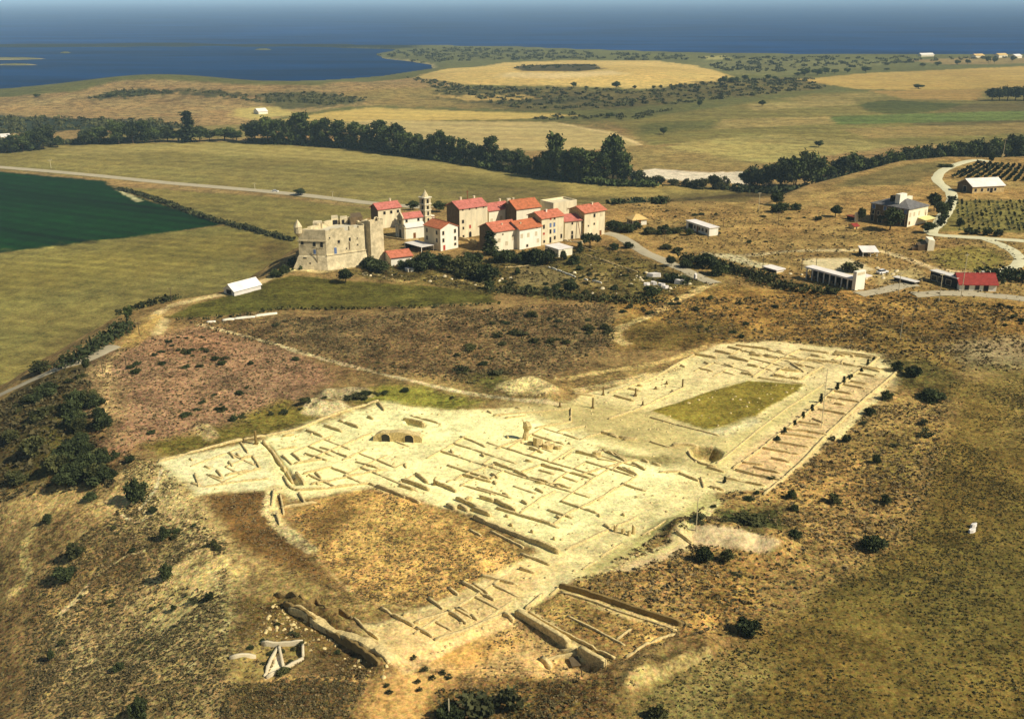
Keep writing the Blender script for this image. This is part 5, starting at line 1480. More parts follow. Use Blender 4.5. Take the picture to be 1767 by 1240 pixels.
# lower part of the dig
walls("walls of the near row of rooms", "slanting wall of the near rooms left of the paved way",
      [seg(F_, *q) for q in ((475, 246, 560, 275, 642, 306), (255, 365, 350, 388, 462, 416), (470, 326, 556, 352), (78, 432, 132, 472), (150, 402, 240, 450, 332, 502), (70, 562, 120, 590, 177, 632), (210, 412, 300, 468), (130, 545, 190, 570), (200, 585, 240, 610))] +
      [seg(E_, *q) for q in ((1120, 545, 1230, 610, 1330, 662), (1340, 668, 1450, 727), (1420, 482, 1512, 550), (1330, 640, 1560, 570), (1260, 590, 1300, 580))], .8, .75)
wall(seg(F_, 0, 720, 180, 665, 330, 600, 390, 570), "pale edge of terrace below the near rooms", .6, 1.0)
wall(seg(F_, 452, 580, 745, 752), "wide flat topped wall with dark front at the bottom of dig", 2.0, 1.7, jit=.10)
wall(seg(F_, 800, 784, 945, 864), "shorter wide wall continuing the flat topped wall to right", 2.0, 1.5, jit=.10)
wall(seg(F_, 520, 570, 760, 705, 1000, 826), "thin straight wall behind the flat topped wall", .7, .6)
wall(seg(F_, 380, 580, 440, 614), "short dark step left of the flat topped wall", .9, .9)
wall(seg(F_, 590, 828, 650, 876), "short thick wall in the pale hollow at bottom of dig", 1.2, 1.4)
wall(seg(F_, 690, 780, 790, 770), "pale back wall of the hollow at bottom of dig", .6, .7)
wall(seg(F_, 505, 550, 600, 470), "low wall along left end of the dry grass rectangle", .8, .7)
wall(seg(F_, 690, 428, 1000, 520, 1200, 585, 1370, 640), "long earth topped wall along the far side of dry grass rectangle", 1.5, .9, M_RUIN_DARK, jit=.5)  # dark masonry colours in the shaded face of this scarp
wall(seg(F_, 700, 458, 900, 520, 1100, 590, 1340, 668), "thin low wall edging the pale strip in dry grass rectangle", .6, .6)
wall(seg(F_, 735, 590, 900, 670, 1055, 750), "thin broken wall across the middle of dry grass rectangle", .5, .6)
wall(seg(F_, 1060, 820, 1180, 740, 1330, 690), "broken wall along the lower right end of dry grass rectangle", .6, .7)
wall(seg(F_, 1010, 720, 1090, 660), "short cross wall inside the dry grass rectangle", .5, .6)
wall(seg(F_, 600, 840, 700, 810, 790, 790), "low kerb round the pale hollow at bottom of dig", .6, .7)
wall(seg(F_, 1340, 125, 1426, 186), "short dark wall on the pale dump beside slim pole", 1.0, .8)
walls("kerbs of the paved way", "broken kerb stones along the right side of paved way",
      [seg(F_, *q) for q in ((820, 330, 900, 280), (920, 260, 1040, 185), (1150, 140, 1280, 60), (640, 470, 690, 430))], .45, .6)
wall(seg(E_, 515, 520, 600, 575, 700, 640, 800, 705, 900, 770, 1010, 830, 1110, 900), "ragged dark sided bank of the long trench at bottom left", 1.5, 1.0, M_RUIN_DARK, jit=1.6)  # trench bank: shade of its side put into the dark colour
wall(seg(E_, 560, 540, 700, 610, 830, 680, 960, 740, 1090, 800, 1190, 880), "pale stony spoil ridge along the long trench at bottom left", .8, 3.0, jit=1.8)
wall(seg(E_, 460, 466, 560, 470, 640, 490, 720, 515, 780, 550, 860, 580, 925, 600), "ragged dark scarp above the long trench at bottom left", 1.3, .8, M_RUIN_DARK, jit=1.8)  # shading of the scarp given by the dark material
wall(seg(E_, 930, 605, 1020, 680, 1110, 745), "broken edge of the pale terrace right of the long trench", .9, .6)
# small enclosure, bottom left
walls("walls of the small enclosure", "pale thin wall of the small walled enclosure at bottom left",
      [seg(E_, *q) for q in ((370, 772, 490, 778, 630, 756), (168, 862, 335, 852), (480, 790, 492, 850, 506, 916), (630, 782, 632, 850), (400, 985, 520, 925, 632, 862), (480, 790, 430, 870, 392, 975))], 1.0, .8, M_FRAME)
walls("white slabs on the hillside", "pale rough stone lying along the bottom edge of the fort meadow",
      [[(357, 556), (372, 555)], [(384, 553), (404, 551)], [(404, 550), (440, 547)], [(440, 546), (478, 541)]], .9, 1.4, M_WHITE)
walls("white garden walls", "white low wall in the dry gardens below the village houses",
      [[(945, 461), (965, 468), (993, 479)], [(1008, 482), (1014, 484)], [(1022, 485), (1038, 489)]], .9, .6, M_WHITE)
wall([(640, 452), (690, 437), (700, 434)], "pale slanting terrace wall between fort and red roofed cottage", 1.4, .8, M_BEIGE)
wall([(655, 408), (700, 416), (722, 414)], "grey terrace wall of the church square", 1.2, .7, M_STONE)
wall([(790, 413), (815, 418), (822, 422)], "rough stone base wall left of the long front house", 2.2, 1.2, M_STONE)
wall([(970, 415), (985, 418), (1006, 420)], "stone yard wall below the squeezed lower house", 1.6, .6, M_BEIGE)
walls("garden terraces", "low dry stone terrace wall in gardens right of village", [[(1010, 440), (1060, 455)], [(1040, 450), (1100, 470)], [(870, 462), (920, 458), (950, 462)], [(1000, 424), (1030, 436)]], .6, .6, M_STONE)

# footings of the many small rooms: laid square to the streets of the old town
def footings(poly, n, seed, label, group, hgt=(.3, .6), axis=((887, 813), (985, 842.5))):
    w = GP(poly); g = np.random.default_rng(seed)
    a = GP(list(axis)); u = a[1] - a[0]; u /= np.linalg.norm(u); v = np.array((-u[1], u[0]))
    c = w.mean(0); q = (w - c) @ np.stack([u, v], 1); lo, hi = q.min(0), q.max(0)
    gu = np.arange(lo[0], hi[0], 5.2) + 0; gv = np.arange(lo[1], hi[1], 4.2)
    done = 0; tries = 0
    while done < n and tries < n * 30:
        tries += 1
        L = g.choice([3.5, 5.2, 5.2, 8.0, 10.4])
        if g.random() < .6:
            p0 = np.array((g.choice(gu), g.choice(gv))); p1 = p0 + np.array((L, 0))
        else:
            p0 = np.array((g.choice(gu), g.choice(gv))); p1 = p0 + np.array((0, L * .8))
        P0 = c + u * p0[0] + v * p0[1]; P1 = c + u * p1[0] + v * p1[1]
        if min(poly_sd(np.array([P0[0], P1[0]]), np.array([P0[1], P1[1]]), w)) < .8:
            continue
        z = H(np.array([P0[0], P1[0]]), np.array([P0[1], P1[1]]))
        px = proj(np.array([[P0[0], P0[1], z[0]], [P1[0], P1[1], z[1]]]))
        wall([(px[0][0], px[1][0]), (px[0][1], px[1][1])], label, g.uniform(*hgt), .75, None, group, name="wall_footing")
        done += 1
footings([(470, 775), (640, 720), (690, 745), (830, 860), (700, 850), (640, 838), (540, 850)], 30, 1, "worn wall footing of a small room in the left half of dig", "footings in the left half", axis=((585, 726), (619, 738)))
footings([(700, 780), (790, 745), (960, 735), (1180, 815), (1080, 880), (960, 935), (850, 890)], 60, 2, "worn wall footing of a small room in the central dig", "footings in the central dig")
footings([(290, 797), (430, 765), (470, 832), (350, 845)], 14, 3, "worn wall footing in the pale west corner", "footings in the west corner", (.2, .4), ((585, 726), (619, 738)))
footings([(1160, 650), (1245, 598), (1500, 614), (1470, 640), (1410, 650), (1290, 648), (1190, 665)], 26, 4, "worn wall footing of a room at the far upper end", "footings at the far end", (.3, .6), ((1257, 616), (1291, 624)))
footings([(650, 1080), (900, 975), (960, 985), (870, 1065), (700, 1130)], 24, 5, "worn wall footing of a near room beside the paved way", "footings of the near rooms", (.25, .45), ((657, 1049), (714.7, 1081)))

# the scrap yard of pale slabs under the village road
def slab_thing(px_, py_, w, d, h, rz, label, m=M_SHEET, name="pale_slab", cat="slab", group="pale slabs in the rubble yard"):
    o = G(px_, py_)[0]
    b = MB(); N = 6
    b.prism([(w / 2 * math.cos(2 * math.pi * k / N + .4) * random.uniform(.85, 1.1), d / 2 * math.sin(2 * math.pi * k / N + .4) * random.uniform(.85, 1.1)) for k in range(N)], -.3, [h * random.uniform(.8, 1.2) for _ in range(N)], m, taper=.9)
    ob = b.build(name); ob.location = o; ob.rotation_euler = (0, 0, rz)
    return tag(ob, label, cat, group)
for x, y, w, d, h, lab in ((1128, 477, 6, 2, 1.2, "long white slab topmost in the rubble yard below village road"), (1116, 492, 2.6, 1.5, .9, "white slab at left corner of the rubble yard"), (1128, 491, 2.4, 1.4, .9, "white slab second from left in the rubble yard"),
                       (1142, 493, 2.5, 1.6, .8, "dull slab in the middle of rubble yard"), (1148, 497, 2.6, 1.6, .8, "lowest dull slab of the rubble yard"), (1172, 489, 4.0, 2.0, 1.4, "wide pale slab at right of the rubble yard"), (1200, 481, 1.2, 1.0, 1.6, "small upright white block beside village road")):
    slab_thing(x, y, w, d, h, random.uniform(-.3, .3), lab)
for x, y, lab in ((1680, 909, "upper of two white boulders in the right hand field"), (1677, 918, "lower of two white boulders in the right hand field")):
    slab_thing(x, y, 1.5, .8, .7, .5, lab, M_SHEET, "white_boulder", "boulder", "white boulders in the right field")
# tin hut with pitched lid in the hollow
a = House("tin_box", "small brown tin roofed box in the hollow at bottom of dig", (988, 1149), 1153, (1001, 1147), depth=1.4, cat="box", sink=.4)
a.walls(M_RUIN_DARK, 'shed', .35).roof(M_WOOD, .12, .08)

# ------------------------------------------------------------------ columns, poles, fence
def column(px_, py_, top, label, group, r=.28, m=None):
    p = G(px_, py_)[0]; d = rays(px_, top)
    h = max(.6, CAM_H + d[2] / d[1] * p[1] - p[2])
    b = MB(); m = m or M_RUIN_DARK
    b.box(-r * 1.5, -r * 1.5, -.4, r * 1.5, r * 1.5, .25, m)
    b.tube((0, 0, .25), (0, 0, h), r, r * .85, m, 8)
    ob = b.build("column_stump"); ob.location = p
    return tag(ob, label, "column", group)
for q in ((410, 352, 302), (150, 392, 352), (322, 330, 312), (262, 357, 342), (190, 448, 424), (-87, 462, 405)):
    x, y = C_(q[0], q[1]); column(x, y, C_(0, q[2])[1], "slim dark column stump on the bare ground left of grass court", "column stumps left of the forum", .2)
for q in ((1515, 160, 105), (1730, 168, 140), (1225, 240, 208)):
    x, y = B_(q[0], q[1]); column(x, y, B_(0, q[2])[1], "slim dark column stump on the bare ground left of grass court", "column stumps left of the forum", .2)
column(*A_(744, 488), A_(0, 398)[1], "dark lone pillar at the top edge of the west court", None, .28)
column(*B_(386, 760), B_(0, 722)[1], "short dark pillar beside the tall walls in the dig", None, .22)
def pole(px_, yb, yt, label, group=None, r=.11, arms=1, m=None, zp=None):
    p = G(px_, yb)[0] if zp is None else P(px_, yb, zp)
    d = rays(px_, yt); h = CAM_H + d[2] / d[1] * p[1] - p[2]
    rt = empty("utility_pole", p, label, "pole", group, random.uniform(-.6, .6))
    k = max(1.0, p[1] / 420)
    b = MB(); b.tube((0, 0, -.6), (0, 0, h), r * k, r * .75 * k, m or M_WOOD, 6); b.build("shaft", rt)
    for j in range(arms):
        b = MB(); z = h - .4 - .6 * j; b.box(-.8 * k, -.05, z, .8 * k, .05, z + .12 * k, m or M_WOOD)
        for x in (-.7 * k, .7 * k):
            b.tube((x, 0, z + .12 * k), (x, 0, z + .35 * k), .05 * k, .05 * k, M_FRAME, 5)
        b.build("crossarm", rt)
pole(548.5, 465, 428, "dark pole standing against the front of fort")
pole(296, 520, 496, "dark pole where the dirt path meets the field edge", None, .13)
pole(240.5, 577, 556, "left pole of the pair on the slope edge under the dirt path")
pole(177, 640, 618, "short dark pole at the rim left of footpath", None, .12, 0)
pole(218, 633, 612, "short dark pole right of the footpath on the reddish scrub", None, .13, 0)
pole(1417, 738, 636, "tall slim pole rising beside the shops at right of dig", None, .09, 0, M_POLEPALE)
pole(1201, 915, 858, "slim pale pole on the dump right of the paved way", None, .09, 0, M_POLEPALE)
pole(775, 1246, 1205, "pale post at bottom edge among dark bushes", None, .1, 0, M_POLEPALE)
pole(1658, 514, 438, "tall pole in front of the red roofed house", None, .13, 1, M_POLEPALE)
pole(1620, 520, 472, "pale pole in front of the long dark shed", None, .12, 1, M_POLEPALE)
pole(1550, 508, 470, "pole beside the low pale canopy", None, .11, 1, M_POLEPALE)
pole(1309, 362, 332, "pole on the edge of dry slope left of the farmhouse", None, .13, 1, M_POLEPALE)
pole(1342, 395, 366, "pole on the dry slope below the rocky bank", None, .12, 1)
pole(1316, 466, 432, "dark pole at left end of the dusty yard", None, .12, 1)
pole(1528, 436, 422, "short pole behind the small white shelter", None, .12, 0)
pole(1383, 466, 440, "dark pole behind the left part of long shelter", None, .12, 1)
pole(1408, 462, 444, "thin dark pole in the dusty yard behind the long shelter", None, .1, 0)
pole(1146, 420, 396, "pole below the bungalow hedge", None, .1, 1)
pole(1248, 392, 366, "pole behind the long white building", None, .1, 1)
pole(1553, 585, 545, "slim pole on the dry slope above the shops", None, .09, 0, M_POLEPALE)
pole(440, 327, 316, "white roadside pole on the straight farm road", "roadside poles", .12, 1, M_POLEPALE, PLAIN)
pole(574, 345, 330, "pole beside the straight farm road behind the turret", "roadside poles", .12, 1, M_POLEPALE, PLAIN)
pole(88, 290, 276, "pole at far left of the straight farm road", "roadside poles", .12, 1, M_POLEPALE, PLAIN)
pole(1730, 275, 240, "pale pole near the top of vineyard", None, .12, 1, M_POLEPALE)
# wire fence
def fence():
    pts = [F_(*q) for q in ((640, 1000), (740, 962), (785, 945), (815, 918), (865, 892), (945, 872))]
    w = G([p[0] for p in pts], [p[1] for p in pts])
    r = empty("wire_fence", w[0], "wire fence with thin posts along the bottom edge of dig", "fence")
    for p in w:
        b = MB(); b.tube(p - w[0] - np.array((0, 0, .3)), p - w[0] + np.array((0, 0, 1.3)), .06, .05, M_WOOD, 5); b.build("post", r)
    for z in (.5, .9, 1.2):
        b = MB()
        for p, q in zip(w[:-1], w[1:]):
            b.tube(p - w[0] + np.array((0, 0, z)), q - w[0] + np.array((0, 0, z)), .012, .012, M_WOOD, 4)
        b.build("wire", r)
    pts = [(752, 1163), (830, 1162), (920, 1160), (1003, 1162)]
    w = G([p[0] for p in pts], [p[1] for p in pts])
    r = empty("wire_fence", w[0], "low wire strung across bare earth below the hollow", "fence")
    for p in w:
        b = MB(); b.tube(p - w[0] - np.array((0, 0, .3)), p - w[0] + np.array((0, 0, .9)), .05, .04, M_WOOD, 5); b.build("post", r)
    b = MB()
    for p, q in zip(w[:-1], w[1:]):
        b.tube(p - w[0] + np.array((0, 0, .8)), q - w[0] + np.array((0, 0, .8)), .02, .02, M_WOOD, 4)
    b.build("wire", r)
fence()

# ------------------------------------------------------------------ foliage
def quads_at(c, size, g, up=.35):
    """leaf-clump faces: irregular quads, randomly turned"""
    n = len(c)
    nrm = g.normal(size=(n, 3)); nrm[:, 2] += up; nrm /= np.linalg.norm(nrm, axis=1, keepdims=True)
    a = np.cross(nrm, g.normal(size=(n, 3))); a /= np.linalg.norm(a, axis=1, keepdims=True)
    b = np.cross(nrm, a)
    s = size * (0.6 + .8 * g.random((n, 1)))
    k = [c + s * (a * g.uniform(.5, 1.1, (n, 1)) * x + b * g.uniform(.4, 1.0, (n, 1)) * y) for x, y in ((-1, -.6), (.8, -1), (1, .7), (-.7, 1))]
    return np.stack(k, 1).reshape(-1, 3)
def crown_mesh(name, seed, clumps, per, size, shape, m, spread=.2, bare=0.0):
    g = np.random.default_rng(seed)
    cs, tn = [], []
    for c, r in shape(g, clumps):
        d = g.normal(size=(per, 3)); d /= np.linalg.norm(d, axis=1, keepdims=True)
        rr = r * (g.random((per, 1)) ** .35) * (1 + spread * g.normal(size=(per, 1)))
        cs.append(c + d * rr * np.array((1, 1, .85)))
        tn.append(np.full(per, g.random() * .55) + .25 * g.random(per))
    c = np.concatenate(cs); t = np.concatenate(tn)
    k = c[:, 2] > .01
    c, t = c[k], t[k]
    v = quads_at(c, size, g)
    me = fast_mesh(name, v, np.arange(len(v)), 4)
    at = me.attributes.new("Tone", 'FLOAT', 'POINT'); at.data.foreach_set("value", np.repeat(t, 4).astype(np.float32))
    me.materials.append(m)
    return me
def sh_round(g, n):
    out = []
    for _ in range(n):
        d = g.normal(size=3); d /= np.linalg.norm(d); q = g.random() ** .5
        c = np.array((0, 0, .58)) + d * q * np.array((.33, .33, .30)); out.append((c, .10 + .07 * g.random()))
    return out
def sh_tall(g, n):
    out = []
    for _ in range(n):
        z = .18 + .72 * g.random(); w = .24 * math.sin(min(1, (z - .05) / .95) * math.pi) ** .6
        a = g.random() * 6.28; q = g.random() ** .5
        out.append((np.array((w * q * math.cos(a), w * q * math.sin(a), z)), .09 + .05 * g.random()))
    return out
def sh_cyp(g, n):
    out = []
    for i in range(n):
        z = .04 + .88 * i / n; w = .10 * (1 - z) ** .5 + .01
        a = g.random() * 6.28
        out.append((np.array((w * math.cos(a) * .5, w * math.sin(a) * .5, z)), .05 + .05 * (1 - z)))
    return out
def sh_bush(g, n):
    out = []
    for _ in range(n):
        a = g.random() * 6.28; q = g.random() ** .5 * .36
        z = (.18 + .5 * g.random()) * (1 - (q / .5) ** 2 * .5)
        out.append((np.array((q * math.cos(a), q * math.sin(a), z)), .14 + .10 * g.random()))
    return out
def sh_flat(g, n):
    out = []
    for _ in range(n):
        a = g.random() * 6.28; q = g.random() ** .5 * .75
        out.append((np.array((q * math.cos(a), q * math.sin(a) * .8, .62 + .22 * g.random() - .15 * q)), .12 + .08 * g.random()))
    return out
def trunk_mesh(name, seed, top=.55, r=.028, lean=.05):
    g = random.Random(seed); b = MB()
    p = [(0, 0, -.12), (g.uniform(-lean, lean) * .4, g.uniform(-lean, lean) * .4, top * .5), (g.uniform(-lean, lean), g.uniform(-lean, lean), top)]
    b.tube(p[0], p[1], r, r * .75, M_BARK, 6); b.tube(p[1], p[2], r * .75, r * .4, M_BARK, 6)
    for k in range(5):
        a = g.uniform(0, 6.28); z = g.uniform(.3, .5)
        q = (p[1][0] + .22 * math.cos(a), p[1][1] + .22 * math.sin(a), z + .22)
        b.tube((p[1][0], p[1][1], z - .05), q, r * .4, r * .15, M_BARK, 5)
    o = b.build(name); me = o.data; bpy.data.objects.remove(o)
    return me
TREES = {}
for k in range(4):
    TREES['round', k] = (trunk_mesh("trunk", k), crown_mesh("crown", 100 + k, 28, 110, .034, sh_round, M_LEAF, .25))
    TREES['tall', k] = (trunk_mesh("trunk", 10 + k, .7), crown_mesh("crown", 120 + k, 36, 90, .030, sh_tall, M_LEAF, .25))
    TREES['dark', k] = (TREES['round', k][0], crown_mesh("crown", 160 + k, 28, 120, .034, sh_round, M_LEAFD, .22))
    TREES['bush', k] = (None, crown_mesh("bush", 140 + k, 16, 80, .052, sh_bush, M_LEAF2, .2))
    TREES['dbush', k] = (None, crown_mesh("bush", 180 + k, 20, 110, .046, sh_bush, M_LEAFD, .2))
    TREES['olive', k] = (None, crown_mesh("bush", 190 + k, 10, 36, .070, sh_bush, M_LEAF3, .3))
TREES['cyp', 0] = (trunk_mesh("trunk", 31, .5, .016, .01), crown_mesh("crown", 151, 40, 36, .026, sh_cyp, M_LEAFD, .2))
TREES['flat', 0] = (trunk_mesh("trunk", 33, .6, .05), crown_mesh("crown", 153, 30, 60, .045, sh_flat, M_LEAFD, .2))
NT = [0]
def plant(kind, px_, yb, yt, hw, label, cat=None, group=None, name=None, zp=None, hmin=.3):
    """foot at (px, yb), top at yt, half width hw, all photo pixels"""
    p = G(px_, yb)[0] if zp is None else P(px_, yb, zp)
    if zp is not None:
        p[2] = float(H(p[0], p[1]))
    d = rays(px_, yt)
    h = max(hmin, CAM_H + d[2] / d[1] * p[1] - p[2])
    w = 2 * hw * p[1] / (FPX * CF) * 1.02
    NT[0] += 1; k = NT[0]
    v = (kind, 0) if kind in ('cyp', 'flat') else (kind, k % 4)
    tr, cr = TREES[v]
    wid = {'round': .82, 'dark': .82, 'tall': .66, 'bush': .95, 'dbush': .95, 'olive': 1.0, 'cyp': .26, 'flat': 1.75}[kind]
    sx = w / wid
    rz = random.uniform(0, 6.28) if kind != 'flat' else 0
    if tr is None:
        o = new_obj(name or "bush", cr)
        o.location = p; o.rotation_euler = (0, 0, rz); o.scale = (sx, sx, h / .85)
        return tag(o, label, cat or "bush", group)
    r = empty(name or ("cypress" if kind == 'cyp' else "tree"), p, label, cat or "tree", group, rz)
    t = new_obj("trunk", tr, r); c = new_obj("crown", cr, r)
    for o in (t, c):
        o.scale = (sx, sx, h / .98)
    return r

# --- trees along the river
RIV = "trees along the river"
row = [(6, 262, 238, 10), (22, 262, 232, 12), (40, 260, 228, 14), (75, 256, 213, 20), (56, 258, 226, 12), (100, 252, 234, 10), (148, 248, 220, 14), (172, 247, 217, 15), (205, 247, 206, 18), (230, 246, 210, 16), (252, 245, 208, 15), (268, 244, 218, 12), (290, 243, 216, 16), (308, 243, 222, 14),
       (345, 243, 216, 17), (362, 242, 224, 10), (388, 241, 219, 20), (408, 241, 224, 12), (440, 244, 204, 20), (462, 246, 199, 20), (482, 247, 206, 16), (505, 247, 204, 14), (521, 247, 192, 18), (545, 249, 207, 14), (562, 250, 203, 14), (586, 251, 206, 18), (610, 253, 210, 16), (632, 255, 214, 14), (655, 258, 207, 20), (684, 262, 211, 20), (702, 266, 228, 14),
       (722, 268, 230, 14), (744, 270, 232, 14), (760, 272, 223, 15), (778, 274, 234, 14), (796, 277, 238, 15), (815, 280, 246, 14), (830, 282, 250, 12), (846, 284, 234, 16), (866, 286, 254, 14), (888, 292, 255, 18), (908, 296, 268, 14), (932, 300, 266, 14), (955, 304, 228, 22), (940, 304, 262, 14), (975, 308, 258, 18), (995, 310, 254, 18), (1016, 312, 258, 20), (1036, 312, 262, 18), (1058, 308, 230, 24), (1076, 312, 262, 18), (1098, 316, 292, 14)]
for i, (x, b_, t, w) in enumerate(row):
    seg_ = "left of the tall cypress" if x < 320 else "between tall cypress and the farm road bend" if x < 600 else "above the big field behind village" if x < 930 else "near the pale river bank"
    kind = 'tall' if (b_ - t) > 1.35 * 2 * w * .9 else ('round' if i % 3 else 'dark')
    lab = "dark leafy tree in the river row " + seg_
    if x == 955: lab = "tall broad tree left of the two tallest by pale river bank"
    if x == 1058: lab = "tall broad tree right of the two tallest by pale river bank"
    if x == 75: lab = "biggest dark tree near the far left edge of river row"
    if x == 521: lab = "tallest round tree left of centre in river row"
    plant(kind, x, b_ + 2, t, w, lab, "tree", RIV, zp=PL)
plant('cyp', 326, 246, 189, 13, "tall pointed cypress in the river row at left", "tree", None, zp=PL)
for i, (x, b_, t, w) in enumerate([(1118, 318, 303, 10), (1136, 318, 300, 10), (1160, 320, 304, 10), (1186, 322, 306, 11), (1200, 324, 308, 10), (1215, 326, 304, 11), (1234, 326, 292, 12), (1250, 326, 302, 11)]):
    plant('bush', x, b_, t, w, "low round bush along near edge of the pale river bank", "bush", "bushes along the river bank", zp=PL)
for i, (x, b_, t, w) in enumerate([(1288, 326, 292, 16), (1306, 328, 284, 18), (1326, 328, 280, 18), (1345, 330, 272, 20), (1368, 330, 264, 20), (1388, 328, 257, 22), (1406, 326, 262, 20), (1372, 322, 276, 20), (1432, 312, 284, 14), (1450, 310, 266, 18), (1466, 308, 262, 18), (1482, 304, 268, 16), (1500, 302, 268, 16), (1520, 300, 264, 16), (1540, 298, 258, 18), (1562, 296, 254, 18), (1584, 294, 250, 18), (1606, 292, 248, 18), (1628, 290, 244, 18), (1650, 288, 244, 18), (1672, 286, 240, 18), (1694, 284, 238, 18), (1716, 282, 236, 20), (1740, 280, 232, 18), (1762, 278, 230, 18), (1785, 278, 228, 18), (1660, 284, 252, 18), (1705, 284, 250, 18), (1750, 280, 246, 18), (1600, 292, 262, 18)]):
    lab = ("dark tree in the dense clump right of the pale river bank" if x < 1420 else "dark tree in the belt beyond the curving lane at right") if x != 1388 else "tallest tree of dense clump right of pale river bank"
    plant('dark' if i % 2 else 'round', x, b_, t, w, lab, "tree", "trees in the right hand river belt", zp=PL)
# --- lone trees on the far land
for x, b_, t, w, lab in ((1145, 232, 219, 7, "lone small tree in the wide field right of centre"), (1052, 203, 194, 8, "small tree at the end of a far hedge"), (1207, 185, 171, 5, "lone tree below right end of bare hill"), (1315, 184, 172, 6, "faint lone tree in the dark far field"), (1413, 254, 242, 8, "lone bushy tree on the pale field above right river trees"),
                         (1585, 153, 145, 9, "round lone tree on the tan field at far right"), (990, 151, 141, 6, "left of two bigger trees at foot of the bare hill"), (1063, 154, 139, 7, "right of two bigger trees at foot of the bare hill"), (190, 168, 161, 5, "tiny tree on skyline of left hill"), (64, 168, 162, 6, "small tree on shore at far left"), (1030, 171, 166, 5, "tiny bush in the far scrub")):
    plant('round', x, b_, t, w, lab, "tree")
for x, t in ((1012, 148), (1095, 147), (1128, 147), (1140, 146), (1162, 147), (1174, 143), (1192, 144), (1206, 147)):
    plant('round', x, 154, t, 3.5, "small tree in the row at foot of the bare hill", "tree", "row at the foot of bare hill")
for x, b_, t, w in ((1243, 144, 134, 5), (1250, 144, 130, 5), (1262, 143, 133, 6), (1270, 143, 132, 5), (1286, 138, 129, 6), (1300, 141, 134, 4), (1325, 137, 128, 6), (1336, 138, 131, 5), (1376, 132, 124, 6), (1388, 132, 117, 9), (1410, 130, 118, 10), (1424, 128, 116, 8), (1440, 127, 119, 7), (1462, 126, 117, 6), (1494, 125, 114, 8), (1530, 122, 117, 5), (1592, 116, 108, 5), (1618, 114, 106, 6), (1652, 112, 103, 5), (1670, 111, 102, 5), (1705, 109, 96, 5), (1716, 109, 98, 5), (1748, 106, 96, 5)):
    plant('round', x, b_, t, w, "small tree in the far belt beyond the bare hill", "tree", "far belt of trees")
for x, b_, t, w in ((1712, 174, 152, 12), (1724, 174, 150, 12), (1738, 174, 147, 12), (1752, 174, 149, 12), (1766, 174, 147, 12), (1780, 174, 148, 12)):
    plant('dark', x, b_, t, w, "dark tree of the small grove at far right edge", "tree", "grove at the far right")
def scatter(poly, n, seed, zp=None):
    w = GP(poly, zp); lo, hi = w.min(0), w.max(0); g = np.random.default_rng(seed); out = []
    while len(out) < n:
        p = lo + (hi - lo) * g.random((n * 4, 2)); k = poly_sd(p[:, 0], p[:, 1], w) > 0
        out += list(p[k])
    return np.array(out[:n])
def stuff_bushes(name, items, m, seed, per=26, up=.35):
    """one mass of small shrubs: (x, y, radius, height)"""
    g = np.random.default_rng(seed); it = np.array(items, float)
    c = np.repeat(it, per, 0); d = g.normal(size=(len(c), 3)); d /= np.linalg.norm(d, axis=1, keepdims=True)
    rr = (g.random((len(c), 1)) ** .4)
    z0 = H(it[:, 0], it[:, 1])
    pos = np.stack([c[:, 0], c[:, 1], np.repeat(z0, per) + c[:, 3] * .45], -1) + d * rr * np.stack([c[:, 2], c[:, 2], c[:, 3] * .55], -1)
    v = quads_at(pos, np.repeat(it[:, 2], per)[:, None] * 1.5 / per ** .5, g, up)
    me = fast_mesh(name, v, np.arange(len(v)), 4)
    t = np.repeat(np.repeat(g.random(len(it)) * .6, per) + .25 * g.random(len(pos)), 4)
    at = me.attributes.new("Tone", 'FLOAT', 'POINT'); at.data.foreach_set("value", t.astype(np.float32))
    me.materials.append(m)
    return setkind(new_obj(name, me), "stuff")
# far scrub that reads as a mass
def far_scrub():
    items = []
    for poly, n_, r0, r1, hz in (([(760, 150), (960, 152), (1120, 156), (1400, 134), (1430, 152), (1300, 166), (1100, 186), (900, 190)], 700, 3, 9, 2.2), ([(0, 201), (260, 209), (340, 220), (100, 225), (0, 234)], 260, 3, 7, 3.5),
                                ([(150, 171), (210, 155), (300, 157), (300, 162), (220, 168)], 130, 2, 6, 2.5), ([(300, 152), (440, 163), (540, 160), (640, 170), (590, 182), (450, 178)], 260, 2, 6, 2.2), ([(885, 118), (930, 113), (1010, 112), (1040, 119), (1000, 123), (900, 122)], 120, 4, 8, 2),
                                ([(640, 100), (770, 82), (1000, 90), (1200, 96), (1180, 104), (900, 104), (740, 112)], 380, 6, 16, 4), ([(1200, 98), (1500, 98), (1767, 100), (1600, 106), (1260, 125)], 320, 5, 12, 3.5), ([(700, 134), (800, 148), (900, 152), (760, 166)], 120, 3, 7, 2),
                                ([(560, 250), (900, 292), (1090, 320), (1000, 300), (820, 276), (640, 246)], 260, 2, 4, 3), ([(980, 196), (1060, 200), (1160, 190), (1100, 206), (900, 208)], 90, 3, 6, 2.5)):
        n = int(n_ * .7)
        g = np.random.default_rng(n)
        for p in scatter(poly, n, n):
            r = g.uniform(r0, r1) * .6
            items.append((p[0], p[1], r, hz * g.uniform(.5, 1.2)))
    stuff_bushes("distant_scrub", items, M_LEAF2, 5, 20)
far_scrub()

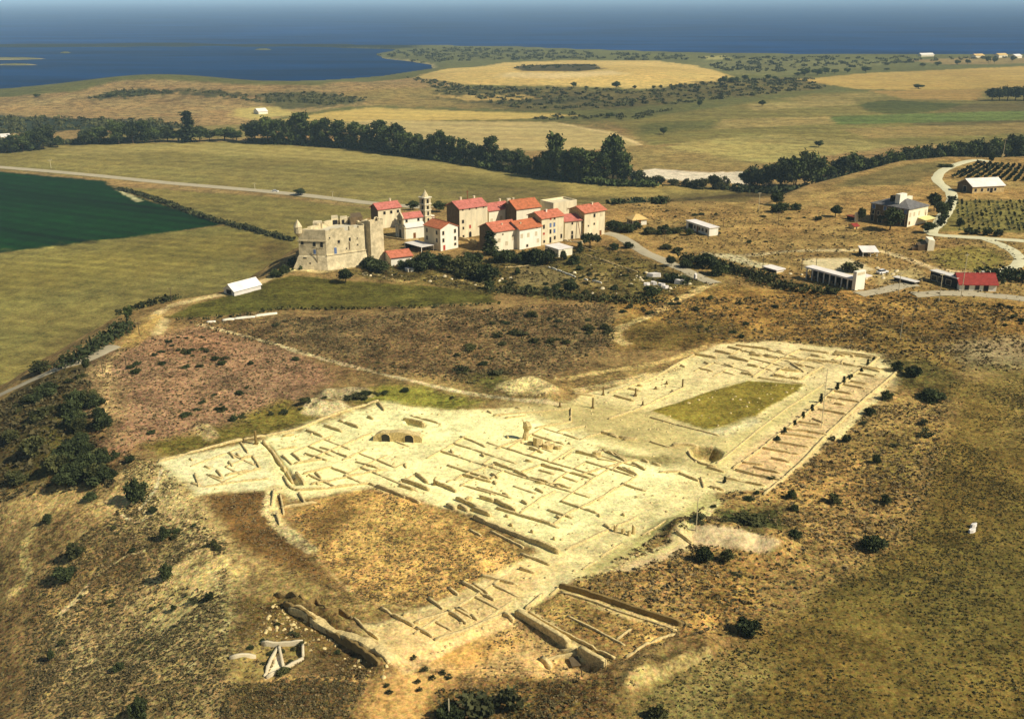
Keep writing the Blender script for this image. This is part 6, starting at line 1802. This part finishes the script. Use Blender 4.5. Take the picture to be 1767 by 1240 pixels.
# --- hedge lines on the plain
def hedge(pts, w, h, label, m, zp=None, seed=1, name="hedge"):
    a = np.array(pts, float); q = P(a[:, 0], a[:, 1], zp) if zp is not None else G(a[:, 0], a[:, 1])
    c = smooth_line(q[:, :2], 8); s = np.concatenate([[0], np.cumsum(np.hypot(*np.diff(c, axis=0).T))])
    g = np.random.default_rng(seed); n = int(min(9000, s[-1] * w * h * 2.2 / max(1, .002 * np.mean(c[:, 1]))))
    t = g.random(n) * s[-1]
    x = np.interp(t, s, c[:, 0]) + w * .5 * g.normal(size=n) * .6; y = np.interp(t, s, c[:, 1]) + w * .5 * g.normal(size=n) * .6
    hh = h * (1 + .6 * vnoise(t, t * 0, 9, seed)) * (.15 + .85 * g.random(n))
    o = np.array((c[0][0], c[0][1], float(H(*c[0]))))
    v = quads_at(np.stack([x, y, H(x, y) + hh], -1) - o, max(.45, .0016 * np.mean(c[:, 1])), g)
    me = fast_mesh(name, v, np.arange(len(v)), 4)
    at = me.attributes.new("Tone", 'FLOAT', 'POINT'); at.data.foreach_set("value", np.repeat(.3 * (vnoise(t, t * 0, 6, 3) + .5) + .3 * g.random(n), 4).astype(np.float32))
    me.materials.append(m); ob = new_obj(name, me); ob.location = o
    return tag(ob, label, "hedge")
hedge([(204, 325), (250, 338), (310, 359), (360, 378), (420, 394), (505, 416)], 3.5, 1.6, "thin dark hedge between dark green field and the fort", M_LEAF2, PL, 3)
hedge([(205, 545), (235, 535), (262, 527), (300, 519)], 4, 2.0, "dark hedge at the field edge below the dirt path", M_LEAF2, None, 4)
hedge([(380, 233), (300, 238), (200, 246), (100, 250), (0, 262)], 6, 3, "low scrub hedge joining the river trees at left", M_LEAF2, PL, 6)
hedge([(430, 246), (600, 254), (740, 272), (900, 298), (1040, 318), (1130, 322)], 7, 3.5, "continuous undergrowth beneath the river trees", M_LEAF, PL, 7, "undergrowth")
hedge([(1270, 330), (1400, 330), (1500, 304), (1600, 292), (1767, 280)], 9, 4, "continuous undergrowth beneath the right hand river belt", M_LEAFD, PL, 8, "undergrowth")
hedge([(506, 466), (522, 465), (536, 460)], 1.2, 1.0, "dark low leafy strip at the foot of fort", M_LEAFD, None, 9)  # low strip of dark leaf clumps
hedge([(1306, 486), (1345, 496), (1395, 504), (1430, 507)], 6, 2.0, "thick dark hedge in front of the long roadside shelter", M_LEAF2, None, 10)
hedge([(1180, 448), (1240, 462), (1300, 478), (1330, 486)], 7, 2.4, "thick dark hedge between village road and dusty yard", M_LEAF2, None, 11)
hedge([(1644, 342), (1634, 365), (1622, 390)], 2.2, 1.2, "dark hedge along right side of the pale lane", M_LEAFD, None, 12)
hedge([(310, 552), (420, 545), (500, 534), (700, 532), (850, 526)], 1.6, .8, "dark strip of weeds along bottom edge of the fort meadow", M_LEAF2, None, 13, "undergrowth")
hedge([(1065, 352), (1100, 348), (1140, 352)], 5, 2.4, "dark bushes on the rim behind the bungalow", M_LEAFD, None, 14)
hedge([(840, 503), (900, 505), (980, 514), (1060, 520), (1140, 522)], 5, 1.5, "band of dark weeds above the central scrub", M_LEAF2, None, 15, "undergrowth")
hedge([(100, 640), (140, 622), (165, 604), (205, 578), (212, 566)], 5, 3.0, "dark hedge along the small road at the slope foot", M_LEAFD, None, 16)
hedge([(1690, 482), (1740, 482), (1790, 486)], 8, 3, "dark thicket at right of red roofed house", M_LEAFD, None, 17)

# --- vineyard rows
for i in range(12):
    f = i / 11
    x0, y0 = 1642 + f * 150, 307 + f * 8
    x1, y1 = 1690 + f * 110, 280 + f * 10
    if x0 > 1670 and False: continue
    hedge([(x0, y0), ((x0 + x1) / 2 + 2, (y0 + y1) / 2), (x1, y1)], .9, 1.2, "dark vine row on the slope behind the pale roofed barn", M_VINE, None, 30 + i, "vine")["group"] = "vine rows behind the barn"
for i in range(24):
    f = i / 23
    x0 = 1655 + f * 200; x1 = 1652 + f * 175
    hedge([(x0, 398), (x1, 346)], .35, .5, "thin pale vine row in the plot beside the lane", M_LEAF3, None, 60 + i, "vine")["group"] = "vine rows in the plot by lane"

# --- bushes and trees of the village and gardens
VB = "bushes below the village"
for x, b_, t, w, k, lab in ((597, 488, 461, 14, 'dark', "round dark tree standing alone in the meadow below fort"), (640, 462, 442, 16, 'dbush', "dark bush left of the red roofed cottage"), (655, 468, 446, 18, 'dbush', "dark bush in front of the red roofed cottage"), (722, 466, 440, 16, 'dbush', "tall dark bush right of the red roofed cottage"), (700, 462, 446, 14, 'dbush', "dark bush hiding the right wall of cottage"),
                            (738, 456, 432, 16, 'dbush', "dark bush under the white canopy"), (760, 462, 436, 18, 'dbush', "dark bush below the white gabled house"), (790, 468, 440, 20, 'bush', "green bush left in the big garden thicket"), (815, 458, 430, 17, 'dbush', "dark bush at the stone base wall of village"), (812, 478, 450, 22, 'bush', "dark bush in the middle of big garden thicket"), (840, 482, 452, 20, 'dbush', "dark bush at right of big garden thicket"),
                            (846, 440, 396, 13, 'cyp', "ragged dark conifer against dark gable of the long house"), (866, 452, 424, 17, 'dbush', "dark bush before the left end of long front house"), (880, 448, 430, 14, 'dbush', "dark bush at the foot of long front house"), (903, 452, 430, 15, 'dbush', "dark bush below the seam of the two row houses"), (925, 455, 426, 17, 'dbush', "dark bush left of the white outhouse"),
                            (942, 456, 424, 18, 'dbush', "tall dark bush touching the white outhouse"), (972, 448, 430, 6, 'dbush', "narrow dark bush at the outhouse door"), (990, 456, 438, 10, 'dbush', "dark bush right of the white outhouse"), (1018, 428, 401, 20, 'flat', "flat topped dark pine in front of the square end house"), (1000, 436, 416, 6, 'cyp', "small dark conifer beside flat topped pine"), (1060, 430, 418, 8, 'dbush', "dark bush at the start of village road"), (1084, 428, 416, 9, 'dbush', "dark round bush beside the village road"),
                            (1058, 396, 378, 14, 'dbush', "dark bush between village and bungalow"), (1080, 400, 382, 14, 'dbush', "dark bush left in front of the bungalow"), (1098, 396, 380, 9, 'dbush', "dark bush at the near corner of bungalow"), (1120, 404, 390, 12, 'bush', "green bush right of the bungalow"), (1145, 404, 386, 12, 'dbush', "dark bush left of the long white building"), (1164, 402, 388, 12, 'bush', "bush at left end of the long white building"),
                            (1188, 406, 392, 7, 'dbush', "small bush against the long white building"), (1150, 430, 420, 10, 'bush', "low bush on the slope below the bungalow"), (1170, 436, 425, 9, 'bush', "low bush on the slope below the long white building"), (1158, 460, 440, 9, 'dark', "dark tree beside the village road bend"), (1183, 462, 446, 12, 'dbush', "dark bush right of the village road bend"), (1215, 462, 436, 20, 'dark', "big dark tree beside the pale dusty yard"), (1240, 474, 448, 18, 'dbush', "dark bush right of the big dark tree"),
                            (985, 508, 482, 14, 'dark', "round dark tree in the middle of dry gardens"), (893, 474, 460, 5, 'dbush', "small dark bush in the left dry garden"), (845, 498, 480, 8, 'dbush', "dark bush on pale ground left of the gardens"), (1125, 508, 492, 16, 'dbush', "dark bush left of the rubble yard"), (1160, 486, 468, 14, 'dbush', "dark bush in the rubble yard"), (1180, 488, 474, 12, 'dbush', "dark bush at right of the rubble yard"),
                            (1535, 397, 357, 20, 'dark', "big dark tree in front of the farmhouse's shaded wall"), (1486, 383, 356, 7, 'dark', "dark tree at left end of the farmhouse"), (1441, 374, 353, 11, 'dark', "leaning dark tree left of the rusty shed"), (1601, 402, 383, 13, 'dark', "dark tree under the yellow awning"), (1612, 364, 332, 14, 'dark', "dark tree behind right end of farmhouse"), (1624, 374, 346, 12, 'dark', "second dark tree behind the farmhouse beside lane"),
                            (1412, 380, 371, 6, 'dbush', "small bush on the slope left of rusty shed"), (1345, 366, 348, 15, 'dbush', "dark thicket under the rocky bank"), (1372, 362, 349, 9, 'dbush', "small thicket beside the rocky bank"), (1340, 354, 330, 12, 'dark', "dark tree at the left end of rocky bank"), (1632, 288, 282, 12, 'dbush', "dark bush beside the upper loop of lane"), (1710, 282, 262, 6, 'dark', "small tree at top of the vineyard lane"),
                            (1656, 390, 374, 6, 'dbush', "small bush inside the vine plot"), (1672, 404, 391, 8, 'dbush', "bush at lower edge of the vine plot"), (1704, 406, 390, 8, 'dbush', "middle bush at lower edge of the vine plot"), (1722, 408, 394, 8, 'dbush', "right bush at lower edge of the vine plot"), (1684, 404, 394, 6, 'dbush', "smallest bush at lower edge of the vine plot"), (1470, 468, 450, 16, 'bush', "green bush behind the long roadside shelter"), (1436, 506, 494, 12, 'dbush', "dark bush below the long roadside shelter"),
                            (518, 337, 325, 10, 'dark', "lone dark tree beside the straight farm road"), (712, 362, 346, 12, 'dark', "dark tree behind the red roofed house by fort"), (758, 366, 346, 12, 'dark', "dark tree between the bell tower and tall house"), (222, 556, 526, 8, 'round', "small green tree at the field edge above the slope"), (72, 640, 620, 20, 'bush', "green bush on the field side of the small road"), (1590, 424, 412, 8, 'dark', "dark bush growing in the ruined hut"), (506, 458, 442, 9, 'dbush', "dark bush at the left foot of fort"), (478, 478, 462, 12, 'dbush', "dark bush on the slope right of hangar"), (492, 470, 456, 9, 'dbush', "rough bush between hangar and fort")):
    plant(k, x, b_, t, w, lab, None if k in ('bush', 'dbush') else "tree")
# --- the dark growth on the western slope
for x, b_, t, w, k, lab in ((237, 866, 822, 19, 'dbush', "oval dark bush standing alone on the pale slope"),
                            (84, 680, 660, 18, 'dbush', "dark low bush below the small road"), (60, 694, 674, 14, 'dbush', "left dark low bush below the small road"), (148, 640, 618, 7, 'dark', "dark tree at bend of the small road"), (158, 862, 848, 12, 'dbush', "small dark bush below the largest thicket"), (82, 902, 884, 8, 'dbush', "small bush beside the winding pale path"), (112, 998, 974, 20, 'dbush', "dark bush right of the winding pale path"), (130, 960, 932, 18, 'bush', "grey green bush in the slope gully"), (288, 1000, 968, 11, 'dbush', "dark round bush alone on the lower left hillside"),
                            (286, 928, 906, 11, 'dbush', "long dark bush on the upper left hillside"), (265, 884, 872, 8, 'dbush', "small dark bush below the oval bush"), (368, 942, 928, 7, 'bush', "small bush near the crest of left hillside"), (240, 1240, 1198, 18, 'dbush', "dark bush at the bottom edge of left hillside"), (300, 1052, 1042, 6, 'dbush', "tiny dark bush on the lower hillside"), (362, 1036, 1018, 8, 'dbush', "dark bush near the crest above enclosure"), (88, 1138, 1118, 6, 'dbush', "narrow dark bush low on the left edge"), (205, 1156, 1142, 11, 'dbush', "dark bush below the bare hillside patch"),
                            (60, 780, 750, 22, 'bush', "olive bush in the dark valley at left"), (30, 830, 806, 20, 'bush', "olive bush low in the dark valley at left"), (70, 720, 704, 20, 'bush', "bush in the middle of dark valley"), (20, 760, 742, 16, 'bush', "bush at left edge of dark valley"), (200, 790, 776, 8, 'dbush', "small dark bush beside the cliff bush"), (225, 796, 784, 9, 'dbush', "small dark bush above the oval bush"),
                            (1505, 948, 922, 22, 'dbush', "dark bush at the edge of right hand field"), (1372, 930, 912, 12, 'dbush', "dark bush in tall grass right of the dump"), (1296, 906, 886, 28, 'bush', "wide green bush right of the paved way"), (1290, 1092, 1062, 22, 'dbush', "dark bush at bottom of the tall grass strip"), (1214, 968, 940, 16, 'dbush', "dark bush under the pale dump"), (1255, 968, 945, 14, 'bush', "green bush under the right half of the pale dump"),
                            (1548, 640, 622, 10, 'dbush', "dark bush beyond the last shops"), (1575, 648, 628, 14, 'dbush', "dark bush at far right of the shops"), (1610, 690, 672, 22, 'dbush', "dark bush in the hollow right of shops"), (1530, 690, 672, 10, 'dbush', "dark bush against the rear of shops"), (1500, 715, 702, 10, 'dbush', "dark bush behind the rear wall of shops"), (1460, 762, 748, 8, 'dbush', "small dark bush in the tall grass by shops"), (1512, 798, 782, 8, 'dbush', "small bush at middle of the tall grass"), (1528, 868, 852, 9, 'dbush', "small dark bush at right of the tall grass"),
                            (1365, 860, 844, 9, 'dbush', "small dark bush near the end of shops"), (1440, 866, 846, 12, 'bush', "olive bush in the tall grass strip"), (1035, 1140, 1128, 10, 'dbush', "dark bush at corner of dry grass rectangle"), (820, 1228, 1188, 40, 'olive', "big shaggy dark bush left at the bottom edge"), (880, 1220, 1182, 30, 'olive', "big shaggy brown bush at the bottom edge"), (778, 1248, 1210, 26, 'dbush', "dark bush at pale post on the bottom edge"), (1135, 1240, 1215, 20, 'bush', "low bush right on the bottom edge")):
    plant(k, x, b_, t, w, lab)
for x, y in ((668, 1185), (672, 1196), (720, 1178), (733, 1157), (724, 1192), (765, 1162), (748, 1172), (714, 1137), (775, 1170)):
    plant('olive', x, y, y - 8, 7, "small green weed clump on the bare orange earth at bottom", "weed", "weed clumps on bare earth", "weed_clump")
# cypress line beside the shops
for q in ((1436, 222, 188, 7), (1402, 258, 238, 8), (1332, 302, 276, 10), (1303, 325, 282, 9), (1266, 362, 316, 10), (1176, 432, 378, 10), (1128, 474, 440, 10), (1078, 514, 480, 10), (1032, 552, 528, 10), (974, 604, 566, 12), (936, 640, 616, 14), (642, 876, 838, 9), (1470, 200, 178, 8), (1345, 292, 272, 9)):
    x, y = C_(q[0], q[1])
    plant('cyp', x, y, C_(0, q[2])[1], q[3] / 3.2 * 1.2, "small dark cypress in the line along the shop fronts", "cypress", "cypresses along the shop fronts")

# --- countable dark shrubs on the scrub slopes
def field_shrubs(poly, n, seed, label, group, r0, r1, kind='bush', hk=.6, clump=True):
    w = scatter(poly, n * 6, seed)
    if clump:
        d = fbm(w[:, 0], w[:, 1], 22, 2, seed + 50) + .35 * np.random.default_rng(seed).random(len(w))
        w = w[np.argsort(-d)][:int(n * 2.2)]
        w = w[np.random.default_rng(seed + 9).permutation(len(w))][:n]
    for p in w:
        g = random.Random(float(p[0])); r = r0 + (r1 - r0) * g.random() ** 2.2
        NT[0] += 1
        kk = kind if g.random() < .55 else g.choice(('bush', 'dbush', 'olive'))
        o = new_obj("shrub", TREES[kk, NT[0] % 4][1])
        o.location = (p[0], p[1], float(H(p[0], p[1])) - .05); o.rotation_euler = (0, 0, g.uniform(0, 6.28)); o.scale = (2 * r * g.uniform(.8, 1.4), 2 * r * g.uniform(.8, 1.2), 2 * r * hk * g.uniform(.7, 1.3))
        tag(o, label, "shrub", group)
def thicket(poly, n, seed, r0, r1, label, group, kind='dbush'):
    for p in scatter(poly, n, seed):
        g = random.Random(float(p[1])); r = g.uniform(r0, r1); NT[0] += 1
        o = new_obj("bush", TREES[kind if g.random() < .75 else 'bush', NT[0] % 4][1])
        o.location = (p[0], p[1], float(H(p[0], p[1])) - .1); o.rotation_euler = (0, 0, g.uniform(0, 6.28)); o.scale = (2 * r, 2 * r, 2 * r * g.uniform(.7, 1.0))
        tag(o, label, "bush", group)
thicket([(138, 668), (160, 690), (185, 732), (176, 760), (140, 765), (124, 730), (126, 690)], 14, 71, 1.4, 2.6, "dark bush of the upper thicket under the cliff rim", "upper thicket on the western slope")
thicket([(128, 768), (190, 800), (196, 826), (160, 845), (104, 838), (92, 806)], 22, 72, 1.4, 2.8, "dark bush of the lower thicket on the western slope", "lower thicket on the western slope")
field_shrubs([(180, 690), (215, 610), (345, 570), (480, 600), (580, 645), (480, 700), (350, 740), (240, 770)], 44, 1, "small dark shrub dotted over the reddish scrub slope", "shrubs on the reddish slope", .5, 1.2, 'dbush')
field_shrubs([(420, 560), (860, 535), (1050, 530), (1060, 595), (1000, 640), (860, 660), (640, 640), (520, 600)], 56, 2, "small shrub dotted over the central scrub slope", "shrubs on the central slope", .5, 1.8, 'bush')
field_shrubs([(620, 480), (860, 460), (1060, 440), (1140, 470), (1060, 515), (860, 500), (700, 488)], 26, 3, "dark shrub in the gardens between village and scrub", "shrubs in the gardens", .8, 1.8, 'dbush')
field_shrubs([(1070, 520), (1500, 510), (1767, 530), (1767, 580), (1540, 600), (1250, 590), (1080, 595)], 34, 4, "dark shrub on the dry ground behind the shops", "shrubs behind the shops", .6, 1.5, 'dbush')
field_shrubs([(1250, 860), (1400, 770), (1510, 700), (1640, 690), (1600, 840), (1520, 930), (1300, 1070), (1190, 1080), (1060, 1000)], 20, 5, "shrub in the strip of tall dry grass", "shrubs in the tall grass", .5, 1.6, 'olive')
field_shrubs([(60, 1000), (240, 860), (340, 880), (390, 960), (385, 1120), (360, 1230), (60, 1230)], 30, 6, "small shrub on the lower left hillside", "shrubs on the left hillside", .3, .9, 'bush')
field_shrubs([(0, 700), (140, 650), (160, 720), (100, 800), (0, 860)], 14, 7, "dark shrub in the valley at the left edge", "shrubs in the left valley", .9, 2.2, 'bush')
field_shrubs([(1080, 360), (1240, 420), (1480, 430), (1480, 400), (1420, 380), (1250, 360)], 20, 8, "dark shrub on the dry slope between bungalow and farmhouse", "shrubs on the farm slope", .6, 1.4, 'dbush')
field_shrubs([(400, 740), (500, 700), (640, 690), (800, 690), (700, 665), (560, 690), (380, 735)], 18, 9, "yellow green shrub along the top edge of the dig", "shrubs above the dig", .6, 1.4, 'olive')
field_shrubs([(400, 1010), (500, 1050), (640, 1160), (600, 1230), (400, 1220)], 14, 10, "brown dark shrub around the long trench at bottom left", "shrubs at the trench", .4, .9, 'bush')

# --- tussocks, ground cover, loose stones: masses
def tufts(name, zones, m, seed):
    g = np.random.default_rng(seed); items = []
    for poly, n, r0, r1 in zones:
        p = scatter(poly, int(n * 1.6), seed + len(items))
        dens = fbm(p[:, 0], p[:, 1], 14, 3, seed) + .5
        lum = GLUM[np.clip(np.interp(p[:, 1], DD, np.arange(NR)).astype(int), 0, NR - 1), np.clip(np.interp(np.arctan2(p[:, 0], p[:, 1]), TH, np.arange(NC)).astype(int), 0, NC - 1)]
        p = p[(g.random(len(p)) < np.clip(dens * 1.3, .08, 1)) & (lum < .47)][:n]
        r = g.uniform(r0, r1, len(p)) * (.7 + .6 * g.random(len(p)))
        items.append(np.stack([p[:, 0], p[:, 1], r, r * g.uniform(.45, .85, len(p))], -1))
    it = np.concatenate(items)
    stuff_bushes(name, it, m, seed, 6, 1.1)
tufts("scrub_cover", [([(300, 555), (860, 532), (1060, 522), (1060, 600), (1000, 640), (850, 664), (640, 644), (480, 600)], 3224, 0.165, 0.462), ([(150, 640), (215, 592), (345, 560), (580, 640), (520, 700), (350, 745), (200, 790)], 1116, 0.132, 0.33), ([(590, 470), (1050, 425), (1240, 490), (1140, 525), (850, 505)], 1364, 0.198, 0.594),
                      ([(1060, 522), (1500, 505), (1767, 530), (1767, 640), (1600, 640), (1250, 590)], 1860, 0.198, 0.528), ([(1236, 862), (1500, 702), (1640, 690), (1600, 850), (1535, 940), (1300, 1085), (1190, 1100), (970, 1018)], 1364, 0.132, 0.363), ([(60, 1000), (240, 860), (390, 950), (390, 1240), (40, 1240)], 1612, 0.099, 0.264), ([(-20, 700), (150, 640), (200, 840), (0, 870)], 930, 0.264, 0.726),
                      ([(1060, 352), (1360, 345), (1500, 400), (1767, 420), (1767, 520), (1230, 490)], 1116, 0.198, 0.528), ([(0, 1020), (90, 1100), (60, 1240), (0, 1240)], 310, 0.099, 0.264), ([(400, 1180), (640, 1160), (600, 1240), (380, 1240)], 310, 0.099, 0.264), ([(750, 1190), (1040, 1168), (1060, 1240), (750, 1240)], 434, 0.132, 0.297), ([(918, 1052), (968, 1020), (1168, 1088), (1075, 1136)], 186, 0.079, 0.198)], M_SCRUB, 21)
tufts("hillside_scrub", [([(40, 1000), (240, 860), (390, 940), (400, 1240), (40, 1240)], 5200, .07, .24), ([(210, 780), (290, 800), (400, 950), (300, 980), (220, 880)], 1500, .07, .22), ([(395, 1180), (640, 1160), (600, 1240), (380, 1240)], 800, .07, .22), ([(500, 890), (640, 838), (905, 962), (740, 1040), (620, 1037)], 1100, .06, .16)], M_SCRUB, 27)
tufts("dry_tussocks", [([(300, 555), (860, 532), (1060, 522), (1060, 600), (850, 664), (480, 600)], 2100, 0.15, 0.375), ([(150, 640), (345, 560), (580, 640), (350, 745), (200, 790)], 1400, 0.15, 0.375), ([(1236, 862), (1500, 702), (1640, 690), (1600, 850), (1535, 940), (1300, 1085), (1190, 1100), (970, 1018)], 3500, 0.15, 0.375),
                       ([(60, 1000), (240, 860), (390, 950), (390, 1240), (40, 1240)], 2800, 0.09, 0.262), ([(500, 890), (640, 838), (905, 962), (740, 1040), (620, 1037)], 1819, 0.09, 0.225), ([(355, 856), (462, 845), (482, 920), (612, 1032), (480, 982)], 630, 0.09, 0.225), ([(1060, 522), (1500, 505), (1767, 530), (1767, 640), (1250, 590)], 1819, 0.188, 0.45), ([(400, 1020), (650, 1150), (600, 1240), (390, 1240)], 1050, 0.09, 0.225), ([(880, 1040), (1180, 1088), (1050, 1240), (750, 1240)], 1050, 0.09, 0.225), ([(1060, 352), (1500, 400), (1767, 420), (1767, 520), (1230, 490)], 1120, 0.225, 0.525)], M_DRY, 22)
tufts("field_tussocks", [([(1640, 660), (1800, 650), (1800, 1240), (1060, 1240), (1220, 1130), (1310, 1085), (1540, 930), (1590, 840)], 12150, 0.083, 0.214)], M_FIELD, 23)
def stones(name, polys, seed, rmax, m):
    g = np.random.default_rng(seed)
    p = np.concatenate([scatter(q, n_, seed + k_) for k_, (q, n_) in enumerate(polys)])
    k = fbm(p[:, 0], p[:, 1], 8, 3, 43) + .5 > g.random(len(p)) * .9
    p = p[k]; n = len(p)
    r = .08 + rmax * g.random(n) ** 3
    base = np.array([(-1, -1, 0), (1, -1, 0), (1, 1, 0), (-1, 1, 0), (-.6, -.5, 1), (.7, -.6, .9), (.5, .6, 1), (-.6, .6, .8)], float)
    v = base[None] * (r[:, None, None] * np.array((1, .8, .9))) * (1 + .4 * (g.random((n, 8, 3)) - .5))
    a = g.random(n) * 6.28; c, s = np.cos(a)[:, None], np.sin(a)[:, None]
    x = v[..., 0] * c - v[..., 1] * s; y = v[..., 0] * s + v[..., 1] * c
    V = np.stack([x + p[:, :1], y + p[:, 1:2], v[..., 2] + H(p[:, 0], p[:, 1])[:, None] - .06], -1).reshape(-1, 3)
    f = np.array([(0, 1, 5, 4), (1, 2, 6, 5), (2, 3, 7, 6), (3, 0, 4, 7), (4, 5, 6, 7)])
    me = fast_mesh(name, V, (f[None] + 8 * np.arange(n)[:, None, None]).reshape(-1, 4), 4)
    me.materials.append(m)
    setkind(new_obj(name, me), "stuff")
stones("loose_stones", [(DIG, 3200)], 41, .26, M_RUIN)
stones("garden_rubble", [([(600, 474), (700, 466), (860, 478), (1050, 450), (1130, 470), (1220, 488), (1130, 515), (900, 500)], 190), ([(1090, 478), (1180, 470), (1195, 488), (1130, 502)], 90), ([(500, 462), (560, 468), (650, 458), (640, 448)], 60), ([(1340, 470), (1480, 455), (1560, 470), (1500, 488)], 120)], 61, .75, M_FORT)
stones("hillside_stones", [([(205, 790), (290, 820), (380, 950), (300, 980), (230, 880)], 260), ([(470, 1040), (690, 1150), (660, 1170), (450, 1090)], 220), ([(870, 650), (960, 650), (950, 690), (880, 690)], 90)], 71, .3, M_RUIN)
